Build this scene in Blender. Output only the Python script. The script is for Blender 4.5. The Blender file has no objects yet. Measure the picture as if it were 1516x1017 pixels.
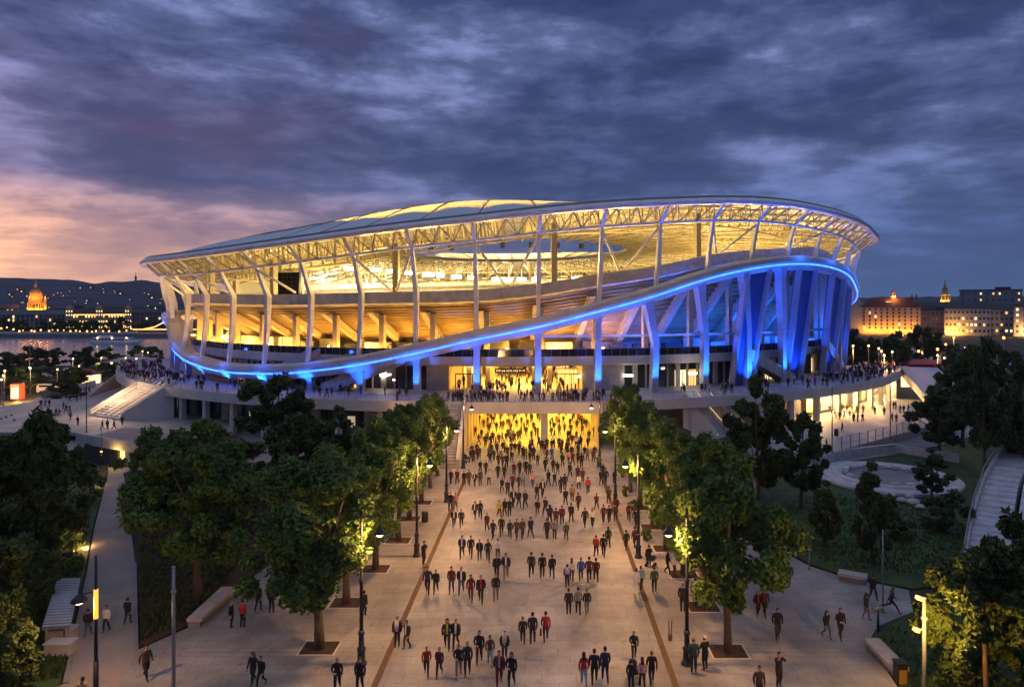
import bpy, bmesh, math, random
from mathutils import Vector, Matrix, noise
R_ = math.radians
sc = bpy.context.scene
COL = sc.collection
rnd = random.Random(7)

# ------------------------------------------------------------------ camera geometry
CAMZ, F, PX, PY = 19.5, 1010.0, 802.0, 450.0
cam_d = bpy.data.cameras.new('camera'); cam = bpy.data.objects.new('camera', cam_d); COL.objects.link(cam)
cam.location = (0, 0, CAMZ); cam.rotation_euler = (R_(90), 0, 0)
cam_d.sensor_width = 36; cam_d.lens = F / 1516 * 36
cam_d.shift_x = (758 - PX) / 1516; cam_d.shift_y = -(508.5 - PY) / 1516
cam_d.clip_end = 12000; cam_d.clip_start = 0.5
sc.camera = cam

def G(px, py, z=0.0):
    Y = F * (CAMZ - z) / (py - PY)
    return Vector(((px - PX) * Y / F, Y, z))
def AT(px, py, Y):
    return Vector(((px - PX) * Y / F, Y, CAMZ - (py - PY) * Y / F))

# ------------------------------------------------------------------ render settings
sc.render.engine = 'CYCLES'
sc.cycles.use_denoising = True
try: sc.cycles.denoiser = 'OPENIMAGEDENOISE'
except Exception: pass
sc.cycles.max_bounces = 6; sc.cycles.diffuse_bounces = 3; sc.cycles.glossy_bounces = 2
sc.cycles.transmission_bounces = 4; sc.cycles.transparent_max_bounces = 8
sc.cycles.sample_clamp_indirect = 4.0
sc.cycles.caustics_reflective = False; sc.cycles.caustics_refractive = False
try: sc.cycles.use_light_tree = True
except Exception: pass
sc.view_settings.view_transform = 'Standard'
sc.view_settings.look = 'None'
sc.view_settings.exposure = 0.30
sc.view_settings.gamma = 1.0

# ------------------------------------------------------------------ materials
def new_mat(name):
    m = bpy.data.materials.new(name); m.use_nodes = True
    nt = m.node_tree
    return m, nt, nt.nodes['Principled BSDF'], nt.nodes['Material Output']
def mat(name, col, rough=0.7, metal=0.0, var=0.18, scale=1.2, bump=0.0, spec=None, detail=5):
    m, nt, p, out = new_mat(name)
    p.inputs['Roughness'].default_value = rough; p.inputs['Metallic'].default_value = metal
    if spec is not None: p.inputs['Specular IOR Level'].default_value = spec
    tc = nt.nodes.new('ShaderNodeTexCoord'); n = nt.nodes.new('ShaderNodeTexNoise')
    n.inputs['Scale'].default_value = scale; n.inputs['Detail'].default_value = detail
    nt.links.new(tc.outputs['Object'], n.inputs['Vector'])
    r = nt.nodes.new('ShaderNodeValToRGB')
    r.color_ramp.elements[0].position = 0.3; r.color_ramp.elements[1].position = 0.7
    r.color_ramp.elements[0].color = (*[c * (1 - var) for c in col], 1)
    r.color_ramp.elements[1].color = (*[min(1, c * (1 + var)) for c in col], 1)
    nt.links.new(n.outputs['Fac'], r.inputs['Fac']); nt.links.new(r.outputs['Color'], p.inputs['Base Color'])
    if bump:
        b = nt.nodes.new('ShaderNodeBump'); b.inputs['Strength'].default_value = bump
        nt.links.new(n.outputs['Fac'], b.inputs['Height']); nt.links.new(b.outputs['Normal'], p.inputs['Normal'])
    return m
def emit(name, col, strength):
    m, nt, p, out = new_mat(name)
    p.inputs['Base Color'].default_value = (*[min(1, c) for c in col], 1)
    p.inputs['Emission Color'].default_value = (*col, 1); p.inputs['Emission Strength'].default_value = strength
    return m
def glass(name, col, rough=0.08):
    m, nt, p, out = new_mat(name)
    p.inputs['Base Color'].default_value = (*col, 1); p.inputs['Roughness'].default_value = rough
    p.inputs['Specular IOR Level'].default_value = 0.8
    return m
def leaf_mat(name, c1, c2, trans=0.3):
    m, nt, p, out = new_mat(name)
    g = nt.nodes.new('ShaderNodeNewGeometry'); r = nt.nodes.new('ShaderNodeValToRGB')
    r.color_ramp.elements[0].color = (*c1, 1); r.color_ramp.elements[1].color = (*c2, 1)
    nt.links.new(g.outputs['Random Per Island'], r.inputs['Fac'])
    nt.links.new(r.outputs['Color'], p.inputs['Base Color'])
    p.inputs['Roughness'].default_value = 0.55; p.inputs['Specular IOR Level'].default_value = 0.3
    t = nt.nodes.new('ShaderNodeBsdfTranslucent'); nt.links.new(r.outputs['Color'], t.inputs['Color'])
    mx = nt.nodes.new('ShaderNodeMixShader'); mx.inputs['Fac'].default_value = trans
    nt.links.new(p.outputs[0], mx.inputs[1]); nt.links.new(t.outputs[0], mx.inputs[2])
    nt.links.new(mx.outputs[0], out.inputs['Surface'])
    return m
def paving(name, col, bw=1.2, bh=0.6, var=0.16, joint=0.78, stain=0.35):
    m, nt, p, out = new_mat(name)
    tc = nt.nodes.new('ShaderNodeTexCoord')
    b = nt.nodes.new('ShaderNodeTexBrick'); b.inputs['Scale'].default_value = 1.0
    b.inputs['Brick Width'].default_value = bw; b.inputs['Row Height'].default_value = bh
    b.inputs['Mortar Size'].default_value = 0.022; b.inputs['Mortar Smooth'].default_value = 0.3
    b.inputs['Color1'].default_value = (*[c * (1 + var) for c in col], 1)
    b.inputs['Color2'].default_value = (*[c * (1 - var) for c in col], 1)
    b.inputs['Mortar'].default_value = (*[c * joint for c in col], 1)
    nt.links.new(tc.outputs['Object'], b.inputs['Vector'])
    n = nt.nodes.new('ShaderNodeTexNoise'); n.inputs['Scale'].default_value = 0.22; n.inputs['Detail'].default_value = 9; n.inputs['Roughness'].default_value = 0.65
    nt.links.new(tc.outputs['Object'], n.inputs['Vector'])
    r = nt.nodes.new('ShaderNodeValToRGB'); r.color_ramp.elements[0].position = 0.34; r.color_ramp.elements[1].position = 0.66
    r.color_ramp.elements[0].color = (1 - stain, 1 - stain, 1 - stain * 0.95, 1); r.color_ramp.elements[1].color = (1.1, 1.1, 1.1, 1)
    nt.links.new(n.outputs['Fac'], r.inputs['Fac'])
    mx = nt.nodes.new('ShaderNodeMix'); mx.data_type = 'RGBA'; mx.blend_type = 'MULTIPLY'; mx.inputs[0].default_value = 1
    nt.links.new(b.outputs['Color'], mx.inputs[6]); nt.links.new(r.outputs['Color'], mx.inputs[7])
    ns = nt.nodes.new('ShaderNodeTexNoise'); ns.inputs['Scale'].default_value = 2.2; ns.inputs['Detail'].default_value = 5; ns.inputs['Distortion'].default_value = 0.6
    nt.links.new(tc.outputs['Object'], ns.inputs['Vector'])
    rs = nt.nodes.new('ShaderNodeValToRGB'); rs.color_ramp.elements[0].position = 0.27; rs.color_ramp.elements[1].position = 0.40
    rs.color_ramp.elements[0].color = (0.62, 0.60, 0.58, 1); rs.color_ramp.elements[1].color = (1, 1, 1, 1)
    nt.links.new(ns.outputs['Fac'], rs.inputs['Fac'])
    nw = nt.nodes.new('ShaderNodeTexNoise'); nw.inputs['Scale'].default_value = 0.07; nw.inputs['Detail'].default_value = 6
    mpw = nt.nodes.new('ShaderNodeMapping'); mpw.inputs['Scale'].default_value = (2.6, 0.6, 1); nt.links.new(tc.outputs['Object'], mpw.inputs[0]); nt.links.new(mpw.outputs[0], nw.inputs['Vector'])
    rw = nt.nodes.new('ShaderNodeValToRGB'); rw.color_ramp.elements[0].position = 0.38; rw.color_ramp.elements[1].position = 0.62
    rw.color_ramp.elements[0].color = (0.74, 0.74, 0.75, 1); rw.color_ramp.elements[1].color = (1.08, 1.07, 1.05, 1)
    nt.links.new(nw.outputs['Fac'], rw.inputs['Fac'])
    mx2 = nt.nodes.new('ShaderNodeMix'); mx2.data_type = 'RGBA'; mx2.blend_type = 'MULTIPLY'; mx2.inputs[0].default_value = 1
    mx3 = nt.nodes.new('ShaderNodeMix'); mx3.data_type = 'RGBA'; mx3.blend_type = 'MULTIPLY'; mx3.inputs[0].default_value = 1
    nt.links.new(mx.outputs[2], mx2.inputs[6]); nt.links.new(rs.outputs['Color'], mx2.inputs[7])
    nt.links.new(mx2.outputs[2], mx3.inputs[6]); nt.links.new(rw.outputs['Color'], mx3.inputs[7])
    nt.links.new(mx3.outputs[2], p.inputs['Base Color'])
    n2 = nt.nodes.new('ShaderNodeTexNoise'); n2.inputs['Scale'].default_value = 1.1; n2.inputs['Detail'].default_value = 6
    nt.links.new(tc.outputs['Object'], n2.inputs['Vector'])
    mr = nt.nodes.new('ShaderNodeMapRange'); mr.inputs[3].default_value = 0.42; mr.inputs[4].default_value = 0.8
    nt.links.new(n2.outputs['Fac'], mr.inputs[0]); nt.links.new(mr.outputs[0], p.inputs['Roughness'])
    return m

M = {}
M['conc'] = mat('pale_concrete', (0.40, 0.38, 0.37), 0.75, var=0.24, scale=0.9, bump=0.05)
M['conc_d'] = mat('grey_concrete', (0.22, 0.21, 0.21), 0.8, var=0.2, scale=0.5, bump=0.05)
M['conc_l'] = mat('light_concrete', (0.5, 0.48, 0.46), 0.7, var=0.12, scale=0.4)
M['steel_w'] = mat('white_steel', (0.72, 0.71, 0.73), 0.45, var=0.14, scale=0.7)
M['steel_g'] = mat('grey_steel', (0.30, 0.29, 0.29), 0.45, 0.3, var=0.1, scale=0.8)
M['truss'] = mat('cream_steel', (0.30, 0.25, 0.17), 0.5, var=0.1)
M['membrane'] = mat('roof_membrane', (0.60, 0.62, 0.66), 0.5, var=0.1, scale=0.15)
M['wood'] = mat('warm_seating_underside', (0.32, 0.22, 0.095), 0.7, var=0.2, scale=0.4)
M['raker'] = mat('raker_concrete', (0.40, 0.33, 0.22), 0.75, var=0.12)
M['dark'] = mat('dark_void', (0.025, 0.026, 0.03), 0.6, var=0.2)
M['glass_d'] = glass('dark_glass', (0.02, 0.023, 0.03))
M['glass_b'] = glass('blue_tinted_glass', (0.05, 0.09, 0.22), 0.2)
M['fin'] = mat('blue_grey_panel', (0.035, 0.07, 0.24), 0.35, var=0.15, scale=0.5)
M['gold'] = mat('ochre_wall', (0.62, 0.50, 0.26), 0.6, var=0.12, scale=0.4)
M['goldfloor'] = mat('polished_floor', (0.58, 0.52, 0.40), 0.35, var=0.1, scale=0.3)
M['black'] = mat('black_paint', (0.012, 0.012, 0.014), 0.5)
M['pole'] = mat('blue_black_iron', (0.03, 0.035, 0.05), 0.45, 0.4, var=0.2, scale=4)
M['polegrey'] = mat('galvanised_pole', (0.28, 0.28, 0.29), 0.45, 0.5, var=0.1, scale=3)
M['pave'] = paving('plaza_paving', (0.365, 0.352, 0.335), 1.8, 0.9, 0.08, 0.70, 0.46)
M['pave2'] = paving('terrace_paving', (0.46, 0.42, 0.39), 2.0, 1.0, 0.05, 0.85, 0.2)
M['path'] = mat('path_asphalt', (0.27, 0.24, 0.215), 0.8, var=0.18, scale=0.5, bump=0.03)
M['strip'] = mat('rusty_drain_strip', (0.105, 0.048, 0.022), 0.75, var=0.25, scale=2)
M['soil'] = mat('brown_soil', (0.045, 0.025, 0.014), 0.95, var=0.35, scale=3, bump=0.3)
M['lawn'] = mat('lawn_turf', (0.035, 0.072, 0.014), 0.9, var=0.45, scale=0.8, bump=0.2)
M['ground'] = mat('dark_ground', (0.035, 0.04, 0.03), 0.95, var=0.4, scale=0.05)
M['road'] = mat('asphalt', (0.05, 0.05, 0.055), 0.8, var=0.2, scale=0.3)
M['stone'] = mat('pale_stone', (0.50, 0.49, 0.50), 0.75, var=0.22, scale=0.8, bump=0.15)
M['bench'] = mat('cast_stone', (0.42, 0.38, 0.36), 0.75, var=0.15, scale=2)
M['bark'] = mat('bark', (0.10, 0.068, 0.045), 0.9, var=0.35, scale=6, bump=0.4)
M['leaf'] = leaf_mat('green_leaves', (0.055, 0.118, 0.020), (0.128, 0.205, 0.046))
M['leafd'] = leaf_mat('dark_leaves', (0.034, 0.062, 0.016), (0.075, 0.112, 0.030))
M['leafy'] = leaf_mat('yellow_green_leaves', (0.10, 0.12, 0.02), (0.2, 0.2, 0.045))
M['bulb'] = emit('warm_lamp', (1.0, 0.66, 0.30), 14)
M['bulbf'] = emit('far_lamp', (1.0, 0.56, 0.22), 4.5)
M['bulbw'] = emit('pale_lamp', (1.0, 0.85, 0.62), 30)
M['bulbs'] = emit('sodium_lamp', (1.0, 0.42, 0.09), 4)
M['flood'] = emit('floodlight_glow', (1.0, 0.86, 0.55), 30)
M['led'] = emit('blue_led', (0.016, 0.085, 1.0), 8)
M['hall'] = emit('lit_ceiling_panel', (1.0, 0.66, 0.22), 9)
M['litwin'] = emit('lit_window', (1.0, 0.58, 0.18), 1.1)
M['litwinw'] = emit('pale_lit_window', (1.0, 0.74, 0.38), 1.5)
M['redsign'] = emit('red_backlit_sign', (1.0, 0.12, 0.05), 2.5)
M['whitesign'] = emit('backlit_panel', (1.0, 0.62, 0.40), 0.9)
M['water'] = None
m, nt, p, out = new_mat('river_water')
p.inputs['Base Color'].default_value = (0.16, 0.19, 0.25, 1); p.inputs['Roughness'].default_value = 0.22
p.inputs['Specular IOR Level'].default_value = 0.3
tc = nt.nodes.new('ShaderNodeTexCoord'); mp = nt.nodes.new('ShaderNodeMapping'); mp.inputs['Scale'].default_value = (0.25, 0.6, 1)
n = nt.nodes.new('ShaderNodeTexNoise'); n.inputs['Scale'].default_value = 0.6; n.inputs['Detail'].default_value = 4
b = nt.nodes.new('ShaderNodeBump'); b.inputs['Strength'].default_value = 0.10; b.inputs['Distance'].default_value = 0.2
nt.links.new(tc.outputs['Object'], mp.inputs[0]); nt.links.new(mp.outputs[0], n.inputs['Vector']); nt.links.new(n.outputs['Fac'], b.inputs['Height']); nt.links.new(b.outputs['Normal'], p.inputs['Normal'])
M['water'] = m
# LED strip: uneven brightness along its length
_p = M['led'].node_tree; _n = _p.nodes.new('ShaderNodeTexNoise'); _n.inputs['Scale'].default_value = 0.9; _t = _p.nodes.new('ShaderNodeTexCoord'); _m = _p.nodes.new('ShaderNodeMapRange')
_m.inputs[1].default_value = 0.3; _m.inputs[2].default_value = 0.7; _m.inputs[3].default_value = 6.5; _m.inputs[4].default_value = 10.0
_p.links.new(_t.outputs['Object'], _n.inputs['Vector']); _p.links.new(_n.outputs['Fac'], _m.inputs[0]); _p.links.new(_m.outputs[0], _p.nodes['Principled BSDF'].inputs['Emission Strength'])
# translucent roof glazing
m, nt, p, out = new_mat('translucent_roof')
p.inputs['Base Color'].default_value = (0.62, 0.56, 0.44, 1); p.inputs['Roughness'].default_value = 0.5
t = nt.nodes.new('ShaderNodeBsdfTranslucent'); t.inputs['Color'].default_value = (0.82, 0.74, 0.56, 1)
mx = nt.nodes.new('ShaderNodeMixShader'); mx.inputs['Fac'].default_value = 0.5
nt.links.new(p.outputs[0], mx.inputs[1]); nt.links.new(t.outputs[0], mx.inputs[2]); nt.links.new(mx.outputs[0], out.inputs['Surface'])
M['glaze'] = m
_cm = {}
def cloth(c):
    k = tuple(round(x, 3) for x in c)
    if k not in _cm: _cm[k] = mat('cloth', c, 0.85, var=0.15, scale=9)
    return _cm[k]
def wallm(c):
    k = ('w',) + tuple(round(x, 3) for x in c)
    if k not in _cm: _cm[k] = mat('facade_render', c, 0.85, var=0.15, scale=0.25)
    return _cm[k]

# ------------------------------------------------------------------ mesh builder
class MB:
    def __init__(s): s.v = []; s.f = []; s.m = []
    def add(s, vs, fs, mi=0):
        o = len(s.v); s.v += [tuple(v) for v in vs]; s.f += [tuple(i + o for i in f) for f in fs]; s.m += [mi] * len(fs)
    def quad(s, a, b, c, d, mi=0): s.add([a, b, c, d], [(0, 1, 2, 3)], mi)
    def box(s, c, d, rz=0, mi=0, rx=0, ry=0):
        mtx = Matrix.Translation(Vector(c)) @ Matrix.Rotation(rz, 4, 'Z') @ Matrix.Rotation(rx, 4, 'X') @ Matrix.Rotation(ry, 4, 'Y')
        h = Vector(d) / 2
        vs = [mtx @ Vector((x * h.x, y * h.y, z * h.z)) for x in (-1, 1) for y in (-1, 1) for z in (-1, 1)]
        s.add(vs, [(0, 1, 3, 2), (4, 6, 7, 5), (0, 4, 5, 1), (2, 3, 7, 6), (0, 2, 6, 4), (1, 5, 7, 3)], mi)
    def tube(s, pts, rs, n=8, mi=0, cap=True):
        pts = [Vector(p) for p in pts]
        if not isinstance(rs, (list, tuple)): rs = [rs] * len(pts)
        rings = []
        up = None
        for i, p in enumerate(pts):
            d = (pts[min(i + 1, len(pts) - 1)] - pts[max(i - 1, 0)])
            if d.length < 1e-9: d = Vector((0, 0, 1))
            d.normalize()
            if up is None or abs(up.dot(d)) > 0.95: up = Vector((1, 0, 0)) if abs(d.x) < 0.7 else Vector((0, 1, 0))
            a = (up - d * up.dot(d)).normalized(); bb = d.cross(a); up = a
            rings.append([p + (a * math.cos(2 * math.pi * k / n) + bb * math.sin(2 * math.pi * k / n)) * rs[i] for k in range(n)])
        s.loft(rings, True, cap, mi)
    def loft(s, rings, closed=True, cap=True, mi=0):
        n = len(rings[0]); vs = [v for r in rings for v in r]; fs = []
        for i in range(len(rings) - 1):
            for k in range(n if closed else n - 1):
                k2 = (k + 1) % n
                fs.append((i * n + k, i * n + k2, (i + 1) * n + k2, (i + 1) * n + k))
        if cap and closed:
            fs.append(tuple(range(n - 1, -1, -1))); fs.append(tuple((len(rings) - 1) * n + k for k in range(n)))
        s.add(vs, fs, mi)
    def lathe(s, c, prof, n=12, mi=0):
        c = Vector(c)
        s.loft([[c + Vector((r * math.cos(2 * math.pi * k / n), r * math.sin(2 * math.pi * k / n), z)) for k in range(n)] for r, z in prof], True, True, mi)
    def prism(s, poly, z0, z1, mi=0, mtop=None):
        n = len(poly)
        vs = [(p[0], p[1], z0) for p in poly] + [(p[0], p[1], z1) for p in poly]
        s.add(vs, [(k, (k + 1) % n, n + (k + 1) % n, n + k) for k in range(n)], mi)
        s.add([(p[0], p[1], z1) for p in poly], [tuple(range(n))], mi if mtop is None else mtop)
    def blob(s, c, r, mi=0, seg=8, rings=5):
        c = Vector(c)
        if not isinstance(r, (tuple, list, Vector)): r = (r, r, r)
        s.loft([[c + Vector((r[0] * math.sin(t) * math.cos(2 * math.pi * k / seg), r[1] * math.sin(t) * math.sin(2 * math.pi * k / seg), -r[2] * math.cos(t))) for k in range(seg)]
                for t in [0.15 + (math.pi - 0.3) * i / rings for i in range(rings + 1)]], True, True, mi)
    def mesh(s, name, mats, origin=(0, 0, 0), smooth=False, fix=True):
        me = bpy.data.meshes.new(name); o = Vector(origin)
        me.from_pydata([tuple(Vector(v) - o) for v in s.v], [], s.f)
        if not isinstance(mats, (list, tuple)): mats = [mats]
        for mm in mats: me.materials.append(mm)
        if len(mats) > 1: me.polygons.foreach_set('material_index', s.m)
        if smooth: me.polygons.foreach_set('use_smooth', [True] * len(me.polygons))
        if fix:
            b = bmesh.new(); b.from_mesh(me); bmesh.ops.recalc_face_normals(b, faces=b.faces); b.to_mesh(me); b.free()
        me.update()
        return me
    def build(s, name, mats, parent=None, smooth=False, origin=None, fix=True):
        if origin is None: origin = parent['_o'] if parent is not None else (0, 0, 0)
        me = s.mesh(name, mats, origin, smooth, fix)
        o = bpy.data.objects.new(name, me); COL.objects.link(o)
        if parent is not None: o.parent = parent; o['_o'] = tuple(origin)
        else: o.location = origin; o['_o'] = tuple(origin)
        return o
def tag(o, label, cat, group=None):
    o['label'] = label; o['category'] = cat
    if group: o['group'] = group
    return o
def thing(name, loc, label, cat, group=None, rz=0):
    o = bpy.data.objects.new(name, None); COL.objects.link(o); o.location = loc; o.rotation_euler = (0, 0, rz)
    o.empty_display_size = 0.3; o['_o'] = tuple(loc)
    return tag(o, label, cat, group)
def struct(o): o['kind'] = 'structure'; return o
def copy_tree(o, parent=None):
    c = o.copy(); COL.objects.link(c); c.parent = parent
    for ch in list(o.children): copy_tree(ch, c)
    return c
def light(kind, name, loc, col, power, parent=None, **kw):
    d = bpy.data.lights.new(name, kind); d.color = col; d.energy = power
    for k, v in kw.items():
        if k not in ('aim',): setattr(d, k, v)
    o = bpy.data.objects.new(name, d); COL.objects.link(o); o.location = loc
    if 'aim' in kw:
        dr = (Vector(kw['aim']) - Vector(loc)).normalized(); o.rotation_euler = dr.to_track_quat('-Z', 'Y').to_euler()
    if parent is not None:
        o.parent = parent; o.location = Vector(loc) - Vector(parent['_o'])
    return o

# ------------------------------------------------------------------ world: dusk sky with cloud deck
w = bpy.data.worlds.new('World'); sc.world = w; w.use_nodes = True
nt = w.node_tree; N = nt.nodes; L = nt.links
for n in list(N): N.remove(n)
def nd(t, **kw):
    n = N.new(t)
    for k, v in kw.items(): setattr(n, k, v)
    return n
def math_(op, a, b=None, c=None, clamp=False):
    n = nd('ShaderNodeMath', operation=op); n.use_clamp = clamp
    for i, x in enumerate((a, b, c)):
        if x is None: continue
        if isinstance(x, (int, float)): n.inputs[i].default_value = x
        else: L.new(x, n.inputs[i])
    return n.outputs[0]
def ramp(fac, stops, interp='LINEAR'):
    n = nd('ShaderNodeValToRGB'); cr = n.color_ramp; cr.interpolation = interp
    while len(cr.elements) > 1: cr.elements.remove(cr.elements[-1])
    cr.elements[0].position = stops[0][0]; cr.elements[0].color = (*stops[0][1], 1)
    for p_, c_ in stops[1:]:
        e = cr.elements.new(p_); e.color = (*c_, 1)
    L.new(fac, n.inputs[0]); return n.outputs[0]
def mixc(f, a, b, blend='MIX'):
    n = nd('ShaderNodeMix', data_type='RGBA', blend_type=blend)
    if isinstance(f, (int, float)): n.inputs[0].default_value = f
    else: L.new(f, n.inputs[0])
    for i, x in ((6, a), (7, b)):
        if isinstance(x, tuple): n.inputs[i].default_value = (*x, 1)
        else: L.new(x, n.inputs[i])
    return n.outputs[2]
tc = nd('ShaderNodeTexCoord'); sx = nd('ShaderNodeSeparateXYZ'); L.new(tc.outputs['Generated'], sx.inputs[0])
X, Y, Z = sx.outputs
zc = math_('MAXIMUM', Z, 0.0)
az0 = math_('ARCTAN2', X, Y)
den = math_('ADD', zc, 0.15)
u = math_('DIVIDE', X, den); v = math_('DIVIDE', Y, den)
cv = nd('ShaderNodeCombineXYZ'); L.new(u, cv.inputs[0]); L.new(v, cv.inputs[1]); cv.inputs[2].default_value = 3.7
def cloud(scale, detail, rough, dist, off, sy=1.0):
    mp = nd('ShaderNodeMapping'); mp.inputs['Location'].default_value = off; mp.inputs['Scale'].default_value = (scale, scale * sy, 1)
    mp.inputs['Rotation'].default_value = (0, 0, R_(-8))
    L.new(cv.outputs[0], mp.inputs[0])
    n = nd('ShaderNodeTexNoise'); n.inputs['Scale'].default_value = 1.0; n.inputs['Detail'].default_value = detail
    n.inputs['Roughness'].default_value = rough; n.inputs['Distortion'].default_value = dist
    L.new(mp.outputs[0], n.inputs['Vector']); return n.outputs['Fac']
dv = nd('ShaderNodeCombineXYZ'); L.new(math_('MULTIPLY', az0, 3.0), dv.inputs[0]); L.new(math_('MULTIPLY', math_('POWER', zc, 0.85), 8.8), dv.inputs[1]); dv.inputs[2].default_value = 1.3
def lump(scale, detail, rough, dist, off):
    mp = nd('ShaderNodeMapping'); mp.inputs['Location'].default_value = off; mp.inputs['Scale'].default_value = (scale, scale, 1)
    L.new(dv.outputs[0], mp.inputs[0])
    n = nd('ShaderNodeTexNoise'); n.inputs['Scale'].default_value = 1.0; n.inputs['Detail'].default_value = detail
    n.inputs['Roughness'].default_value = rough; n.inputs['Distortion'].default_value = dist
    L.new(mp.outputs[0], n.inputs['Vector']); return n.outputs['Fac']
c_big = lump(0.80, 4, 0.5, 0.1, (3.1, 0.2, 0))
c_mid = lump(2.0, 12, 0.60, 0.15, (1.7, 4.2, 0))
c_fine = cloud(2.0, 12, 0.62, 0.15, (7.1, 3.2, 0), 1.6)
dens = math_('ADD', math_('ADD', math_('MULTIPLY', c_big, 0.36), math_('MULTIPLY', c_mid, 0.50)), math_('MULTIPLY', c_fine, 0.14))
# sunset glow: towards the left horizon
az = math_('ARCTAN2', X, Y)                       # 0 ahead, negative to the left
gl = math_('SUBTRACT', 1.0, math_('MULTIPLY', math_('ABSOLUTE', math_('ADD', az, 0.70)), 1.2), clamp=True)
gl = math_('POWER', gl, 1.3)
lowf = math_('SUBTRACT', 1.0, math_('MULTIPLY', zc, 6.2), clamp=True)
lowf2 = math_('SUBTRACT', 1.0, math_('MULTIPLY', zc, 2.6), clamp=True)
glow = math_('MULTIPLY', gl, lowf)
glow2 = math_('MULTIPLY', gl, lowf2)
clear = ramp(zc, [(0.0, (0.062, 0.12, 0.28)), (0.10, (0.105, 0.17, 0.40)), (0.22, (0.19, 0.235, 0.48)), (0.42, (0.24, 0.30, 0.59)), (0.62, (0.36, 0.43, 0.66)), (1.0, (0.38, 0.45, 0.68))])  # last stops, above the view, brightened as added overhead fill light
clear = mixc(math_('MULTIPLY', glow2, 0.6, clamp=True), clear, (0.46, 0.26, 0.34))
clear = mixc(math_('MULTIPLY', glow, 1.8, clamp=True), clear, (1.45, 0.74, 0.40))
dark = ramp(zc, [(0.0, (0.060, 0.105, 0.24)), (0.12, (0.036, 0.060, 0.145)), (0.3, (0.020, 0.036, 0.108)), (0.43, (0.024, 0.043, 0.12)), (0.62, (0.125, 0.155, 0.245)), (1.0, (0.135, 0.165, 0.255))])  # cloud colour also raised overhead, out of view, for added fill
dark = mixc(math_('MULTIPLY', glow2, 0.45, clamp=True), dark, (0.13, 0.092, 0.19))
dark = mixc(math_('MULTIPLY', glow, 0.5, clamp=True), dark, (0.30, 0.165, 0.23))
mask = ramp(dens, [(0.37, (0, 0, 0)), (0.42, (0.30, 0.30, 0.30)), (0.47, (0.70, 0.70, 0.70)), (0.54, (0.92, 0.92, 0.92)), (0.62, (1, 1, 1))])
mk = nd('ShaderNodeSeparateColor'); L.new(mask, mk.inputs[0])
maskv = math_('MULTIPLY', mk.outputs[0], math_('SUBTRACT', 1.0, math_('MULTIPLY', glow, 0.45), clamp=True))
pk = ramp(c_big, [(0.50, (0, 0, 0)), (0.62, (1, 1, 1))]); pks = nd('ShaderNodeSeparateColor'); L.new(pk, pks.inputs[0])
pl_ = math_('MULTIPLY', math_('MULTIPLY', pks.outputs[0], math_('MULTIPLY', math_('SUBTRACT', -0.08, az), 1.8, clamp=True)), 0.4, clamp=True)
dark = mixc(pl_, dark, (0.15, 0.075, 0.14))
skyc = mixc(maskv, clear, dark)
st = nd('ShaderNodeTexSky', sky_type='NISHITA'); st.sun_disc = False; st.sun_elevation = R_(1.0); st.sun_rotation = R_(-42); st.air_density = 1.4; st.dust_density = 2.0
nish = mixc(1.0, st.outputs[0], (0.0012, 0.0012, 0.0012), 'MULTIPLY')
skyc = mixc(1.0, skyc, nish, 'ADD')
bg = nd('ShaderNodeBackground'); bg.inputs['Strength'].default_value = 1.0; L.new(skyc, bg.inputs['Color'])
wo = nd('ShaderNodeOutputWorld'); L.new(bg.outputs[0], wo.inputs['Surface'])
# the last of the sun, below the cloud deck, far left
sd = bpy.data.lights.new('sun', 'SUN'); sd.energy = 0.03; sd.angle = R_(8); sd.color = (1, 0.6, 0.45)
so = bpy.data.objects.new('sun', sd); COL.objects.link(so)
so.rotation_euler = Vector((math.sin(R_(42)), -math.cos(R_(42)), -0.05)).normalized().to_track_quat('-Z', 'Y').to_euler()
# ------------------------------------------------------------------ stadium geometry
CX, CY = -6.7, 183.0
def RP(R, ph, z):
    return Vector((CX + R * math.sin(ph), CY - R * math.cos(ph), z))
def ring_px(R, px, py):
    ax = (px - PX) / F; bz = (PY - py) / F
    A = 1 + ax * ax; B = -2 * (ax * CX + CY); C = CX * CX + CY * CY - R * R
    Yv = (-B - math.sqrt(max(0, B * B - 4 * A * C))) / (2 * A)
    return math.atan2(ax * Yv - CX, CY - Yv), CAMZ + bz * Yv
def curve(R, pts, back):
    t = sorted([ring_px(R, *p) for p in pts] + [(R_(d), z) for d, z in back])
    n = len(t)
    P = [(t[i][0] - 2 * math.pi, t[i][1]) for i in range(n - 3, n)] + t + [(t[i][0] + 2 * math.pi, t[i][1]) for i in range(3)]
    def f(ph):
        while ph < -math.pi: ph += 2 * math.pi
        while ph > math.pi: ph -= 2 * math.pi
        for i in range(1, len(P) - 2):
            if P[i][0] <= ph <= P[i + 1][0]:
                (x0, y0), (x1, y1) = P[i], P[i + 1]
                m0 = (P[i + 1][1] - P[i - 1][1]) / max(1e-6, P[i + 1][0] - P[i - 1][0])
                m1 = (P[i + 2][1] - P[i][1]) / max(1e-6, P[i + 2][0] - P[i][0])
                h = x1 - x0; s = (ph - x0) / max(h, 1e-6)
                return (2*s**3-3*s**2+1)*y0 + (s**3-2*s**2+s)*h*m0 + (-2*s**3+3*s**2)*y1 + (s**3-s**2)*h*m1
        return P[3][1]
    return f
RR = 86.5
z_rim = curve(RR, [(216,384),(245,380),(300,373),(400,359),(500,345),(600,332),(700,321),(800,310),(900,301),(1000,296),(1080,294),(1160,298),(1230,311),(1275,327),(1294,345)],
              [(85, 34.0), (120, 33.0), (160, 31.0), (-160, 30.0), (-120, 28.5), (-85, 28.2)])
RC = 83.0
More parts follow.
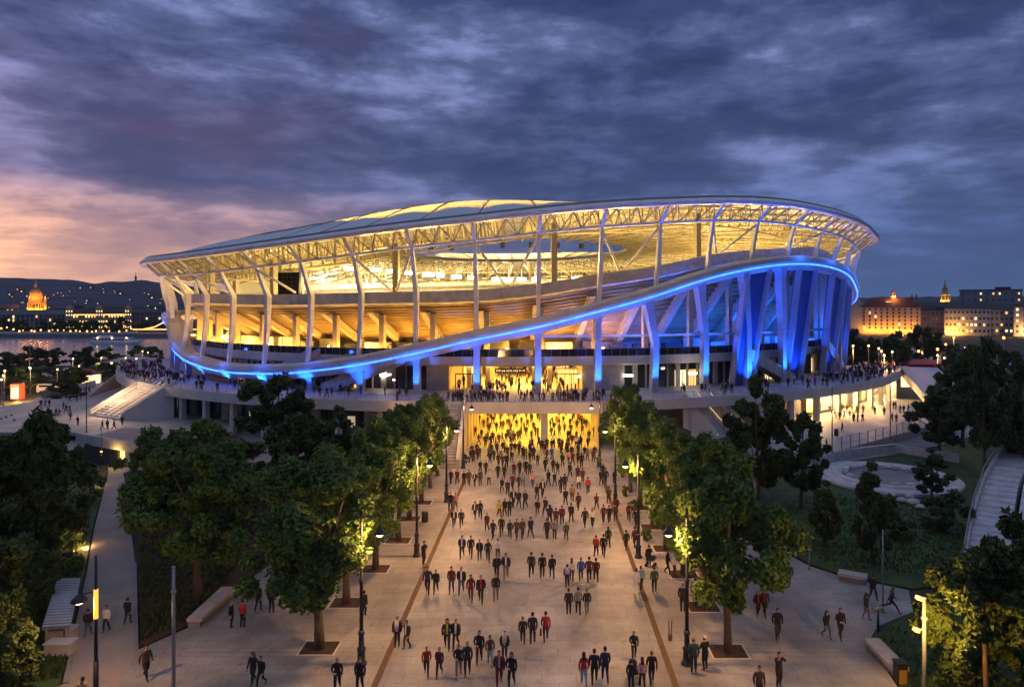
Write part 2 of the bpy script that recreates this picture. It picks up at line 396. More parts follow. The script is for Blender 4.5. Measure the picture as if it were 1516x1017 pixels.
z_rib = curve(RC, [(247,482),(253,512),(270,531),(300,544),(335,551),(372,553),(420,553),(465,549),(526,541),(612,524),(704,503),(798,484),(888,461),(965,440),(1032,418),(1080,405),(1140,394),(1190,391),(1230,396),(1258,409),(1269,430)],
              [(80, 18.5), (110, 13), (150, 9.5), (-150, 11), (-110, 17), (-80, 16.5)])
RB = 78.8
z_par = curve(RB, [(300,435),(405,436),(540,433),(700,429),(798,420),(860,410),(900,404),(980,392),(1060,376),(1150,368),(1215,368)],
              [(70, 28.5), (120, 28.0), (180, 27.0), (-120, 24.0), (-75, 21.3)])
NCOL = 56
PITCH = 2 * math.pi / NCOL
PH0 = R_(-2.1)
front = [k for k in range(-14, 15)]
def arc(a0, a1, step=1.5):
    n = max(2, int(abs(a1 - a0) / step)); return [R_(a0 + (a1 - a0) * i / n) for i in range(n + 1)]
FULL = [R_(-180 + 360 * i / 240) for i in range(241)]
stad = thing('stadium', (CX, CY, 0), 'large oval stadium with white steel roof and glowing blue ribbon', 'stadium')
def sweep(phs, sect, name, m, parent=stad, closed=True, smooth=False, cap=True):
    """sweep a section [(R, z)] given by sect(ph) around the stadium"""
    mb = MB(); mb.loft([[RP(r, ph, z) for r, z in sect(ph)] for ph in phs], closed, cap, 0)
    return mb.build(name, m, parent, smooth)

# --- roof -------------------------------------------------------------------
TIN = 1.0
def zin(ph): return 33.9 + 0.8 * math.cos(ph) + 0.5 * math.sin(ph)
RIN = 30.0
def mem(ph, t, wave=True):
    R = RR + (RIN - RR) * t
    d_ = math.degrees(math.atan2(math.sin(ph), math.cos(ph))); q_ = max(0, min(1, (d_ + 8) / 32)) * max(0, min(1, (170 - d_) / 60)); q_ = q_ * q_ * (3 - 2 * q_); ql_ = max(0, min(1, (-d_ - 12) / 30)) if d_ > -150 else 0; ql_ = ql_ * ql_ * (3 - 2 * ql_)
    z = z_rim(ph) * (1 - t) + zin(ph) * t + (5.3 - 3.2 * q_ - 1.0 * ql_) * max(0.0, math.sin(math.pi * t)) ** 1.6
    if wave and 0 < t < 0.34:
        s = math.sin(math.pi * min(1, t / 0.34)) ** 1.2
        ww = abs(math.sin((ph - PH0) / PITCH * math.pi))     # arched between the trusses
        z += s * (ww * 0.6 - 0.16) * (1 - .6 * q_)
    return R, z
def roof(t0, t1, name, m, nt_):
    mb = MB(); phs = [R_(-180 + 360 * i / 448) for i in range(449)]
    mb.loft([[RP(*(lambda rz: (rz[0], ph, rz[1]))(mem(ph, t0(ph) + (t1(ph) - t0(ph)) * j / nt_))) for j in range(nt_ + 1)] for ph in phs], False, False)
    return mb.build(name, m, stad, True)
def tb(ph):
    d_ = math.degrees(math.atan2(math.sin(ph), math.cos(ph))); q_ = max(0, min(1, (-d_ - 14) / 30)) if d_ > -120 else 0
    return 0.22 + 0.30 * q_ * q_ * (3 - 2 * q_)
roof(lambda p: 0.0, tb, 'roof_membrane', M['membrane'], 12)
roof(tb, lambda p: 1.0, 'roof_glazing', M['glaze'], 14)
sweep(FULL, lambda ph: [(RR + 0.15, z_rim(ph) + 0.15), (RR + 0.75, z_rim(ph) - 0.35), (RR + 0.5, z_rim(ph) - 0.8), (RR - 0.8, z_rim(ph) - 0.85), (RR - 0.5, z_rim(ph) - 0.05)], 'rim_beam', M['steel_w'], smooth=False)
sweep(FULL, lambda ph: [(RR - 0.9, z_rim(ph) + 0.42), (RR - 0.2, z_rim(ph) + 0.5), (RR - 0.2, z_rim(ph) + 0.22), (RR - 0.9, z_rim(ph) + 0.12)], 'gutter', M['steel_g'])
sweep(FULL, lambda ph: [(RIN + 0.3, zin(ph) + 0.4), (RIN - 0.5, zin(ph) + 0.2), (RIN - 0.5, zin(ph) - 0.5), (RIN + 0.3, zin(ph) - 0.5)], 'inner_ring', M['truss'])
RN = 83.5
def zn(ph): return z_rim(ph) - 3.0
def node(ph): return RP(RN, ph, zn(ph))
mb = MB(); mb.tube([node(ph) for ph in FULL], 0.24, 6, cap=False); mb.build('ring_chord', M['steel_w'], stad, True)
# ring lattice between rim and lower chord
mb = MB(); nl = NCOL * 3
for i in range(nl):
    a = PH0 + 2 * math.pi * i / nl; b = PH0 + 2 * math.pi * (i + 1) / nl
    mid = (a + b) / 2
    mb.tube([RP(RN, a, zn(a)), RP(RR - 0.6, mid, z_rim(mid) - 0.8)], 0.13, 4, cap=False)
    mb.tube([RP(RR - 0.6, mid, z_rim(mid) - 0.8), RP(RN, b, zn(b))], 0.13, 4, cap=False)
mb.build('ring_lattice', M['truss'], stad)
# a second lattice ring further in, seen between the columns
mb = MB(); RN2 = 72.0
def top2(ph): r, z = mem(ph, (RR - RN2) / (RR - RIN), False); return z - 0.5
def bot2(ph): return zn(ph) + 0.45
for i in range(nl):
    a = PH0 + 2 * math.pi * i / nl; b = PH0 + 2 * math.pi * (i + 1) / nl; mid = (a + b) / 2
    mb.tube([RP(RN2, a, bot2(a)), RP(RN2, mid, top2(mid))], 0.12, 4, cap=False)
    mb.tube([RP(RN2, mid, top2(mid)), RP(RN2, b, bot2(b))], 0.12, 4, cap=False)
for R2 in (77, 66.5, 61, 55, 49, 43, 37):
    t2 = (RR - R2) / (RR - RIN)
    mb.tube([RP(R2, ph, mem(ph, t2, False)[1] - 0.45) for ph in FULL[::2]], 0.1, 4, cap=False)
mb.tube([RP(RN2, ph, bot2(ph)) for ph in FULL[::2]], 0.14, 5, cap=False)
mb.tube([RP(58, ph, zn(ph) * 0.5 + 16.9) for ph in FULL[::2]], 0.14, 5, cap=False)
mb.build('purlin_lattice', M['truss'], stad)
# radial trusses, one mesh each
for k in range(NCOL):
    ph = PH0 + k * PITCH
    mb = MB(); npan = 12
    tops = []; bots = []
    for j in range(npan + 1):
        t = j / npan
        r, z = mem(ph, t, False); tops.append(RP(r, ph, z - 0.25 - (0.5 if j == 0 else 0)))
    for j in range(npan):
        t = 0.08 + 0.92 * j / (npan - 1)
        r = RR + (RIN - RR) * t
        s = (t - 0.08) / 0.92
        bots.append(RP(r, ph, zn(ph) * (1 - s) + (zin(ph) - 1.2) * s + 1.0 * math.sin(math.pi * s)))
    mb.tube(tops, 0.18, 5, cap=False); mb.tube(bots, 0.18, 5, cap=False)
    for j in range(npan):
        mb.tube([tops[j], bots[j]], 0.1, 4, cap=False); mb.tube([bots[j], tops[j + 1]], 0.1, 4, cap=False)
    # standing seam on top of the membrane over this truss
    mb.tube([RP(r_, ph, z_ + 0.10) for r_, z_ in [mem(ph, t) for t in [0.02 + 0.96 * q / 18 for q in range(19)]]], 0.13, 4, cap=False)
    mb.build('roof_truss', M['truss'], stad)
# diagonal wind ties between trusses below the glazing
mb = MB()
for k in range(NCOL):
    a = PH0 + k * PITCH; b = a + PITCH
    for (r0, r1) in ((80, 70), (70, 60), (60, 50)):
        za = lambda ph, r: mem(ph, (RR - r) / (RR - RIN), False)[1] - 0.6
        mb.tube([RP(r0, a, za(a, r0)), RP(r1, b, za(b, r1))], 0.06, 3, cap=False)
        mb.tube([RP(r0, b, za(b, r0)), RP(r1, a, za(a, r1))], 0.06, 3, cap=False)
mb.build('wind_tie', M['truss'], stad)

# --- columns ------------------------------------------------------------------
def member(mb, pts, wid, dep, ph):
    """rectangular member through pts, width along the tangent, depth along the radius"""
    tg = Vector((math.cos(ph), math.sin(ph), 0)); rd = Vector((math.sin(ph), -math.cos(ph), 0))
    rings = []
    for p, ww, dd in zip(pts, wid, dep):
        p = Vector(p)
        rings.append([p + tg * sx_ * ww / 2 + rd * sy_ * dd / 2 for sx_, sy_ in ((-1, -1), (1, -1), (1, 1), (-1, 1))])
    mb.loft(rings, True, True)
for k in front:
    ph = PH0 + k * PITCH
    zr = z_rib(ph) + 1.4; zp = z_par(ph); znd = zn(ph)
    mb = MB()
    kk = max(0.0, min(1.0, (zp - zr - 4.5) / 5.0)) if ph < 0 else 0.0
    if zp > zr + 2.5:
        member(mb, [RP(82.0, ph, zr), RP(82.2 - 0.9 * kk, ph, zr * 0.45 + zp * 0.55), RP(82.6 - 1.4 * kk, ph, zp - 0.3), RP(RN, ph, znd)], [0.5, 0.56, 0.66, 0.42], [0.6, 0.75, 0.9, 0.5], ph)
    else:
        member(mb, [RP(82.0, ph, zr - 0.6), RP(82.6, ph, (zr + znd) / 2), RP(RN, ph, znd)], [0.52, 0.56, 0.42], [0.6, 0.65, 0.5], ph)
    mb.build('column', M['steel_w'], stad)
    mb = MB(); member(mb, [RP(RN, ph, znd - 0.1), RP(RR - 0.4, ph, z_rim(ph) - 0.7)], [0.6, 0.45], [0.55, 0.5], ph)
    mb.build('roof_arm', M['steel_w'], stad)
    # V braces in every second bay
    if k % 2 == 0:
        b = ph + PITCH; mid = (ph + b) / 2
        if z_par(mid) + 0.3 < zn(mid) - 2:
            for q in (ph, b):
                mb = MB(); mb.tube([RP(RN, q, zn(q) - 0.4), RP(79.2, mid + (q - mid) * 0.1, z_par(mid) + 0.2)], 0.2, 6)
                mb.build('brace', M['steel_w'], stad, True)
# inner posts between parapet and roof
for k in front[::3]:
    ph = PH0 + k * PITCH + 0.35 * PITCH
    mb = MB(); member(mb, [RP(75.5, ph, z_par(ph) - 2), RP(75.5, ph, zn(ph) + 2.0)], [0.9, 0.9], [0.9, 0.9], ph)
    mb.build('inner_post', M['truss'], stad)

# --- blue ribbon -----------------------------------------------------------------
RIBP = FULL
sweep(RIBP, lambda ph: [(RC, z_rib(ph) + 0.14), (RC + 0.3, z_rib(ph) + 0.5), (RC + 0.3, z_rib(ph) + 1.15), (RC - 0.1, z_rib(ph) + 1.5), (RC - 1.9, z_rib(ph) + 1.45),
                        (RC - 2.0, z_rib(ph) + 0.7), (RC - 3.4, z_rib(ph) + 0.6), (RC - 3.4, z_rib(ph) - 0.1), (RC - 1.5, z_rib(ph) - 1.0), (RC - 0.75, z_rib(ph) - 0.95), (RC - 0.2, z_rib(ph) - 0.14)],
      'ribbon_walkway', M['conc_l'])
sweep(RIBP, lambda ph: [(RC - 0.12, z_rib(ph) - 0.10), (RC + 0.06, z_rib(ph) - 0.10), (RC + 0.06, z_rib(ph) + 0.10), (RC - 0.12, z_rib(ph) + 0.10)], 'light_strip', M['led'])
mb = MB()
for i in range(-66, 67):
    a = R_(i); mb.tube([RP(RC - 2.3, a, z_rib(a) + 0.7), RP(RC - 2.3, a, z_rib(a) + 1.9)], 0.03, 4)
mb.tube([RP(RC - 2.3, R_(i), z_rib(R_(i)) + 1.9) for i in range(-66, 67)], 0.04, 4)
mb.build('handrail', M['steel_g'], stad)

# --- bowl ------------------------------------------------------------------------
sweep(FULL, lambda ph: [(RB, z_par(ph)), (RB, z_par(ph) - 1.75), (RB - 0.7, z_par(ph) - 2.1), (RB - 1.0, z_par(ph) - 1.0), (RB - 0.5, z_par(ph))], 'bowl_parapet', M['conc'])
NST = 19
def under(ph):
    s = []
    for i in range(NST):
        f0 = i / NST; f1 = (i + 1) / NST
        za = (z_par(ph) - 1.9) * (1 - f0) + 11.2 * f0; zb = (z_par(ph) - 1.9) * (1 - f1) + 11.2 * f1
        r0 = 78.0 - 14.6 * f0; r1 = 78.0 - 14.6 * f1
        s += [(r0, za), (r0, zb + 0.12), (r0 - 0.22, zb)]
    return s
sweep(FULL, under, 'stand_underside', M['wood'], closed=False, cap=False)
# inside of the bowl: rows of seats down to the pitch
M['seat'] = mat('seat_rows', (0.33, 0.30, 0.28), 0.6, var=0.4, scale=1.5)
def inner(ph):
    s = []
    for i in range(20):
        f0 = i / 20; r = 77.6 - 36.6 * f0; z = (z_par(ph) - 1.0) * (1 - f0) + 2.0 * f0
        zn_ = (z_par(ph) - 1.0) * (1 - (i + 1) / 20) + 2.0 * (i + 1) / 20
        s += [(r, z), (r - 1.9, z), (r - 1.9, zn_)]
    return s
sweep(FULL, inner, 'seating_bowl', M['seat'], closed=False, cap=False)
M['pitch'] = mat('pitch_grass', (0.05, 0.12, 0.03), 0.9, var=0.2)
mb = MB(); mb.prism([(CX + 41 * math.sin(a), CY - 41 * math.cos(a)) for a in FULL[:-1:4]], 1.6, 2.0); mb.build('pitch', M['pitch'], stad)
# rear cladding between bowl and roof on the far side
sweep([R_(95 + 170 * i / 90) for i in range(91)], lambda ph: [(78.5, z_par(ph) - 0.2), (81.5, z_rim(ph) - 0.9), (81.8, z_rim(ph) - 0.9), (78.9, z_par(ph) - 0.2)], 'rear_cladding', M['conc_l'])
# lounge boxes under the far roof (their fronts are seen glowing)
mb = MB()
for i in range(60):
    a = R_(112 + 136 * i / 60)
    mb.box(RP(76.5, a, z_par(a) + 0.9), (3.3, 0.5, 1.5), rz=a)
    if i % 2: mb.box(RP(76.2, a, z_par(a) + 2.6), (2.6, 0.4, 0.5), rz=a)
mb.build('lounge_front', M['steel_w'], stad)
for k in range(-13, 14):
    ph = PH0 + k * PITCH
    mb = MB(); zt = z_par(ph) - 2.4; zb = 12.0
    member(mb, [RP(77.4, ph, zt - 0.9), RP(65.0, ph, zb - 0.9)], [0.95, 0.95], [2.4, 2.0], ph)
    mb.build('raker_beam', M['raker'], stad)
    mb = MB(); member(mb, [RP(76.2, ph + 0.012, 9.9), RP(76.2, ph + 0.012, zt - 1.2)], [0.8, 0.8], [0.8, 0.8], ph)
    mb.build('pillar', M['raker'], stad)
# --- concourse storey ---------------------------------------------------------------
CON = arc(-84, 84)
sweep(CON, lambda ph: [(78.6, 9.95), (78.8, 10.1), (78.8, 11.4), (64, 11.4), (64, 9.95)], 'concourse_slab', M['conc_l'])
sweep(CON, lambda ph: [(78.4, 11.4), (78.4, 12.5), (78.34, 12.5), (78.34, 11.4)], 'glass_balustrade', M['glass_d'])
mb = MB()
for i in range(-84, 85): mb.tube([RP(78.45, R_(i), 11.4), RP(78.45, R_(i), 12.55)], 0.03, 4)
mb.tube([RP(78.45, R_(i), 12.55) for i in range(-84, 85)], 0.05, 4); mb.build('balustrade_rail', M['steel_g'], stad)
sweep(arc(4, 84), lambda ph: [(79.3, 14.4), (79.3, 14.75), (79.0, 14.75), (79.0, 14.4)], 'ledge_beam', M['steel_w'])
sweep(CON, lambda ph: [(66.4, 11.4), (66.4, 12.9), (66.0, 12.9), (66.0, 11.4)], 'concourse_wall', M['conc_d'])
# kiosks and lit openings along the upper concourse
r2 = random.Random(3)
for i in range(34):
    a = R_(-72 + 4.2 * i)
    u_ = r2.random(); wdt = r2.uniform(2.2, 4.6); hh = r2.uniform(1.2, 2.1)
    mb = MB(); mb.box(RP(70.3, a, 11.4 + hh / 2), (wdt, 1.3, hh), rz=a)
    kind = M['conc'] if u_ < 0.4 else (M['litwin'] if (u_ < 0.58 and i < 17) or u_ > 0.95 else M['dark'])
    mb.build('concourse_kiosk', kind, stad)
    if kind is M['litwin']:
        fb = MB()
        for q in range(5): 
            c = RP(71.0, a, 11.4 + hh / 2) + Vector((math.cos(a), math.sin(a), 0)) * (wdt * (q / 4 - 0.5))
            fb.box(c, (0.1, 0.14, hh), rz=a)
        fb.build('kiosk_frame', M['steel_g'], stad)
# lower facade at terrace level with dark glazing; entrance left open
for a0, a1 in ((-84, -8.2), (10.6, 84)):
    sweep(arc(a0, a1), lambda ph: [(76.2, 6.0), (76.2, 9.95), (75.8, 9.95), (75.8, 6.0)], 'facade_glazing', M['glass_d'])
    mb = MB(); n_ = int((a1 - a0) / 1.45)
    for i in range(n_ + 1):
        a = R_(a0 + (a1 - a0) * i / n_)
        big = i % 4 == 0
        mb.box(RP(76.4, a, 7.97), (0.75 if big else 0.12, 0.5, 3.94), rz=a)
    mb.build('facade_mullion', M['conc'], stad)
for i, (a, wd) in enumerate([(-60, 1.6), (-53, 2.2), (-38.5, 2.6), (-31, 1.5), (-17.5, 1.4), (22.8, 2.0), (24.5, 1.6), (39, 2.5), (46.5, 2.4), (52.5, 2.6), (58.5, 2.2), (64, 2)]):
    ar = R_(a); mb = MB(); mb.box(RP(76.35, ar, 7.3), (wd, 0.2, 2.6), rz=ar)
    d = mb.build('lit_doorway', M['litwinw'] if i % 2 else M['litwin'], stad)
    fb = MB()
    for s_ in (-0.5, -0.17, 0.17, 0.5):
        c = RP(76.5, ar, 7.3) + Vector((math.cos(ar), math.sin(ar), 0)) * wd * s_; fb.box(c, (0.08, 0.12, 2.6), rz=ar)
    fb.box(RP(76.5, ar, 8.0), (wd, 0.1, 0.08), rz=ar)
    f_ = fb.build('door_frame', M['steel_g'], d, origin=d['_o'])
# lower piers (below the ribbon) and tall fins on the right
M['pier'] = mat('pier_paint', (0.32, 0.34, 0.42), 0.5, var=0.08)
BLUE = (0.010, 0.13, 1.0)
fins = {8: 1, 10: 1, 12: 1, 13: 1}
for k in range(-12, 14):
    ph = PH0 + k * PITCH; zt = z_rib(ph) - 0.1
    if k >= 7: continue
    mb = MB()
    if k < 3: member(mb, [RP(81.2, ph, 6.0), RP(81.2, ph, zt - 1.6), RP(81.4, ph, zt)], [0.95, 0.95, 1.7], [0.95, 0.95, 1.8], ph)
    else: member(mb, [RP(81.2, ph, 6.0), RP(80.7, ph + 0.006, zt * 0.5 + 3), RP(81.4, ph - 0.012, zt - 2), RP(82, ph - 0.02, zt + 0.1)], [1.1, 1.0, 1.3, 1.9], [1.1, 1.1, 1.4, 1.6], ph)
    mb.build('pier', M['pier'], stad)
    light('SPOT', 'pier_uplight', RP(83.6, ph, 6.3), BLUE, 1700 + 300 * max(0, zt - 8) ** 1.3, stad, aim=RP(80.9, ph, 10 + (zt - 8) * 0.6), spot_size=R_(75), spot_blend=0.8, shadow_soft_size=0.12)
for (x0, x1, t0, t1) in ((1083, 1111, 1105, 1138), (1164, 1184, 1183, 1207), (1218, 1232, 1232, 1248), (1240, 1249, 1249, 1258)):
    b0 = ring_px(81, x0, 565)[0]; b1 = ring_px(81, x1, 565)[0]; c0 = ring_px(82, t0, 404)[0]; c1 = ring_px(82, t1, 404)[0]
    zt = z_rib((c0 + c1) / 2) - 0.2
    fn = MB(); fn.loft([[RP(80.6, b0, 6), RP(80.6, b1, 6), RP(80.1, b1, 6), RP(80.1, b0, 6)], [RP(81.8, c0, zt), RP(81.8, c1, zt), RP(81.2, c1, zt), RP(81.2, c0, zt)]], True, True)
    fo = fn.build('fin', M['fin'], stad)
    for (b, c) in ((b0, c0), (b1, c1)):
        e = MB(); member(e, [RP(80.9, b, 6), RP(82.1, c, zt)], [0.42, 0.42], [1.1, 1.1], b); e.build('fin_edge', M['pier'], fo)
    bm_ = (b0 + b1) / 2
    light('SPOT', 'fin_uplight', RP(83.0, bm_, 6.2), BLUE, 5200, stad, aim=RP(81.0, bm_ + 0.01, 11), spot_size=R_(70), spot_blend=0.9, shadow_soft_size=0.15)
    # slim strut beside each fin
    e = MB(); member(e, [RP(79.5, b1 + 0.035, 6), RP(80.2, b1 + 0.030, zt)], [0.5, 0.5], [0.5, 0.5], b1); e.build('strut', M['pier'], stad)
    light('SPOT', 'strut_uplight', RP(80.6, b1 + 0.035, 6.2), BLUE, 900, stad, aim=RP(79.6, b1 + 0.033, 14), spot_size=R_(40), spot_blend=0.8, shadow_soft_size=0.1)
# blue washes on the underside of the raised right-hand stand
for a in range(14, 72, 6):
    ar = R_(a); light('POINT', 'blue_wash', RP(74.0, ar, 14.2), (0.005, 0.09, 1.0), 1700 + 36 * max(0, a - 20), stad, shadow_soft_size=0.4)
for a in (38, 46, 53, 59, 64):
    light('POINT', 'ribbon_led_fill', RP(84.6, R_(a), z_rib(R_(a)) + 1.6), BLUE, 330, stad, shadow_soft_size=0.3)  # added blue fill for LED strip spill on the roof arms
for a in range(-62, -14, 7):
    light('POINT', 'ribbon_led_fill', RP(84.4, R_(a), z_rib(R_(a)) + 2.2), (0.03, 0.12, 1.0), 150, stad, shadow_soft_size=0.3)  # added blue fill for LED glow at the column feet
# yellow washes under the stand on the left
for k in range(-12, 3):
    ar = PH0 + (k + 0.45) * PITCH
    light('POINT', 'concourse_lamp', RP(72.6, ar, 12.2), (1.0, 0.48, 0.06), 1500, stad, shadow_soft_size=0.15)
    mb = MB(); mb.blob(RP(71.6, ar, 12.1), 0.2); mb.build('wall_lamp', M['bulb'], stad, True)
for k in range(-13, 3):
    ar = PH0 + (k + 0.5) * PITCH
    light('AREA', 'concourse_uplight', RP(77.0, ar, 11.55), (1.0, 0.52, 0.09), 850 if k < 2 else 500, stad, aim=RP(72.5, ar, 19), shape='RECTANGLE', size=7.5, size_y=1.2)
# --- outside stairs to the concourse ----------------------------------------------------------
def outer_stair(pa, pb, za, zb, wdt=2.2):
    """a flight with solid parapets running along the facade from angle pa to pb"""
    mb = MB(); n_ = 18
    for i in range(n_):
        a = R_(pa + (pb - pa) * (i + 0.5) / n_); z = za + (zb - za) * (i + 1) / n_
        L_ = abs(R_(pb - pa)) * 80 / n_ + 0.02
        mb.box(RP(80.0, a, z - 0.35), (L_, wdt, 0.7), rz=a)
    o = mb.build('outer_stair', M['conc'], stad)
    for r_ in (78.8, 81.2):
        pb_ = MB(); pb_.loft([[RP(r_, R_(a), z - 0.9), RP(r_ + 0.15, R_(a), z - 0.9), RP(r_ + 0.15, R_(a), z + 1.1), RP(r_, R_(a), z + 1.1)] for a, z in [(pa + (pb - pa) * i / 8, za + (zb - za) * i / 8) for i in range(9)]], True, True)
        pb_.build('stair_parapet', M['conc'], o)
outer_stair(-20.0, -10.0, 6.0, 11.4)
outer_stair(-30.5, -21.5, 6.0, 11.4)
outer_stair(39, 30, 6.0, 11.4)
outer_stair(57, 49, 6.0, 11.4)
# --- entrance hall at terrace level ----------------------------------------------------------
hall = MB()
hx0, hx1, hy0, hy1 = -14.6, 6.4, 107.2, 152
hall.quad((hx0, hy0, 6.03), (hx1, hy0, 6.03), (hx1, hy1, 6.03), (hx0, hy1, 6.03), 1)
hall.quad((hx0, hy0, 6), (hx0, hy1, 6), (hx0, hy1, 9.9), (hx0, hy0, 9.9)); hall.quad((hx1, hy0, 6), (hx1, hy1, 6), (hx1, hy1, 9.9), (hx1, hy0, 9.9))
hall.quad((hx0, hy1, 6), (hx1, hy1, 6), (hx1, hy1, 9.9), (hx0, hy1, 9.9)); hall.quad((hx0, hy0, 9.9), (hx1, hy0, 9.9), (hx1, hy1, 9.9), (hx0, hy1, 9.9))
hall.build('entrance_hall', [M['gold'], M['goldfloor']], stad)
for x in (-11.6, -8.6, -1.2, 1.3):
    for y in (109.5, 119, 130):
        mb = MB(); mb.box((x, y, 7.96), (0.7, 0.7, 3.85)); mb.build('hall_pillar', M['gold'], stad)
for i, y in enumerate((109, 113, 118, 124, 131, 139, 147)):
    mb = MB(); mb.box((-4.1, y, 9.78), (16, 0.5, 0.12)); mb.build('ceiling_light', M['hall'], stad)
for y in (112, 122, 136):
    light('AREA', 'hall_light', (-4, y, 9.6), (1.0, 0.52, 0.08), 2200, stad, shape='RECTANGLE', size=15, size_y=3)
# market fronts and portals deep in the hall
for x, y, wd, hh in ((-12.8, 125, 3.0, 2.6), (4.4, 116, 3.4, 2.5), (-5, 149.5, 9, 3.2), (3.8, 135, 3, 2.8), (-12.5, 140, 3.5, 2.8)):
    mb = MB(); mb.box((x, y, 6.03 + hh / 2), (wd, 0.5, hh)); o = mb.build('hall_kiosk', M['litwin'], stad)
    fb = MB()
    for q in range(6): fb.box((x - wd / 2 + wd * q / 5, y - 0.3, 6.03 + hh / 2), (0.12, 0.12, hh))
    fb.box((x, y - 0.3, 6.03 + hh), (wd + 0.2, 0.14, 0.3)); fb.build('kiosk_frame', M['raker'], o)
for (x0, x1) in ((-13.6, -9.6), (2.4, 5.8)):   # turnstile portals at the front
    mb = MB()
    for q in range(4): mb.box((x0 + (x1 - x0) * q / 3, 107.6, 7.2), (0.14, 0.2, 2.4))
    mb.box(((x0 + x1) / 2, 107.6, 8.45), (x1 - x0 + 0.14, 0.22, 0.16)); mb.build('portal_frame', M['black'], stad)
mb = MB(); mb.box((-4.9, 106.9, 9.05), (4.9, 0.25, 0.72)); sg = mb.build('entrance_sign', M['dark'], stad)
mb = MB(); xx = -7.1
r3 = random.Random(5)
while xx < -2.75:
    ww = r3.uniform(0.08, 0.2); mb.box((xx + ww / 2, 106.755, 9.05 + r3.uniform(-0.03, 0.03)), (ww, 0.02, r3.uniform(0.2, 0.34))); xx += ww + (0.06 if r3.random() > 0.2 else 0.2)
mb.build('sign_lettering', emit('dim_sign_light', (1, 0.65, 0.3), 0.7), sg)
# white back wall to the right of the entrance
mb = MB(); mb.box((9.7, 107.1, 7.95), (6.4, 0.4, 3.9)); mb.build('entrance_wall', M['conc'], stad)
mb = MB(); mb.box((-16.4, 107.3, 7.95), (3.4, 0.4, 3.9)); mb.build('entrance_wall', M['conc'], stad)
for x, z in ((-16.3, 8.2), (5.9, 8.2), (13.6, 8.3), (24.0, 8.5), (-25, 8.2)):
    mb = MB(); mb.box((x, 106.7 if abs(x) < 15 else 108.4, z), (1.3 if x != 5.9 else 0.4, 0.16, 0.28)); mb.build('wall_light', M['bulbw'], stad)
# --- floodlights and inside light -------------------------------------------------------------
for px_, py_, wd in ((470, 397, 3.0), (494, 397, 2.6), (516, 398, 3.2), (556, 400, 3.4), (580, 402, 3.6), (607, 404, 3.2), (634, 407, 3.6), (652, 408, 2.5), (676, 410, 3.2), (698, 411, 2.6), (735, 414, 3.2), (753, 414, 3.6), (772, 414, 3.0), (792, 414, 2.0), (852, 413, 2.4)):
    p_ = AT(px_, py_, 236 - abs(px_ - 760) * 0.03)
    mb = MB(); mb.box(p_, (wd, 0.5, 1.0)); o = mb.build('floodlight', M['flood'], stad)
    mb = MB(); mb.box(p_ + Vector((0, 0.5, 0.1)), (wd + 0.3, 0.4, 1.3)); mb.tube([p_ + Vector((0, 0.5, 0.7)), p_ + Vector((0, 0.5, 5))], 0.12, 5); mb.build('floodlight_housing', M['steel_g'], o)
for i in range(10):
    ph = R_(18 + 36 * i)
    light('AREA', 'bowl_light', RP(56, ph, 21.0), (1.0, 0.66, 0.18), 15500, stad, aim=RP(60, ph, 40), shape='DISK', size=16)
for q in (480, 560, 640, 745, 800):
    light('POINT', 'flood_light', AT(q, 412, 230), (1.0, 0.80, 0.42), 9000, stad, shadow_soft_size=1.0)
for i in range(14):
    ph = R_(-46 + 9.0 * i)
    light('POINT', 'truss_light', RP(71, ph, zn(ph) - 3.5), (1.0, 0.66, 0.19), 2600, stad, shadow_soft_size=0.6)
# loudspeakers under the inner ring
for i in range(-40, 45, 12):
    a = R_(i); mb = MB(); mb.box(RP(RIN, a, zin(a) - 2.0), (0.9, 0.9, 1.0), rz=a, rx=0.4); mb.build('loudspeaker', M['black'], stad)

# scoreboard hung inside the bowl
p_ = AT(426, 420.5, 122)
sb = thing('scoreboard', p_, 'big dark scoreboard hanging under the roof behind the left columns', 'scoreboard', rz=R_(-14))
M['screen'] = mat('dark_screen', (0.006, 0.006, 0.008), 0.95, spec=0.05)
for nm, mm, args in (('screen', M['screen'], ((0, 0, 0), (5.4, 0.3, 4.0))), ('casing', M['steel_g'], ((0, 0.35, 0), (5.7, 0.4, 4.3)))):
    mb = MB(); mb.box(*args); mb.build(nm, mm, sb, origin=(0, 0, 0))
mb = MB()
for i in range(1, 6): mb.box((-2.7 + 5.4 * i / 6, -0.16, 0), (0.03, 0.03, 4.0))
for i in range(1, 5): mb.box((0, -0.16, -2 + 4 * i / 5), (5.4, 0.03, 0.05))
mb.build('panel_joint', M['dark'], sb, origin=(0, 0, 0))
mb = MB(); mb.tube([(-2, 0.4, 2), (-2, 0.4, 9)], 0.12, 5); mb.tube([(2, 0.4, 2), (2, 0.4, 9)], 0.12, 5); mb.build('hanger', M['steel_g'], sb, origin=(0, 0, 0))
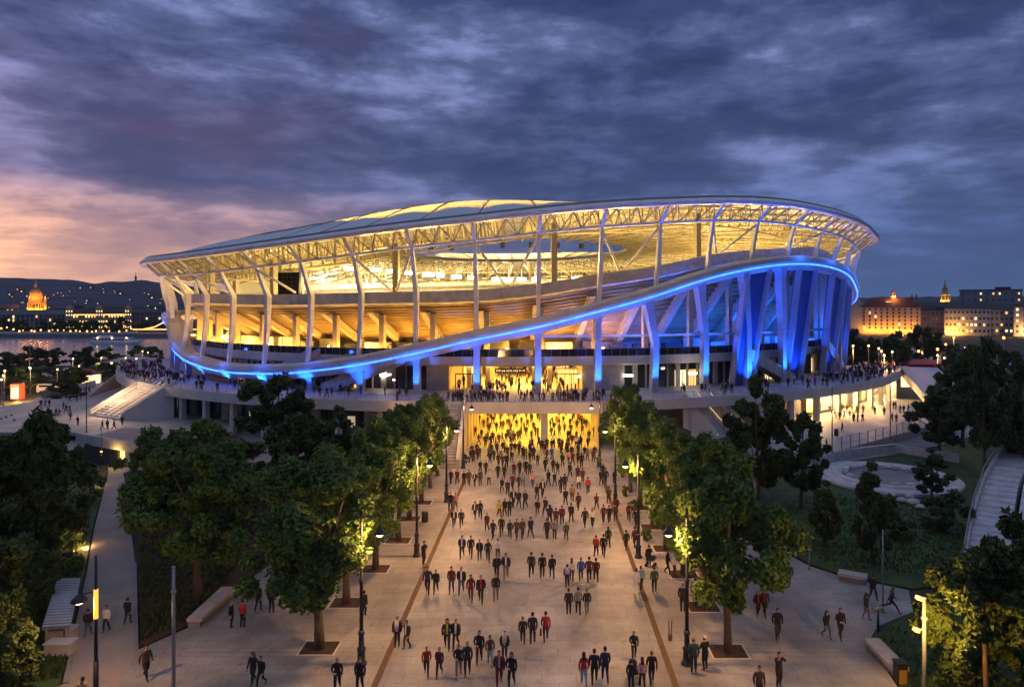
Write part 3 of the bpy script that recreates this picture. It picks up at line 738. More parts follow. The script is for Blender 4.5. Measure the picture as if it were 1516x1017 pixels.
# ------------------------------------------------------------------ ground
def sheet(name, poly, z, m, z0=None):
    mb = MB()
    if z0 is None: mb.add([(p[0], p[1], z) for p in poly], [tuple(range(len(poly)))])
    else: mb.prism(poly, z0, z)
    return struct(mb.build(name, m))
sheet('ground', [(-4000, -200), (4000, -200), (4000, 8000), (-4000, 8000)], -0.30, M['ground'])
def gp(l, z=0.0): return [G(x, y, z)[:2] for x, y in l]
plaza_l = [(150, 1075), (203, 962), (280, 928), (330, 885), (400, 835), (470, 785), (540, 735), (590, 700), (600, 660)]
plaza_r = [(1130, 652), (1125, 700), (1115, 760), (1130, 795), (1150, 812), (1200, 838), (1240, 851), (1290, 862), (1345, 873), (1352, 905), (1300, 926), (1288, 945), (1296, 965), (1350, 1050)]
fy = 94.0
poly = [tuple(v) for v in gp(plaza_l)] + [(-24, 94), (24, 94)] + [tuple(v) for v in gp(plaza_r)]
poly = [(-16, 28)] + [(-24.5, 28)] + poly + [(19.5, 28)]
sheet('plaza_paving', poly, 0.0, M['pave'], -0.4)
SL, SRt = -8.55, 6.85
for x in (SL, SRt):
    sheet('drain_strip', [(x - 0.17, 28), (x + 0.17, 28), (x + 0.17, 79), (x - 0.17, 79)], 0.004, M['strip'])
# dark thin drainage lines across the paving
mb = MB()
for yy in (38.2, 53.5, 69.5): 
    mb.quad((-20, yy, 0.004), (SL - 0.3, yy, 0.004), (SL - 0.3, yy + 0.10, 0.004), (-20, yy + 0.10, 0.004)); mb.quad((SRt + 0.3, yy, 0.004), (19, yy, 0.004), (19, yy + 0.10, 0.004), (SRt + 0.3, yy + 0.10, 0.004))
struct(mb.build('drain_line', M['conc_d']))
sheet('forecourt_paving', [RP(r, a, 0)[:2] for r, a in [(74, x) for x in arc(-62, 62, 3)]] + [RP(108, a, 0)[:2] for a in arc(62, -62, 3)], -0.03, M['conc_d'])
# left path
pl = gp([(95, 1010), (128, 850), (140, 780), (160, 700), (160, 690)]); pr = gp([(205, 690), (183, 700), (200, 832), (203, 962), (175, 1045)])
sheet('path', [(-27.5, 29)] + [tuple(v) for v in pl] + [tuple(v) for v in pr] + [(-23.5, 29)], -0.05, M['path'], -0.3)
sheet('kerb', [G(p[0] - 3, p[1])[:2] for p in ((200, 832), (203, 962))] + [G(p[0] + 2, p[1])[:2] for p in ((203, 962), (200, 832))], 0.02, M['conc_d'], -0.3)
sheet('kerb', gp([(93, 1010), (128, 850), (131, 850), (101, 1010)]), 0.02, M['conc_d'], -0.3)
# lawn on the right, small planting bed
sheet('lawn', gp([(1120, 790), (1150, 806), (1200, 832), (1240, 845), (1290, 856), (1350, 868), (1420, 860), (1500, 800), (1560, 700), (1500, 650), (1320, 640), (1250, 690), (1160, 700), (1110, 730)]), -0.12, M['lawn'], -0.3)
sheet('planting_bed', gp([(1293, 940), (1310, 930), (1352, 905), (1560, 905), (1560, 1060), (1352, 1050), (1300, 965)]), 0.02, M['lawn'], -0.3)
sheet('planting_bed', gp([(207, 700), (262, 690), (560, 735), (470, 783), (400, 832), (330, 880), (280, 922), (207, 955)]), -0.1, M['soil'], -0.3)
sheet('planting_bed', gp([(100, 700), (157, 700), (136, 785), (124, 850), (88, 1010), (40, 1060), (-60, 1060), (-60, 700)]), -0.12, M['lawn'], -0.3)
sheet('grey_yard', gp([(-60, 700), (20, 700), (10, 760), (-60, 800)]), -0.08, M['conc'], -0.3)

# ------------------------------------------------------------------ podium terrace
TZ = 6.0
ter = thing('podium_terrace', (CX, CY, 0), 'curved concrete terrace deck running round the stadium above dark recessed shopfronts', 'terrace')
def tsweep(phs, sect, name, m):
    return sweep(phs, sect, name, m, ter)
TA = arc(-80, 66)
tsweep(TA, lambda ph: [(91, TZ), (75.5, TZ), (75.5, TZ - 1.0), (91, TZ - 1.0)], 'deck', M['pave2'])
tsweep(TA, lambda ph: [(91.0, TZ - 1.15), (91.25, TZ - 1.15), (91.25, TZ + 0.32), (91.0, TZ + 0.32)], 'parapet', M['conc_l'])
mb = MB()
for i in range(-80, 67): mb.tube([RP(91.1, R_(i), TZ + 0.3), RP(91.1, R_(i), TZ + 1.15)], 0.025, 4)
mb.tube([RP(91.1, R_(i), TZ + 1.15) for i in range(-80, -5)], 0.035, 4); mb.tube([RP(91.1, R_(i), TZ + 1.15) for i in range(10, 67)], 0.035, 4)
mb.build('guard_rail', M['steel_g'], ter)
# recessed storey
a_l, a_r = -2.9, 10.2
tsweep(arc(-80, a_l), lambda ph: [(86.4, 0.0), (86.4, TZ - 1), (86.0, TZ - 1), (86.0, 0.0)], 'shopfront', M['glass_d'])
tsweep(arc(a_r, 34), lambda ph: [(86.4, 0.0), (86.4, TZ - 1), (86.0, TZ - 1), (86.0, 0.0)], 'shopfront', M['conc_d'])
tsweep(arc(34, 66), lambda ph: [(86.4, 0.0), (86.4, TZ - 1), (86.0, TZ - 1), (86.0, 0.0)], 'shopfront', M['conc_d'])
for a in list(range(-78, -4, 4)) + list(range(14, 66, 4)):
    mb = MB(); c = RP(90.0, R_(a), 2.4); mb.box(c, (0.75, 0.75, 5.1), rz=R_(a)); mb.build('terrace_pillar', M['conc_l'], ter)
for a in range(-78, -6, 2):
    if a % 3 == 0:
        mb = MB(); mb.box(RP(86.6, R_(a), 2.5), (1.7, 0.5, 4.8), rz=R_(a)); mb.build('wall_pier', M['conc'], ter)
# lit openings on the right: bays with warm lamps and glazed shops
for i, (a, wd, kind) in enumerate(((36.0, 2.6, 'bay'), (39.6, 5.2, 'shop'), (43.4, 2.4, 'bay'), (50.0, 2.6, 'bay'), (57.5, 6.5, 'shop'))):
    ar = R_(a)
    mb = MB(); mb.box(RP(86.6, ar, 3.3), (wd, 0.5, 3.4), rz=ar); o = mb.build('lit_shopfront' if kind == 'shop' else 'lit_bay', M['litwinw'] if kind == 'shop' else M['gold'], ter)
    fb = MB(); n_ = 6 if kind == 'shop' else 1
    for q in range(n_ + 1):
        c = RP(86.95, ar, 3.3) + Vector((math.cos(ar), math.sin(ar), 0)) * wd * (q / n_ - 0.5); fb.box(c, (0.16, 0.2, 3.4), rz=ar)
    if kind == 'shop':
        for zz in (2.6, 3.9): fb.box(RP(86.95, ar, zz), (wd, 0.12, 0.1), rz=ar)
    fb.build('mullion', M['steel_g'], o, origin=o['_o'])
    mb = MB(); mb.blob(RP(88.4, ar, 4.6), 0.28); l_ = mb.build('bay_lamp', M['bulb'], ter, True)
    light('POINT', 'bay_light', RP(88.9, ar, 4.0), (1.0, 0.60, 0.22), 1900 if kind == 'bay' else 2600, ter, shadow_soft_size=0.2)
for a in (-41, -36, -26, -14, -10):
    ar = R_(a); mb = MB(); mb.box(RP(86.55, ar, 2.4), (1.1, 0.2, 1.6), rz=ar); mb.build('dim_window', emit('dim_window', (1, 0.8, 0.5), 0.35), ter)
# footbridge band in front of the lower portal, and its pillar
mb = MB(); mb.box((-1.1, 91.75, 5.55), (18.6, 0.5, 1.55)); mb.build('footbridge_parapet', M['conc_l'], ter)
mb = MB(); mb.box((-1.1, 94.5, 5.45), (18.4, 5.2, 0.9)); mb.build('footbridge_deck', M['conc'], ter)
mb = MB(); mb.box((0.35, 92.6, 2.45), (0.95, 0.9, 4.95)); mb.build('portal_pillar', M['conc'], ter)
# lower passage
ps = MB(); x0, x1, y0, y1 = -10.2, 7.9, 92.3, 134
ps.quad((x0, y0, 0.006), (x1, y0, 0.006), (x1, y1, 0.006), (x0, y1, 0.006), 1)
ps.quad((x0, y0, 0), (x0, y1, 0), (x0, y1, 4.95), (x0, y0, 4.95)); ps.quad((x1, y0, 0), (x1, y1, 0), (x1, y1, 4.95), (x1, y0, 4.95))
ps.quad((x0, y1, 0), (x1, y1, 0), (x1, y1, 4.95), (x0, y1, 4.95)); ps.quad((x0, y0, 4.95), (x1, y0, 4.95), (x1, y1, 4.95), (x0, y1, 4.95))
ps.build('lower_passage', [M['gold'], paving('passage_floor', (0.5, 0.44, 0.32), 1.2, 1.2, .1, .6, .3)], ter)
for y in (94, 98, 102, 107, 113, 120, 128):
    mb = MB(); mb.box((-1.1, y, 4.86), (15, 0.4, 0.1)); mb.build('ceiling_light', M['hall'], ter)
for x in (x0 + 0.15, x1 - 0.15):
    for y in (93.5, 97.5, 101.5, 106):
        mb = MB(); mb.box((x, y, 2.47), (0.3, 1.2, 4.9)); mb.build('passage_pilaster', M['gold'], ter)
for y, pw_ in ((96, 950), (106, 1900), (118, 3100), (129, 3100)): light('AREA', 'passage_light', (-1.1, y, 4.8), (1.0, 0.54, 0.035), pw_, ter, shape='RECTANGLE', size=14, size_y=4)
# stair tower walls beside the passage
def stair(name, top0, top1, bot0, bot1, z0, z1, n, label, m=M['conc'], lit=False, rails=True, group=None):
    """broad flight between a top edge (top0-top1 at z1) and a bottom edge (bot0-bot1 at z0)"""
    top0, top1, bot0, bot1 = [Vector((p[0], p[1], 0)) for p in (top0, top1, bot0, bot1)]
    c = (bot0 + bot1) / 2
    t = thing(name, (c.x, c.y, z0), label, 'stairs', group)
    mb = MB()
    for i in range(n):
        f0, f1 = i / n, (i + 1) / n
        a, b = bot0.lerp(top0, f0), bot1.lerp(top1, f0); a2, b2 = bot0.lerp(top0, f1), bot1.lerp(top1, f1)
        z = z0 + (z1 - z0) * f1; zb = z0 + (z1 - z0) * f0
        mb.quad(Vector((a.x, a.y, zb)), Vector((b.x, b.y, zb)), Vector((b.x, b.y, z)), Vector((a.x, a.y, z)))
        mb.quad(Vector((a.x, a.y, z)), Vector((b.x, b.y, z)), Vector((b2.x, b2.y, z)), Vector((a2.x, a2.y, z)))
    mb.build('steps', m, t)
    for (b_, t_) in ((bot0, top0), (bot1, top1)):
        side = (bot0 - bot1).normalized() * (0.22 if b_ is bot0 else -0.22)
        w_ = MB(); e0 = b_ + side * 0.1; e1 = t_ + side * 0.1; f0 = b_ + side * 2; f1 = t_ + side * 2
        dz = Vector((0, 0, 1))
        w_.loft([[e0 + dz * (z0 - 0.4), f0 + dz * (z0 - 0.4), f0 + dz * (z0 + 1.1), e0 + dz * (z0 + 1.1)], [e1 + dz * (z0 - 0.4), f1 + dz * (z0 - 0.4), f1 + dz * (z1 + 1.0), e1 + dz * (z1 + 1.0)]], True, True)
        w_.build('side_wall', M['conc_l'], t)
    if rails:
        for q in ((0.33, 0.67) if (bot0 - bot1).length > 4 else (0.5,)):
            a = bot0.lerp(bot1, q); b = top0.lerp(top1, q); r_ = MB()
            r_.tube([a + dz * (z0 + 0.95), b + dz * (z1 + 0.95)], 0.04, 5)
            for j in range(7):
                p_ = a.lerp(b, j / 6); zz = z0 + (z1 - z0) * j / 6; r_.tube([p_ + dz * zz, p_ + dz * (zz + 0.95)], 0.03, 4)
            r_.build('handrail', M['steel_w'], t)
    if lit:
        for q in lit:
            a = bot0.lerp(bot1, q); b = top0.lerp(top1, q); r_ = MB()
            r_.tube([a + dz * (z0 + 0.55), b + dz * (z1 + 0.55)], 0.032, 4); r_.build('light_line', M['stairled'], t)
    return t
M['stairled'] = emit('stair_light_line', (1.0, 0.66, 0.30), 1.1)
LZ = 1.2
stair('staircase', (-14.0, 91.9), (-10.6, 91.9), (-13.6, 80.8), (-10.2, 80.8), 0, TZ, 22, 'concrete staircase with pale side walls left of the footbridge', M['conc'])
lt = stair('staircase', G(217, 566, TZ), G(255, 574, TZ), G(134, 616, LZ), G(178, 622, LZ), LZ, TZ, 16, 'wide staircase with lit rails climbing from the left plaza', M['conc_l'], lit=(0.04, 0.22, 0.4, 0.58, 0.76, 0.95))
light('POINT', 'stair_glow', G(165, 596, 3.2) + Vector((0.5, -1, 2.6)), (1.0, 0.62, 0.36), 1300, lt, shadow_soft_size=0.3)
rt = stair('staircase', G(1014, 590, TZ), G(1052, 586, TZ), G(1062, 650, 0.2), G(1104, 640, 0.2), 0.2, TZ, 18, 'pale staircase with lit edges behind the trees right of the footbridge', M['conc_l'], lit=(0.03, 0.5, 0.97))
# house-like block beside the left stairs with a dark door
b0 = G(184, 621, LZ); b1 = G(262, 611, LZ); b2 = G(258, 575, TZ)
hb = thing('stair_block', b0, 'pale concrete block with dark doorways below the lit left staircase', 'building')
dirv = (b1 - b0); dirv.z = 0; L_ = dirv.length; ang = math.atan2(dirv.y, dirv.x); nrm = Vector((-math.sin(ang), math.cos(ang), 0))
mb = MB(); q0 = Vector((b0.x, b0.y, 0)); q1 = Vector((b1.x, b1.y, 0)); dz = Vector((0, 0, 1))
mb.loft([[q0 + dz * (LZ - .5), q0 + nrm * 4 + dz * (LZ - .5), q0 + nrm * 4 + dz * (LZ + 0.8), q0 + dz * (LZ + 0.8)], [q1 + dz * (LZ - .5), q1 + nrm * 4 + dz * (LZ - .5), q1 + nrm * 4 + dz * (TZ + 0.6), q1 + dz * (TZ + 0.6)]], True, True)
mb.build('wall', M['conc'], hb)
for f_, wd, hh in ((0.83, 1.3, 2.5), (0.52, 0.7, 1.7)):
    c = q0.lerp(q1, f_) - nrm * 0.04 + dz * (LZ + hh / 2); mb = MB(); mb.box(c, (wd, 0.12, hh), rz=ang); mb.build('door', M['dark'], hb)
# left plaza on top of the underpass
lp = [(112, 640), (150, 646), (215, 660), (300, 650), (345, 640), (345, 600), (250, 580), (215, 560), (150, 566), (80, 582), (20, 600), (-40, 605), (-60, 640), (40, 640)]
lpz = [G(x, y, LZ)[:2] for x, y in lp]
up = thing('left_plaza_deck', (lpz[0][0], lpz[0][1], 0), 'raised pale plaza deck with concrete edge wall above the underpass', 'terrace')
mb = MB(); mb.prism(lpz, LZ - 0.5, LZ); mb.build('deck', M['pave2'], up)
e = [AT(112, 637, 86.5), AT(150, 645, 83.5), AT(215, 660, 79.6)]
mb = MB()
for a, b in zip(e[:-1], e[1:]):
    d = Vector((0, 0.35, 0)); zt = 3.15
    mb.loft([[Vector((p.x, p.y, 1.95)), Vector((p.x, p.y + .35, 1.95)), Vector((p.x, p.y + .35, zt)), Vector((p.x, p.y, zt))] for p in (a, b)], True, True)
mb.build('edge_wall', M['conc'], up)
mb = MB(); a, b = e[0], e[2]
mb.loft([[Vector((p.x, p.y + 0.3, 1.96)), Vector((p.x + 1, p.y + 9, 1.96)), Vector((p.x + 1, p.y + 9, 2.3)), Vector((p.x, p.y + .3, 2.3))] for p in e], True, True); mb.build('canopy', M['conc_d'], up)
# right-hand abutment and back wall with glowing doorway
p0 = G(185, 692); p1 = G(212, 694)
mb = MB(); mb.loft([[(p0.x, p0.y, -0.2), (p0.x, p0.y + 6, -0.2), (p0.x, p0.y + 6, 2.1), (p0.x, p0.y, 2.1)], [(p1.x, p1.y, -0.2), (p1.x, p1.y + 6, -0.2), (p1.x, p1.y + 6, 2.1), (p1.x, p1.y, 2.1)]], True, True); mb.build('abutment', M['conc'], up)
q0 = G(112, 686); q1 = G(162, 691)
mb = MB(); mb.loft([[(p.x, p.y + 1.6, -0.2), (p.x, p.y + 2, -0.2), (p.x, p.y + 2, 2.1), (p.x, p.y + 1.6, 2.1)] for p in (q0, q1)], True, True); mb.build('underpass_wall', M['dark'], up)
d0 = G(163, 691)
mb = MB(); mb.box((d0.x + 0.75, d0.y + 2.2, 1.0), (1.7, 0.2, 2.3)); ud = mb.build('underpass_doorway', emit('doorway_glow', (1.0, 0.62, 0.16), 2.0), up)
mb = MB()
for q in range(3): mb.box((d0.x + 0.55 + 0.25 * q, d0.y + 2.06, 1.5), (0.07, 0.06, 0.8))
mb.box((d0.x + 0.8, d0.y + 2.06, 1.15), (0.9, 0.06, 0.07)); mb.box((d0.x + 0.8, d0.y + 2.06, 1.9), (0.9, 0.06, 0.07)); mb.build('door_grille', M['black'], ud)
light('POINT', 'underpass_light', (d0.x + 0.4, d0.y - 0.2, 1.7), (1.0, 0.58, 0.15), 130, up, shadow_soft_size=0.2)
# ramp wall further back on the left plaza
r0 = G(132, 588, LZ); r1 = G(196, 566, LZ); 
rw = thing('ramp_wall', r0, 'low sloping concrete ramp wall behind the lit left staircase', 'wall')
mb = MB(); mb.loft([[(r0.x, r0.y, LZ - .4), (r0.x, r0.y + .5, LZ - .4), (r0.x, r0.y + .5, LZ + .5), (r0.x, r0.y, LZ + .5)], [(r1.x, r1.y, LZ - .4), (r1.x, r1.y + .5, LZ - .4), (r1.x, r1.y + .5, TZ + .2), (r1.x, r1.y, TZ + .2)]], True, True); mb.build('wall', M['conc_l'], rw)
c = r0.lerp(r1, 0.84); mb = MB(); mb.box((c.x, c.y - 0.1, LZ + 1.1), (1.0, 0.16, 2.2), rz=math.atan2(r1.y - r0.y, r1.x - r0.x)); mb.build('door', M['dark'], rw)
bwp = [G(x, y, LZ) for x, y in ((62, 590), (110, 581), (140, 573))]
bw = thing('boundary_wall', bwp[0], 'long low pale wall along the back of the left plaza', 'wall')
mb = MB(); mb.loft([[(p.x, p.y, LZ - .4), (p.x, p.y + .4, LZ - .4), (p.x, p.y + .4, LZ + 1.5), (p.x, p.y, LZ + 1.5)] for p in bwp], True, True); mb.build('wall', M['conc'], bw)
# ------------------------------------------------------------------ right plaza, ramp, fence
RZ = 1.0
rp_ = [RP(86.5, R_(a), RZ)[:2] for a in range(28, 67, 3)] + [tuple(G(x, y, RZ)[:2]) for x, y in ((1365, 604), (1400, 612), (1372, 632), (1320, 645), (1240, 668), (1205, 672), (1150, 668), (1120, 640))]
sheet('right_plaza', rp_, RZ, M['pave2'], -0.3)
# wedge ramp beyond the terrace end
w0 = RP(91.1, R_(64), 0); w1 = G(1372, 600, RZ)
wr = thing('ramp', (w0.x, w0.y, 0), 'sloping concrete ramp descending from the right end of the terrace', 'ramp')
mb = MB()
dv = Vector((w1.x - w0.x, w1.y - w0.y, 0)); nn = Vector((-dv.y, dv.x, 0)).normalized()
mb.loft([[w0 + dz * 4.6, w0 + nn * 7 + dz * 4.6, w0 + nn * 7 + dz * 6.35, w0 + dz * 6.35], [w0 + dv + dz * 0.9, w0 + dv + nn * 7 + dz * 0.9, w0 + dv + nn * 7 + dz * 2.6, w0 + dv + dz * 2.6]], True, True); mb.build('flight', M['conc_l'], wr)
mb = MB(); mb.loft([[w0 + nn * 3 + dz * 0.9, w0 + nn * 3.3 + dz * 0.9, w0 + nn * 3.3 + dz * 4.7, w0 + nn * 3 + dz * 4.7], [w0 + dv * .93 + nn * 3 + dz * 0.9, w0 + dv * .93 + nn * 3.3 + dz * 0.9, w0 + dv * .93 + nn * 3.3 + dz * 1.3, w0 + dv * .93 + nn * 3 + dz * 1.3]], True, True); mb.build('under_wall', M['gold'], wr)
for q in (0.18, 0.38, 0.58):
    c = w0 + dv * q + nn * 2.9; hh = 3.0 * (1 - q); mb = MB(); mb.box(c + dz * (1 + hh / 2), (1.6, 0.12, hh), rz=math.atan2(dv.y, dv.x)); mb.build('lit_window', M['litwinw'], wr)
light('POINT', 'ramp_light', w0 + dv * 0.3 + nn * 1.3 + dz * 3.4, (1.0, 0.64, 0.25), 500, wr, shadow_soft_size=0.3)
# fence
fpts = [G(x, y, RZ) for x, y in ((1196, 678), (1232, 672), (1285, 659), (1318, 651), (1362, 636))]
fe = thing('mesh_fence', fpts[0], 'long metal fence with thin posts along the edge of the right plaza', 'fence')
mb = MB(); pts = []
for a, b in zip(fpts[:-1], fpts[1:]):
    n_ = max(2, int((b - a).length / 1.9))
    pts += [a.lerp(b, i / n_) for i in range(n_)]
pts.append(fpts[-1])
for p in pts:
    mb = MB(); mb.box(p + dz * 0.95, (0.09, 0.09, 1.95)); mb.build('post', M['steel_g'], fe)
mb = MB()
for a, b in zip(pts[:-1], pts[1:]):
    for zz in (0.15, 1.0, 1.85): mb.tube([a + dz * zz, b + dz * zz], 0.025, 4)
    for j in range(1, 9): 
        p = a.lerp(b, j / 9); mb.tube([p + dz * 0.15, p + dz * 1.85], 0.012, 3)
mb.build('infill', M['steel_g'], fe)
# retaining wall under the fence
rpts = [G(x, y, 0) for x, y in ((1210, 688), (1258, 676), (1325, 668), (1420, 684))]
rw2 = thing('retaining_wall', rpts[0], 'curved weathered retaining wall behind the round fountain', 'wall')
mb = MB(); mb.loft([[(p.x, p.y, -0.3), (p.x, p.y + .5, -0.3), (p.x, p.y + .5, 0.95), (p.x, p.y, 0.95)] for p in rpts], True, True); mb.build('wall', M['stone'], rw2)
# round fountain
fc = G(1313, 706)
fo = thing('fountain', (fc.x, fc.y, 0), 'round stone fountain with a dark empty basin in the right garden', 'fountain')
mb = MB(); prof = [(4.6, 0.1), (5.0, 0.35), (5.6, 0.35), (5.8, 0.12), (7.4, 0.10), (7.5, -0.25)]
mb.loft([[Vector((fc.x + r * 1.02 * math.cos(a), fc.y + r * math.sin(a), z)) for a in [2 * math.pi * k / 40 for k in range(40)]] for r, z in prof], True, False); mb.build('stone_ring', M['stone'], fo, False)
mb = MB(); mb.prism([(fc.x + 4.7 * math.cos(2 * math.pi * k / 32), fc.y + 4.7 * math.sin(2 * math.pi * k / 32)) for k in range(32)], -0.25, 0.02); mb.build('basin', M['conc_d'], fo)
r4 = random.Random(9)
for k in range(16):
    a = 2 * math.pi * k / 16 + 0.1; mb = MB(); mb.box((fc.x + 4.3 * math.cos(a), fc.y + 4.3 * math.sin(a), 0.25), (r4.uniform(.5, 1.4), .5, .35), rz=a + 1.57); mb.build('rim_stone', M['stone'], fo)
# loose boulders at the fountain's front edge
for x, y, s in ((1335, 742, .55), (1352, 745, .7), (1347, 737, .5), (1322, 735, .4), (1362, 752, .45)):
    p = G(x, y); t_ = MB(); t_.blob((p.x, p.y, 0.15), (s, s * .7, s * .5), seg=7, rings=4); o = t_.build('boulder', M['stone'])
    tag(o, 'pale boulder on the lawn edge in front of the round fountain', 'boulder', 'boulders in front of the fountain')
# stone seating steps with a railing wall on the far right
wl = [G(x, y) for x, y in ((1424, 840), (1432, 800), (1441, 768), (1455, 731), (1476, 700), (1500, 690))]
am = thing('seating_steps', (wl[0].x, wl[0].y, 0), 'pale stone steps and slabs behind a grey railing wall at far right', 'seating steps')
def off(i, d):
    a = wl[max(0, i - 1)]; b = wl[min(len(wl) - 1, i + 1)]; t_ = (b - a).normalized(); return wl[i] + Vector((t_.y, -t_.x, 0)) * d
zt_ = [0.3, 0.7, 1.0, 1.4, 1.9, 2.2]
mb = MB(); mb.loft([[off(i, d) + dz * z for d, z in ((0, -.3), (.28, -.3), (.28, zt_[i] + .55), (0, zt_[i] + .55))] for i in range(6)], True, True); mb.build('side_wall', M['conc'], am)
mb = MB(); rp2 = [off(i, .14) + dz * (zt_[i] + 1.5) for i in range(6)]; mb.tube(rp2, .045, 5)
for a, b, ia in zip(rp2[:-1], rp2[1:], range(5)):
    for q in range(8):
        p_ = a.lerp(b, q / 8); mb.tube([p_, p_ - dz * .98], .022, 4)
mb.build('railing', M['steel_g'], am)
mb = MB(); ns_ = 26
for q in range(ns_):
    f0 = q / ns_ * 5; f1 = (q + 1) / ns_ * 5
    def at_(f, d):
        i0 = min(4, int(f)); return off(i0, d).lerp(off(i0 + 1, d), f - i0), zt_[i0] + (zt_[i0 + 1] - zt_[i0]) * (f - i0)
    (a, z), (b, z2) = at_(f0, .3), at_(f0, 3.0); (c_, z3), (d_, z4) = at_(f1, .3), at_(f1, 3.0); zz = (z + z3) / 2
    mb.prism([(a.x, a.y), (b.x, b.y), (d_.x, d_.y), (c_.x, c_.y)], -.3, zz)
mb.build('steps', M['stone'], am)
for k_, (d0_, d1_, h_) in enumerate(((3.4, 6.4, .75), (6.5, 9.6, .5), (9.7, 14, .25))):
    mb = MB(); mb.loft([[off(i, d) + dz * z for d, z in ((d0_, -.3), (d1_, -.3), (d1_, zt_[i] * .5 + h_), (d0_, zt_[i] * .5 + h_))] for i in range(5)], True, True); mb.build('stone_slab', M['stone'], am)
# benches
def bench(p, q, label, w_=0.9, h_=0.55):
    a, b = G(*p), G(*q); c = (a + b) / 2; d = b - a
    t = thing('stone_bench', c, label, 'bench', rz=math.atan2(d.y, d.x)); L_ = d.length
    mb = MB(); n_ = max(1, int(L_ / 2.2))
    for i in range(n_): mb.box((-L_ / 2 + L_ * (i + .5) / n_, 0, h_ - 0.1), (L_ / n_ - 0.025, w_, 0.2))
    mb.build('seat', M['bench'], t, origin=(0, 0, 0))
    mb = MB(); mb.box((0, 0.04, (h_ - 0.2) / 2), (L_ - 0.15, w_ - 0.2, h_ - 0.2)); mb.build('base', M['conc_d'], t, origin=(0, 0, 0))
bench((287, 929), (338, 880), 'long pale stone bench on the left plaza edge by two standing men')
bench((1150, 815), (1164, 829), 'short stone bench beside the walker in a green top')
bench((1241, 856), (1284, 864), 'pale stone bench along the lawn behind the grey post')
bench((1290, 958), (1334, 1004), 'long stone bench beside the planting bed with yellow bin')
# yellow bin
p = G(1333, 1010); bn = thing('litter_bin', p, 'small black litter bin with yellow front at the long bench end', 'bin')
mb = MB(); mb.box((0, 0, .5), (.5, .5, 1.0)); mb.build('body', M['black'], bn, origin=(0, 0, 0))
mb = MB(); mb.box((0, -.27, .42), (.4, .03, .7)); mb.build('front_panel', mat('yellow_paint', (.28, .16, .02), .5), bn, origin=(0, 0, 0))
mb = MB(); mb.box((0, 0, 1.06), (.58, .58, .1)); mb.build('lid', M['black'], bn, origin=(0, 0, 0))
# shelter with slatted roof on the left
c = [AT(85, 858, 44.5), AT(119, 858, 44.5), AT(104, 926, 38.6), AT(62, 934, 38.6)]
c = [Vector((v.x, v.y, z)) for v, z in zip(c, (1.6, 1.6, 1.3, 1.2))]
shl = thing('bus_shelter', (c[2].x, c[2].y, 0), 'open shelter with pale ribbed roof beside the left path', 'shelter')
mb = MB(); mb.loft([[c[0], c[1]], [c[3], c[2]]], False, False); mb.loft([[v - dz * .12 for v in (c[0], c[1])], [v - dz * .12 for v in (c[3], c[2])]], False, False)
mb.build('roof', mat('ribbed_roof', (.42, .48, .58), .45, .2, var=.1, scale=2), shl)
mb = MB()
for i in range(19):
    f_ = i / 18; mb.tube([c[0].lerp(c[3], f_) + dz * .03, c[1].lerp(c[2], f_) + dz * .03], 0.028, 4)
mb.build('roof_rib', mat('rib_metal', (.30, .33, .38), .4, .3), shl)
for v in (c[1].lerp(c[0], .15), c[2].lerp(c[3], .15), c[0].lerp(c[1], .15), c[3].lerp(c[2], .15)):
    mb = MB(); mb.tube([(v.x, v.y, -.2), (v.x, v.y, v.z)], .06, 6); mb.build('post', M['steel_g'], shl)
for i, (x, y, s) in enumerate(((92, 945, 1.2), (90, 966, 1.2))):
    p = G(x, y); t_ = thing('concrete_block', p, ('pale concrete block just below the shelter roof' if i == 0 else 'nearer pale concrete block under the shelter beside the path'), 'concrete block')
    mb = MB(); mb.box((0, 0, .3), (1.4, .7, .6)); mb.build('body', M['bench'], t_, origin=(0, 0, 0)); mb = MB(); mb.box((0, 0, .64), (1.5, .8, .08)); mb.build('cap', M['conc_l'], t_, origin=(0, 0, 0))
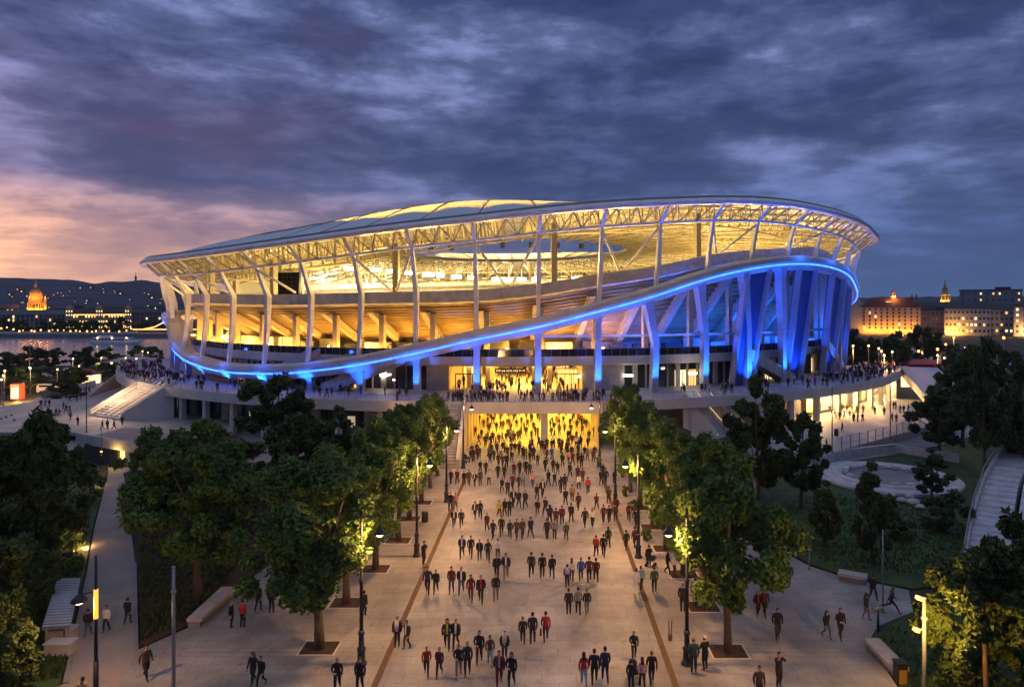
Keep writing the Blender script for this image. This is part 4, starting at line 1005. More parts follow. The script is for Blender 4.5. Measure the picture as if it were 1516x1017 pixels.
# ------------------------------------------------------------------ trees
def crown_trunk(seed, W, H, bare, nclump, nleaf, leaf, m, top=0.5, narrow=False, limbs=7):
    r = random.Random(seed); cz = (bare + H) / 2; hz = (H - bare) / 2
    clumps = []
    tries = 0
    while len(clumps) < nclump and tries < 4000:
        tries += 1
        p = Vector((r.uniform(-1, 1), r.uniform(-1, 1), r.uniform(-1, 1)))
        l = p.length
        if l > 1 or l < 0.25: continue
        f = 1.0 - max(0, p.z) * (0.75 if narrow else 0.35) - max(0, -p.z) * 0.12
        c = Vector((p.x * W / 2 * f, p.y * W / 2 * f, cz + p.z * hz))
        clumps.append((c, r.uniform(0.5, 1.25) * W * (0.108 if not narrow else 0.15)))
    leaves = MB()
    for c, rad in clumps:
        for _ in range(nleaf):
            d = Vector((r.gauss(0, 1), r.gauss(0, 1), r.gauss(0, 0.85)))
            if d.length < 1e-4: continue
            d.normalize(); p = c + d * rad * (r.random() ** 0.45) * r.uniform(0.8, 1.12)
            s = leaf * r.uniform(0.6, 1.35)
            nrm = (d * 0.6 + Vector((r.uniform(-1, 1), r.uniform(-1, 1), r.uniform(-0.3, 1.2)))).normalized()
            a = nrm.orthogonal().normalized(); b = nrm.cross(a)
            th = r.uniform(0, 6.28); a, b = a * math.cos(th) + b * math.sin(th), b * math.cos(th) - a * math.sin(th)
            k = nrm * s * 0.22
            leaves.add([p - a * s, p + b * s * 0.55 - k, p + a * s * 0.9 + k * 0.3, p - b * s * 0.55 - k], [(0, 1, 2), (0, 2, 3)])
    cm = leaves.mesh('crown', m, fix=False)
    t = MB(); r0 = 0.02 * H + 0.02
    pts = [Vector((0, 0, -0.15)), Vector((r.uniform(-.05, .05), r.uniform(-.05, .05), bare * 0.6)), Vector((r.uniform(-.15, .15), r.uniform(-.15, .15), bare + 0.15 * (H - bare))), Vector((r.uniform(-.3, .3), r.uniform(-.3, .3), H * 0.82))]
    t.tube(pts, [r0 * 1.25, r0, r0 * 0.75, 0.03], 8)
    for c, rad in sorted(clumps, key=lambda q: -q[1])[:limbs * 2]:
        b_ = pts[2].lerp(pts[1], r.uniform(0, 0.45)) if c.z < cz else pts[2].lerp(pts[3], r.uniform(0, .55))
        mid = b_.lerp(c, .55) + Vector((0, 0, -.15))
        t.tube([b_, mid, c], [r0 * .42, r0 * .28, .02], 5)
    tm = t.mesh('trunk', M['bark'], smooth=True)
    return cm, tm
VAR = {}
for i in range(5): VAR['plane%d' % i] = crown_trunk(20 + i, 7.0, 10.2, 2.1, 58, 290, 0.185, M['leaf'])
for i in range(3): VAR['dark%d' % i] = crown_trunk(40 + i, 7.0, 9.5, 1.2, 40, 150, 0.34, M['leafd'])
VAR['yellow'] = crown_trunk(51, 6.0, 8.0, 0.3, 70, 300, 0.19, M['leafd'], limbs=2)
VAR['conifer'] = crown_trunk(61, 3.4, 7.0, 0.4, 34, 120, 0.22, M['leafd'], narrow=True)
VAR['low'] = crown_trunk(71, 3.6, 3.0, 0.1, 18, 120, 0.2, M['leafd'])
VAR['lowy'] = crown_trunk(72, 2.6, 2.2, 0.1, 14, 110, 0.18, M['leaf'])
for i in range(3): VAR['far%d' % i] = crown_trunk(80 + i, 8.0, 9.0, 0.8, 26, 70, 0.62, M['leafd'])
DIM = {'plane': (7.0, 10.2), 'dark': (7.0, 9.5), 'yello': (6.0, 8.0), 'conif': (3.4, 7.0), 'low': (3.6, 3.0), 'lowy': (2.6, 2.2), 'far0': (8, 9), 'far1': (8, 9), 'far2': (8, 9)}
def tree(loc, var, W, H, rot, label, group=None, name='tree', cat='tree', shift=0.0):
    t = thing(name, loc, label, cat, group, rz=rot)
    k = var if var in DIM else var[:5] if var[:5] in DIM else var[:4]
    w0, h0 = DIM[k]
    t.scale = (W / w0, W / w0, H / h0)
    for nm, me in (('crown', VAR[var][0]), ('trunk', VAR[var][1])):
        o = bpy.data.objects.new(nm, me); COL.objects.link(o); o.parent = t
        if nm == 'crown' and shift: o.location = Vector((shift * math.cos(rot), -shift * math.sin(rot), 0)) / t.scale[0]
    return t
def planter(loc):
    t = thing('tree_pit', loc, 'x', 'tree pit', 'square tree pits along the promenade')
    mb = MB(); mb.box((0, 0, -0.05), (1.9, 1.5, 0.13)); mb.build('soil', M['soil'], t, origin=(0, 0, 0))
    mb = MB()
    for x, y, a, b in ((0, .8, 2.12, .1), (0, -.8, 2.12, .1), (1.01, 0, .1, 1.5), (-1.01, 0, .1, 1.5)): mb.box((x, y, -0.03), (a, b, 0.11))
    mb.build('edging', M['conc_l'], t, origin=(0, 0, 0))
    return t
ORD = ['nearest', 'second', 'third', 'fourth', 'fifth', 'sixth', 'seventh', 'eighth', 'ninth', 'tenth', 'eleventh', 'twelfth', 'thirteenth', 'fourteenth', 'fifteenth', 'sixteenth', 'seventeenth', 'eighteenth', 'nineteenth', 'twentieth']
Lrow = [(473, 959, 8.2, 11.2), (513, 892, 7.2, 10.4), (556, 842, 6.8, 10.2), (590, 800, 6.4, 10.4), (606, 768, 6.4, 10.0), (624, 744, 6.2, 10.0), (637, 722, 6.2, 9.6), (648, 704, 6.0, 9.4)]
Rrow = [(1078, 964, 6.6, 11.0), (1041, 898, 6.6, 10.8), (1012, 850, 6.0, 10.6), (986, 812, 6.2, 10.4), (966, 780, 6.2, 10.2), (948, 752, 6.2, 10.4), (933, 728, 6.0, 10.6), (922, 706, 6.0, 10.6)]
for side, row in (('left', Lrow), ('right', Rrow)):
    for i, (x, y, W, H) in enumerate(row):
        p = G(x, y)
        tree(p, 'plane%d' % ((i + (2 if side == 'left' else 0)) % 5), W, H, i * 1.7 + (0.6 if side == 'left' else 3.1), 'leafy green plane tree, %s from the viewer in the promenade row %s of the walkers' % (ORD[i], side), 'promenade trees', shift=-0.9 if side == 'left' else 0.4)
        if i < 6: planter(p)['label'] = 'square soil pit under the %s tree of the %s promenade row' % (ORD[i], side)
OUT = [
 ((293, 886), 'plane1', 8.2, 11.8, 'broad full green tree behind the long bench on the left'),
 ((232, 770), 'plane3', 6.5, 8.5, 'rounded dark green tree beside the left path'),
 ((405, 705), 'dark0', 9.4, 11.6, 'tall dark tree in front of the terrace left of the promenade rows'),
 ((330, 790), 'dark1', 7.5, 9.0, 'dark tree wedged between the broad green tree and the left promenade row'),
 ((440, 745), 'dark2', 7.0, 8.6, 'dark tree hidden behind the left promenade row'),
 ((500, 712), 'dark1', 6.5, 8.0, 'small dark tree in shade below the terrace pillars'),
 ((70, 850), 'dark2', 6.3, 11.6, 'tall dark tree left of the lamp-lit path'),
 ((15, 830), 'dark0', 6.5, 9.5, 'dark tree at the left picture edge below the plaza'),
 ((40, 760), 'dark1', 7.0, 8.4, 'dark tree behind the tall one left of the path'),
 ((-14, 1075), 'yellow', 4.2, 5.6, 'yellow-lit tree in the bottom left corner'),
 ((-40, 990), 'dark1', 6.0, 7.5, 'dark tree left of the ribbed shelter'),
 ((30, 915), 'dark2', 4.6, 5.0, 'low dark tree above the ribbed shelter'),
 ((1122, 735), 'dark1', 7.4, 12.0, 'tall thin-leaved dark tree in front of the right staircase'),
 ((1186, 750), 'dark0', 5.4, 9.2, 'dark bushy tree right of the tall thin-leaved one'),
 ((1293, 832), 'conifer', 3.0, 7.6, 'slim pointed young tree on the lawn in front of the fountain'),
 ((1221, 806), 'conifer', 2.6, 5.2, 'small pointed tree on the lawn left of the fountain'),
 ((1380, 738), 'conifer', 3.2, 5.0, 'little pointed tree right of the fountain basin'),
 ((1398, 785), 'low', 4.6, 3.6, 'low dark bush below the fountain'),
 ((1325, 795), 'low', 3.4, 2.2, 'low shrub on the lawn before the boulders'),
 ((1390, 676), 'dark2', 8.2, 8.6, 'round dark tree on the grass at the right end of the fence'),
 ((1458, 705), 'dark0', 6.4, 15.8, 'very tall dark tree behind the seating steps'),
 ((1516, 700), 'dark1', 8.0, 12.5, 'broad dark tree at the right picture edge'),
 ((1425, 660), 'dark2', 9.0, 12.5, 'dark tree far behind the fence end'),
 ((1462, 1060), 'yellow', 5.8, 8.0, 'golden lit tree in the bottom right corner behind the lamp post'),
 ((1512, 1010), 'dark0', 5.0, 8.8, 'dark tree right of the golden lit corner tree'),
 ((1400, 1015), 'lowy', 3.0, 2.4, 'small golden shrub at the foot of the right lamp post'),
]
for i, (p, v, W, H, lab) in enumerate(OUT):
    tree(G(*p), v, W, H, i * 2.1, lab, name='shrub' if v.startswith('low') else 'tree', cat='shrub' if v.startswith('low') else 'tree')
for x, y, W, H, lab in ((110, 800, 2.2, 1.4, 'low yellow shrub beside the left path under the small lamp'), (88, 812, 2.6, 1.5, 'clipped yellow hedge clump by the small path lamp'), (150, 722, 1.5, 1.2, 'small green shrub at the underpass end of the path'), (140, 742, 1.6, 1.2, 'small shrub near the thin posts by the underpass'),
                  (99, 852, 1.7, 1.3, 'yellow-green round shrub above the shelter roof')):
    tree(G(x, y), 'lowy', W, H, x, lab, name='shrub', cat='shrub')
# clipped shrubs in tubs along the right row
for i, (x, y) in enumerate(((958, 802), (938, 757), (925, 735))):
    tree(G(x, y), 'lowy', 1.2, 1.1, i, 'clipped round shrub at the %s right promenade lamp' % ('second', 'third', 'farther')[i], name='shrub', cat='shrub')
# ground cover under the trees
mb = MB(); r = random.Random(77)
def scatter(poly_px, n, h):
    xs = [p[0] for p in poly_px]; ys = [p[1] for p in poly_px]
    def inside(x, y):
        c = False; j = len(poly_px) - 1
        for i in range(len(poly_px)):
            if (poly_px[i][1] > y) != (poly_px[j][1] > y) and x < (poly_px[j][0] - poly_px[i][0]) * (y - poly_px[i][1]) / (poly_px[j][1] - poly_px[i][1]) + poly_px[i][0]: c = not c
            j = i
        return c
    k = 0
    while k < n:
        x, y = r.uniform(min(xs), max(xs)), r.uniform(min(ys), max(ys))
        if not inside(x, y): continue
        k += 1; p = G(x, y); p.z = -0.12; th = r.uniform(0, 3.14); s = r.uniform(.5, 1.2) * h
        d = Vector((math.cos(th), math.sin(th), 0)) * s * .35; q = Vector((r.uniform(-.4, .4) * s, r.uniform(-.4, .4) * s, s))
        mb.add([p - d, p + d, p + q], [(0, 1, 2)])
scatter([(207, 720), (262, 700), (400, 740), (330, 872), (280, 915), (207, 948)], 3200, .35)
scatter([(1300, 938), (1345, 915), (1516, 915), (1516, 1017), (1350, 1017)], 1400, .3)
scatter([(1150, 800), (1240, 838), (1400, 850), (1440, 780), (1380, 745), (1240, 730), (1160, 740)], 3200, .22)
scatter([(0, 720), (140, 720), (120, 850), (90, 1000), (0, 1017)], 2600, .4)
gc = mb.build('ground_cover', M['leafd'], fix=False); gc['kind'] = 'stuff'

# ------------------------------------------------------------------ lamps
LAMPCOL = (1.0, 0.49, 0.17)
def lamp_proto():
    t = thing('street_lamp', (0, 0, 0), 'x', 'street lamp', 'promenade street lamps')
    mb = MB(); mb.lathe((0, 0, 0), [(.30, 0), (.30, .12), (.22, .18), (.20, .75), (.24, .8), (.24, .9), (.15, 1.0), (.14, 1.6), (.18, 1.66), (.18, 1.74), (.11, 1.85)], 12); mb.build('base', M['pole'], t, True)
    mb = MB(); mb.lathe((0, 0, 0), [(.105, 1.8), (.095, 4.4), (.12, 4.45), (.12, 4.6), (.08, 4.65), (.065, 8.1), (.085, 8.12), (.085, 8.3), (.01, 8.4)], 10); mb.build('pole', M['pole'], t, True)
    mb = MB(); mb.tube([(-.35, 0, 8.0), (1.02, 0, 8.0)], .028, 6); mb.tube([(.05, 0, 7.55), (.5, 0, 7.98)], .02, 5); mb.tube([(1.0, 0, 8.0), (1.0, 0, 7.5)], .022, 5); mb.build('arm', M['pole'], t, True)
    mb = MB(); mb.lathe((1.0, 0, 0), [(.03, 7.52), (.08, 7.46), (.12, 7.36), (.30, 7.14), (.33, 7.06), (.31, 7.06)], 14); h = mb.build('lamp_shade', M['pole'], t, True)
    mb = MB(); mb.blob((1.0, 0, 7.03), (.22, .22, .10), seg=10); mb.build('bulb', M['bulb'], h, True)
    return t
def lamp_light(t, sx_, power):
    o = light('POINT', 'lamp_light', (0, 0, 0), LAMPCOL, power, None, shadow_soft_size=0.14)
    o.parent = t; o.location = (1.0, 0, 6.78)
lp0 = lamp_proto(); first = True
LAMPS = [(535, 983, 0), (617, 823, 0), (661, 743, 0), (686, 693, 0), (1017, 983, 1), (945, 825, 1), (911, 745, 1), (888, 690, 1)]
for i, (x, y, s) in enumerate(LAMPS):
    t = lp0 if i == 0 else copy_tree(lp0)
    t.location = G(x, y); t.rotation_euler = (0, 0, math.pi * s)
    t['label'] = 'iron street lamp with bell shade, %s one on the %s side of the promenade' % (ORD[i % 4], 'left' if s == 0 else 'right')
for i, o in enumerate([o for o in list(COL.objects) if o.name.startswith('street_lamp') and o.type == 'EMPTY']):
    lamp_light(o, 0, (1250, 1950, 1900, 1300, 1250, 1950, 1900, 1150)[i])
# left path lamp with arm
p = G(142, 1045); t = thing('path_lamp', p, 'tall post with painted amber lamplight and a side lamp above the left path', 'street lamp')
zt = CAMZ - (822 - PY) * p.y / F
mb = MB(); mb.tube([(0, 0, 0), (0, 0, 2.2)], [.13, .11], 10); mb.tube([(0, 0, 2.2), (0, 0, zt)], [.085, .06], 8); mb.build('pole', M['pole'], t, True, origin=(0, 0, 0))
z1 = CAMZ - (915 - PY) * p.y / F; z0 = CAMZ - (872 - PY) * p.y / F
mb = MB(); mb.tube([(0, 0, z1), (0, 0, z0)], .098, 10); mb.build('lamplight_band', emit('painted_lamplight', (1, .42, .05), 1.4), t, True, origin=(0, 0, 0))  # side lamp's glow on the pole, made as an emissive band
mb = MB(); mb.tube([(0, 0, z0 - .1), (-.65, -.1, z0 - .2)], .03, 6); mb.build('arm', M['pole'], t, True, origin=(0, 0, 0))
mb = MB(); mb.lathe((-.75, -.1, z0 - .55), [(.05, .36), (.12, .3), (.33, .1), (.36, 0), (.3, 0)], 14); sh = mb.build('lamp_shade', M['pole'], t, True, origin=(0, 0, 0))
mb = MB(); mb.blob((-.75, -.1, z0 - .58), (.25, .25, .08)); mb.build('bulb', M['bulb'], sh, True, origin=(0, 0, 0))
light('POINT', 'lamp_light', (-.75, -.1, z0 - .85), LAMPCOL, 800, t, shadow_soft_size=.15).location = (-.75, -.1, z0 - .85)
# other poles
def pole(x, y, ytop, label, name='post', r_=.07, head=None, m='polegrey', cat='post', z=0.0, group=None, power=0, col=None, hr=.16):
    p = G(x, y, z); t = thing(name, p, label, cat, group); h = (CAMZ - (ytop - PY) * p.y / F) - z
    mb = MB(); mb.tube([(0, 0, 0), (0, 0, h)], [r_, r_ * .75], 8); mb.tube([(0, 0, 0), (0, 0, .12)], r_ * 2, 8); mb.build('pole', M[m], t, True, origin=(0, 0, 0))
    if head:
        mb = MB(); mb.blob((0, 0, h - hr * .2), (hr, hr, hr * .7)); mb.build('lamp_head', M[head], t, True, origin=(0, 0, 0))
        mb = MB(); mb.lathe((0, 0, h + hr * .45), [(hr * 1.3, 0), (hr * 1.2, .04), (.02, .1)], 8); mb.build('cap', M['pole'], t, True, origin=(0, 0, 0))
        if power: light('POINT', 'lamp_light', (0, 0, 0), col or LAMPCOL, power, None, shadow_soft_size=.2).parent = t; t.children[-1].location = (0, 0, h - .5)
    else:
        mb = MB(); mb.tube([(0, 0, h), (0, 0, h + .06)], r_ * .9, 8); mb.build('cap', M['steel_g'], t, True, origin=(0, 0, 0))
        mb = MB(); mb.tube([(0, 0, h * .82), (0, 0, h * .82 + .12)], r_ * 1.35, 8); mb.build('collar', M['steel_g'], t, True, origin=(0, 0, 0))
    return t
pole(257, 1045, 840, 'tall plain grey post standing on the left side of the plaza', r_=.1)
pole(1307, 906, 786, 'slim pale post on the right plaza beside the running person', r_=.055)
t = pole(1368, 1060, 885, 'amber-lit steel post with two small floodlights beside the golden corner tree', r_=.11, cat='lamp post', name='lamp_post')
h = CAMZ - (885 - PY) * t['_o'][1] / F
for dx, zz in ((-.42, h - 1.45), (-.30, h + .05)):
    mb = MB(); mb.box((dx, -.1, zz), (.24, .2, .15), ry=.3); mb.tube([(dx + .1, -.05, zz), (0, 0, zz - .05)], .025, 5); mb.build('floodlight', M['bulbs'], t, origin=(0, 0, 0))
lo = light('POINT', 'lamp_light', (0, 0, 0), (1, .50, .09), 1300, None, shadow_soft_size=.2); lo.parent = t; lo.location = (-.5, -1.3, h - .6)
t = pole(1198, 843, 811, 'short garden light with a flat cap at the lawn corner', name='garden_light', r_=.05, head='conc_l', cat='garden light', hr=.2)
pole(127, 808, 744, 'short dark lamp beside the left path', name='path_light', r_=.05, head='bulbs', cat='garden light', power=380, hr=.12)
pole(150, 718, 668, 'glowing lamp on a thin post next to the underpass doorway', name='path_light', r_=.05, head='bulbs', cat='garden light', power=70, hr=.12)
pole(145, 726, 690, 'thin bare post in front of the underpass lamp', r_=.04)
pole(128, 640, 566, 'thin dark mast on the left plaza edge', r_=.07, z=LZ, m='pole')
pole(44, 585, 544, 'pale thin lamp post at the back of the left plaza', r_=.06, z=LZ, head='bulb', cat='street lamp', name='lamp_post', power=8000)
pole(1232, 668, 574, 'tall dark mast at the left end of the mesh fence', r_=.08, z=RZ, m='pole')
pole(1318, 650, 568, 'tall dark mast rising from the middle of the mesh fence', r_=.08, z=RZ, m='pole')
pole(274, 610, 548, 'thin grey mast beside the left end of the blue ribbon', r_=.07, z=LZ)
pole(583, 600, 562, 'small lamp standing on the terrace left of the bridge', r_=.05, z=TZ, head='bulb', cat='street lamp', name='lamp_post', power=60)
# lone ground post and a telescope-like stand
p = G(992, 948); t = thing('info_post', p, 'thin leaning dark post pair right of the right drain strip', 'post')
for dx in (-.05, .06):
    mb = MB(); mb.tube([(dx, 0, 0), (dx * 1.6, 0, 1.15)], .035, 6); mb.build('stake', M['bark'], t, True, origin=(0, 0, 0))
mb = MB(); mb.box((0, 0, .2), (.22, .12, .35)); mb.build('foot', M['bark'], t, origin=(0, 0, 0))
p = G(1300, 934); t = thing('telescope', p, 'coin viewer stand with pale head beside the slim right post', 'telescope')
mb = MB(); mb.tube([(0, 0, 0), (0, 0, 1.2)], [.09, .05], 8); mb.build('stand', M['pole'], t, True, origin=(0, 0, 0))
mb = MB(); mb.tube([(-.3, 0, 1.3), (.3, 0, 1.4)], [.14, .1], 10); mb.build('viewer', M['steel_g'], t, True, origin=(0, 0, 0))
# bollard-like litter bins by the second lamps
for x, y, lab in ((629, 772, 'dark round bin near the second left promenade tree pit'), (1208, 655, 'dark litter bin on the right plaza inside the fence')):
    p = G(x, y) if y > 700 else G(1238, 645, RZ); t = thing('litter_bin', p, lab, 'bin')
    mb = MB(); mb.lathe((0, 0, 0), [(.26, 0), (.3, .1), (.3, .85), (.22, .95)], 12); mb.build('body', M['black'], t, True, origin=(0, 0, 0)); mb = MB(); mb.lathe((0, 0, .95), [(.24, 0), (.24, .05), (.05, .12)], 12); mb.build('lid', M['steel_g'], t, True, origin=(0, 0, 0))
# ------------------------------------------------------------------ people
SKIN = (0.42, 0.25, 0.17)
M['skin'] = mat('skin', SKIN, 0.6, var=.06, scale=6)
M['shoe'] = mat('shoe', (.03, .03, .03), .6)
M['eye'] = mat('eye', (.01, .01, .01), .3)
DG = None
def body_mesh(name, sl, sr, al, ar, lean=0.0, bentl=None, bentr=None, kneel=0.0, kneer=0.0, female=False, fingers=True):
    """one continuous skinned figure, 1.75 m, facing -Y. sl/sr: foot offset along -Y; al/ar: arm swing"""
    V = []; E = []; Rr = []; lab = []
    def v(p, r, l):
        V.append(Vector(p)); Rr.append(r); lab.append(l); return len(V) - 1
    def e(a, b): E.append((a, b))
    sh = .165 if female else .19
    pel = v((0, 0, .95), (.165, .115), 'leg')
    wa = v((0, -.01 - lean * .2, 1.12), (.15, .112) if not female else (.125, .1), 'top'); e(pel, wa)
    ch = v((0, -.015 - lean * .5, 1.33), (.165, .125), 'top'); e(wa, ch)
    nb = v((0, -.01 - lean * .75, 1.455), (.088, .08), 'top'); e(ch, nb)
    nk = v((0, -.02 - lean * .85, 1.52), (.055, .058), 'skin'); e(nb, nk)
    hb = v((0, -.035 - lean, 1.60), (.078, .09), 'head'); e(nk, hb)
    hm = v((0, -.03 - lean, 1.68), (.086, .103), 'head'); e(hb, hm)
    ht = v((0, -.02 - lean, 1.75), (.058, .068), 'head'); e(hm, ht)
    for s, fo, kn in ((-1, sl, kneel), (1, sr, kneer)):
        h = v((s * .095, -.0, .86), (.104, .108), 'leg'); e(pel, h)
        k = v((s * .10, -fo * .5 - .06 - kn * .25, .49 + kn * .10), (.074, .076), 'leg'); e(h, k)
        cz = .28 + kn * .15
        c = v((s * .10, -fo * .8 + kn * .1, cz), (.058, .062), 'leg'); e(k, c)
        a = v((s * .10, -fo + .02 + kn * .25, .085 + kn * .22), (.042, .045), 'leg'); e(c, a)
        t = v((s * .115, -fo - .14 + kn * .2, .035 + kn * .12), (.036, .034), 'shoe'); e(a, t)
    for s, sw, bt in ((-1, al, bentl), (1, ar, bentr)):
        p = v((s * sh, -.01 - lean * .65, 1.39), (.072, .074), 'top'); e(ch, p)
        if bt == 'phone': el = (s * .26, -.03 - lean, 1.13); wr = (s * .12, -.26, 1.20); pm = (s * .06, -.33, 1.24); tip = (s * -.02, -.38, 1.27)
        elif bt == 'chest': el = (s * .27, -.02 - lean, 1.14); wr = (s * .16, -.24, 1.05); pm = (s * .09, -.29, 1.04); tip = (s * .02, -.32, 1.03)
        elif bt == 'up': el = (s * .27, -.16, 1.30); wr = (s * .16, -.24, 1.52); pm = (s * .12, -.24, 1.59); tip = (s * .09, -.23, 1.66)
        else: el = (s * .245, -sw * .28 + .03, 1.12); wr = (s * .225, -sw * .62 - .03, .885); pm = (s * .22, -sw * .72 - .05, .81); tip = (s * .213, -sw * .8 - .06, .73)
        q = v(el, (.056, .057), 'top'); e(p, q)
        w_ = v(wr, (.040, .042), 'top'); e(q, w_)
        m_ = v(pm, (.026, .038), 'skin'); e(w_, m_)
        if fingers:
            pmv, tv = Vector(pm), Vector(tip); d = (tv - pmv); ax = Vector((0, 1, 0)) if bt is None else Vector((0, 0, 1))
            ax = (ax - d.normalized() * ax.dot(d.normalized())).normalized()
            for q2, ln in ((-.030, .85), (-.010, 1.05), (.010, 1.0), (.030, .78)):
                f1 = v(pmv + d * .35 + ax * q2, (.0095, .0095), 'skin'); e(m_, f1)
                f2 = v(pmv + d * (.35 + .65 * ln) + ax * q2 * 1.1 + Vector((-s * .012, 0, 0)), (.008, .008), 'skin'); e(f1, f2)
            th = v(pmv + d * .15 - ax * .055, (.010, .010), 'skin'); e(m_, th)
            t2 = v(pmv + d * .55 - ax * .065 + Vector((-s * .015, 0, 0)), (.009, .009), 'skin'); e(th, t2)
        else:
            f1 = v(tip, (.02, .03), 'skin'); e(m_, f1)
    me = bpy.data.meshes.new('tmp'); me.from_pydata([tuple(x) for x in V], E, [])
    o = bpy.data.objects.new('tmp', me); COL.objects.link(o)
    mod = o.modifiers.new('s', 'SKIN')
    for i, r_ in enumerate(Rr):
        me.skin_vertices[0].data[i].radius = r_ if isinstance(r_, tuple) else (r_, r_)
    me.skin_vertices[0].data[0].use_root = True
    sb = o.modifiers.new('b', 'SUBSURF'); sb.levels = 1; sb.render_levels = 1
    dg = bpy.context.evaluated_depsgraph_get(); dg.update()
    out = bpy.data.meshes.new_from_object(o.evaluated_get(dg))
    bpy.data.objects.remove(o); bpy.data.meshes.remove(me)
    b = bmesh.new(); b.from_mesh(out)
    for co_, no_ in (((0, 0, .90), (0, 0, 1)), ((0, 0, 1.475), (0, 0, 1)), ((0, 0, 1.70), (0, 0, 1)), ((.055, 0, 0), (1, 0, 0)), ((-.055, 0, 0), (1, 0, 0)), ((0, -.03 - lean - .01, 1.6), (0, 1, 0))):
        gm = [g_ for g_ in b.verts[:] + b.edges[:] + b.faces[:]]
        if abs(no_[1]) > .5: gm = [g_ for g_ in gm if (g_.co.z if isinstance(g_, bmesh.types.BMVert) else sum(v_.co.z for v_ in g_.verts) / len(g_.verts)) > 1.5]
        bmesh.ops.bisect_plane(b, geom=gm, plane_co=co_, plane_no=no_)
    b.to_mesh(out); b.free()
    # labels per face from the nearest bone
    segs = [(V[a], V[b], lab[b] if lab[a] != 'head' else 'head') for a, b in E]
    names = ['skin', 'top', 'leg', 'shoe', 'eye']; idx = []; fl = []
    for p in out.polygons:
        c = p.center; best = None
        for a, b, l in segs:
            d = b - a; t = max(0, min(1, (c - a).dot(d) / max(1e-9, d.length_squared))); q = (c - a - d * t).length
            if best is None or q < best[0]: best = (q, l)
        l = best[1]
        if l == 'leg' and c.z > .90: l = 'top'
        if l == 'top' and c.z < .90 and abs(c.x) < .19: l = 'leg'
        if l == 'skin' and c.z < 1.475 and abs(c.x) < .12 and c.z > 1.3 and c.y > -.15: l = 'top'
        if l == 'top' and c.z > 1.475: l = 'skin'
        fl.append(l); idx.append(names.index('skin' if l == 'head' else l))
    # face: nose and ears pulled out of the head surface
    hy = -.03 - lean
    for vv in out.vertices:
        if vv.co.z > 1.57:
            d = vv.co - Vector((0, hy - .09, 1.645))
            if d.length < .035: vv.co.y -= .022 * (1 - d.length / .035)
            for s in (-1, 1):
                d = vv.co - Vector((s * .078, hy + .01, 1.655))
                if d.length < .03: vv.co.x += s * .014 * (1 - d.length / .03)
    # hair and open jacket shells grown from the body surface
    def shell(test, off):
        mb = MB(); mp = {}
        for p, l in zip(out.polygons, fl):
            if not test(p.center, l): continue
            f = []
            for i in p.vertices:
                if i not in mp: mp[i] = len(mb.v); mb.v.append(tuple(out.vertices[i].co + out.vertices[i].normal * off))
                f.append(mp[i])
            mb.f.append(tuple(f)); mb.m.append(0)
        return mb
    hair = shell(lambda c, l: l in ('head', 'skin') and (c.z > 1.70 or (c.z > 1.58 and c.y > hy - .01)), .014).mesh('hair', M['black'], smooth=True, fix=False)
    lh = shell(lambda c, l: (l == 'head' and (c.z > 1.70 or c.y > hy - .01 or (abs(c.x) > .055 and c.y > hy - .05))), .022)
    lh.box((0, hy + .085, 1.50), (.17, .06, .26)); lhair = lh.mesh('hair', M['black'], smooth=True, fix=False)
    jac = shell(lambda c, l: l == 'top' and not (abs(c.x) < .055 and c.y < -.02), .016).mesh('jacket', M['black'], smooth=True, fix=False)
    # eyes and mouth as tiny faces of the same mesh
    b = bmesh.new(); b.from_mesh(out)
    for p, i in zip(b.faces, idx): p.material_index = i
    for x, z, w_, h_ in ((-.03, 1.668, .011, .007), (.03, 1.668, .011, .007), (0, 1.605, .02, .004)):
        yy = min([vv.co.y for vv in b.verts if vv.co.z > 1.57 and abs(vv.co.x - x) < .02 and abs(vv.co.z - z) < .025] or [hy - .09]) - .002
        f = b.faces.new([b.verts.new((x + sx_ * w_, yy, z + sz_ * h_)) for sx_, sz_ in ((-1, -1), (1, -1), (1, 1), (-1, 1))]); f.material_index = 4
    for f in b.faces: f.smooth = True
    b.to_mesh(out); b.free(); out.name = 'person'
    for nm in ('skin', 'skin', 'skin', 'shoe', 'eye'): out.materials.append(M[nm])
    return dict(body=out, hair=hair, lhair=lhair, jacket=jac)
POSE = {
 'w1': body_mesh('w1', .30, -.26, -.30, .28, kneer=.3),
 'w2': body_mesh('w2', -.24, .28, .28, -.26, kneel=.3),
 'w3': body_mesh('w3', .16, -.14, -.12, .14, kneer=.12),
 'f1': body_mesh('f1', -.2, .22, .18, -.18, kneel=.25, female=True),
 'st': body_mesh('st', .03, -.02, .03, .05),
 'ph': body_mesh('ph', .04, -.03, .05, .05, lean=.05, bentl='phone', bentr='phone'),
 'ch': body_mesh('ch', .22, -.2, 0, .2, bentl='chest', kneer=.2),
 'cu': body_mesh('cu', .02, -.03, 0, .05, bentr='up', bentl='up'),
 'run': body_mesh('run', .5, -.5, -.5, .5, lean=.12, kneer=.9),
}
C = dict(k=(.014, .014, .017), d=(.03, .03, .036), n=(.022, .03, .07), m=(.10, .018, .024), r=(.34, .028, .022), w=(.66, .62, .62), g=(.15, .145, .15), b=(.03, .10, .42), gr=(.03, .075, .05), y=(.5, .42, .05), j=(.06, .085, .15), t=(.30, .20, .11), p=(.5, .26, .26), l=(.42, .38, .55), lg=(.3, .42, .08), br=(.08, .045, .03), c=(.2, .32, .36))
CN = dict(k='black', d='charcoal', n='navy', m='maroon', r='bright red', w='white', g='grey', b='blue', gr='dark green', y='yellow', j='jeans blue', t='tan', p='pink', l='lavender', lg='lime green', br='brown', c='pale blue')
HAIRC = [(.012, .01, .009), (.03, .018, .01), (.07, .04, .02), (.02, .015, .012), (.2, .14, .07), (.16, .15, .15)]
prn = random.Random(42)
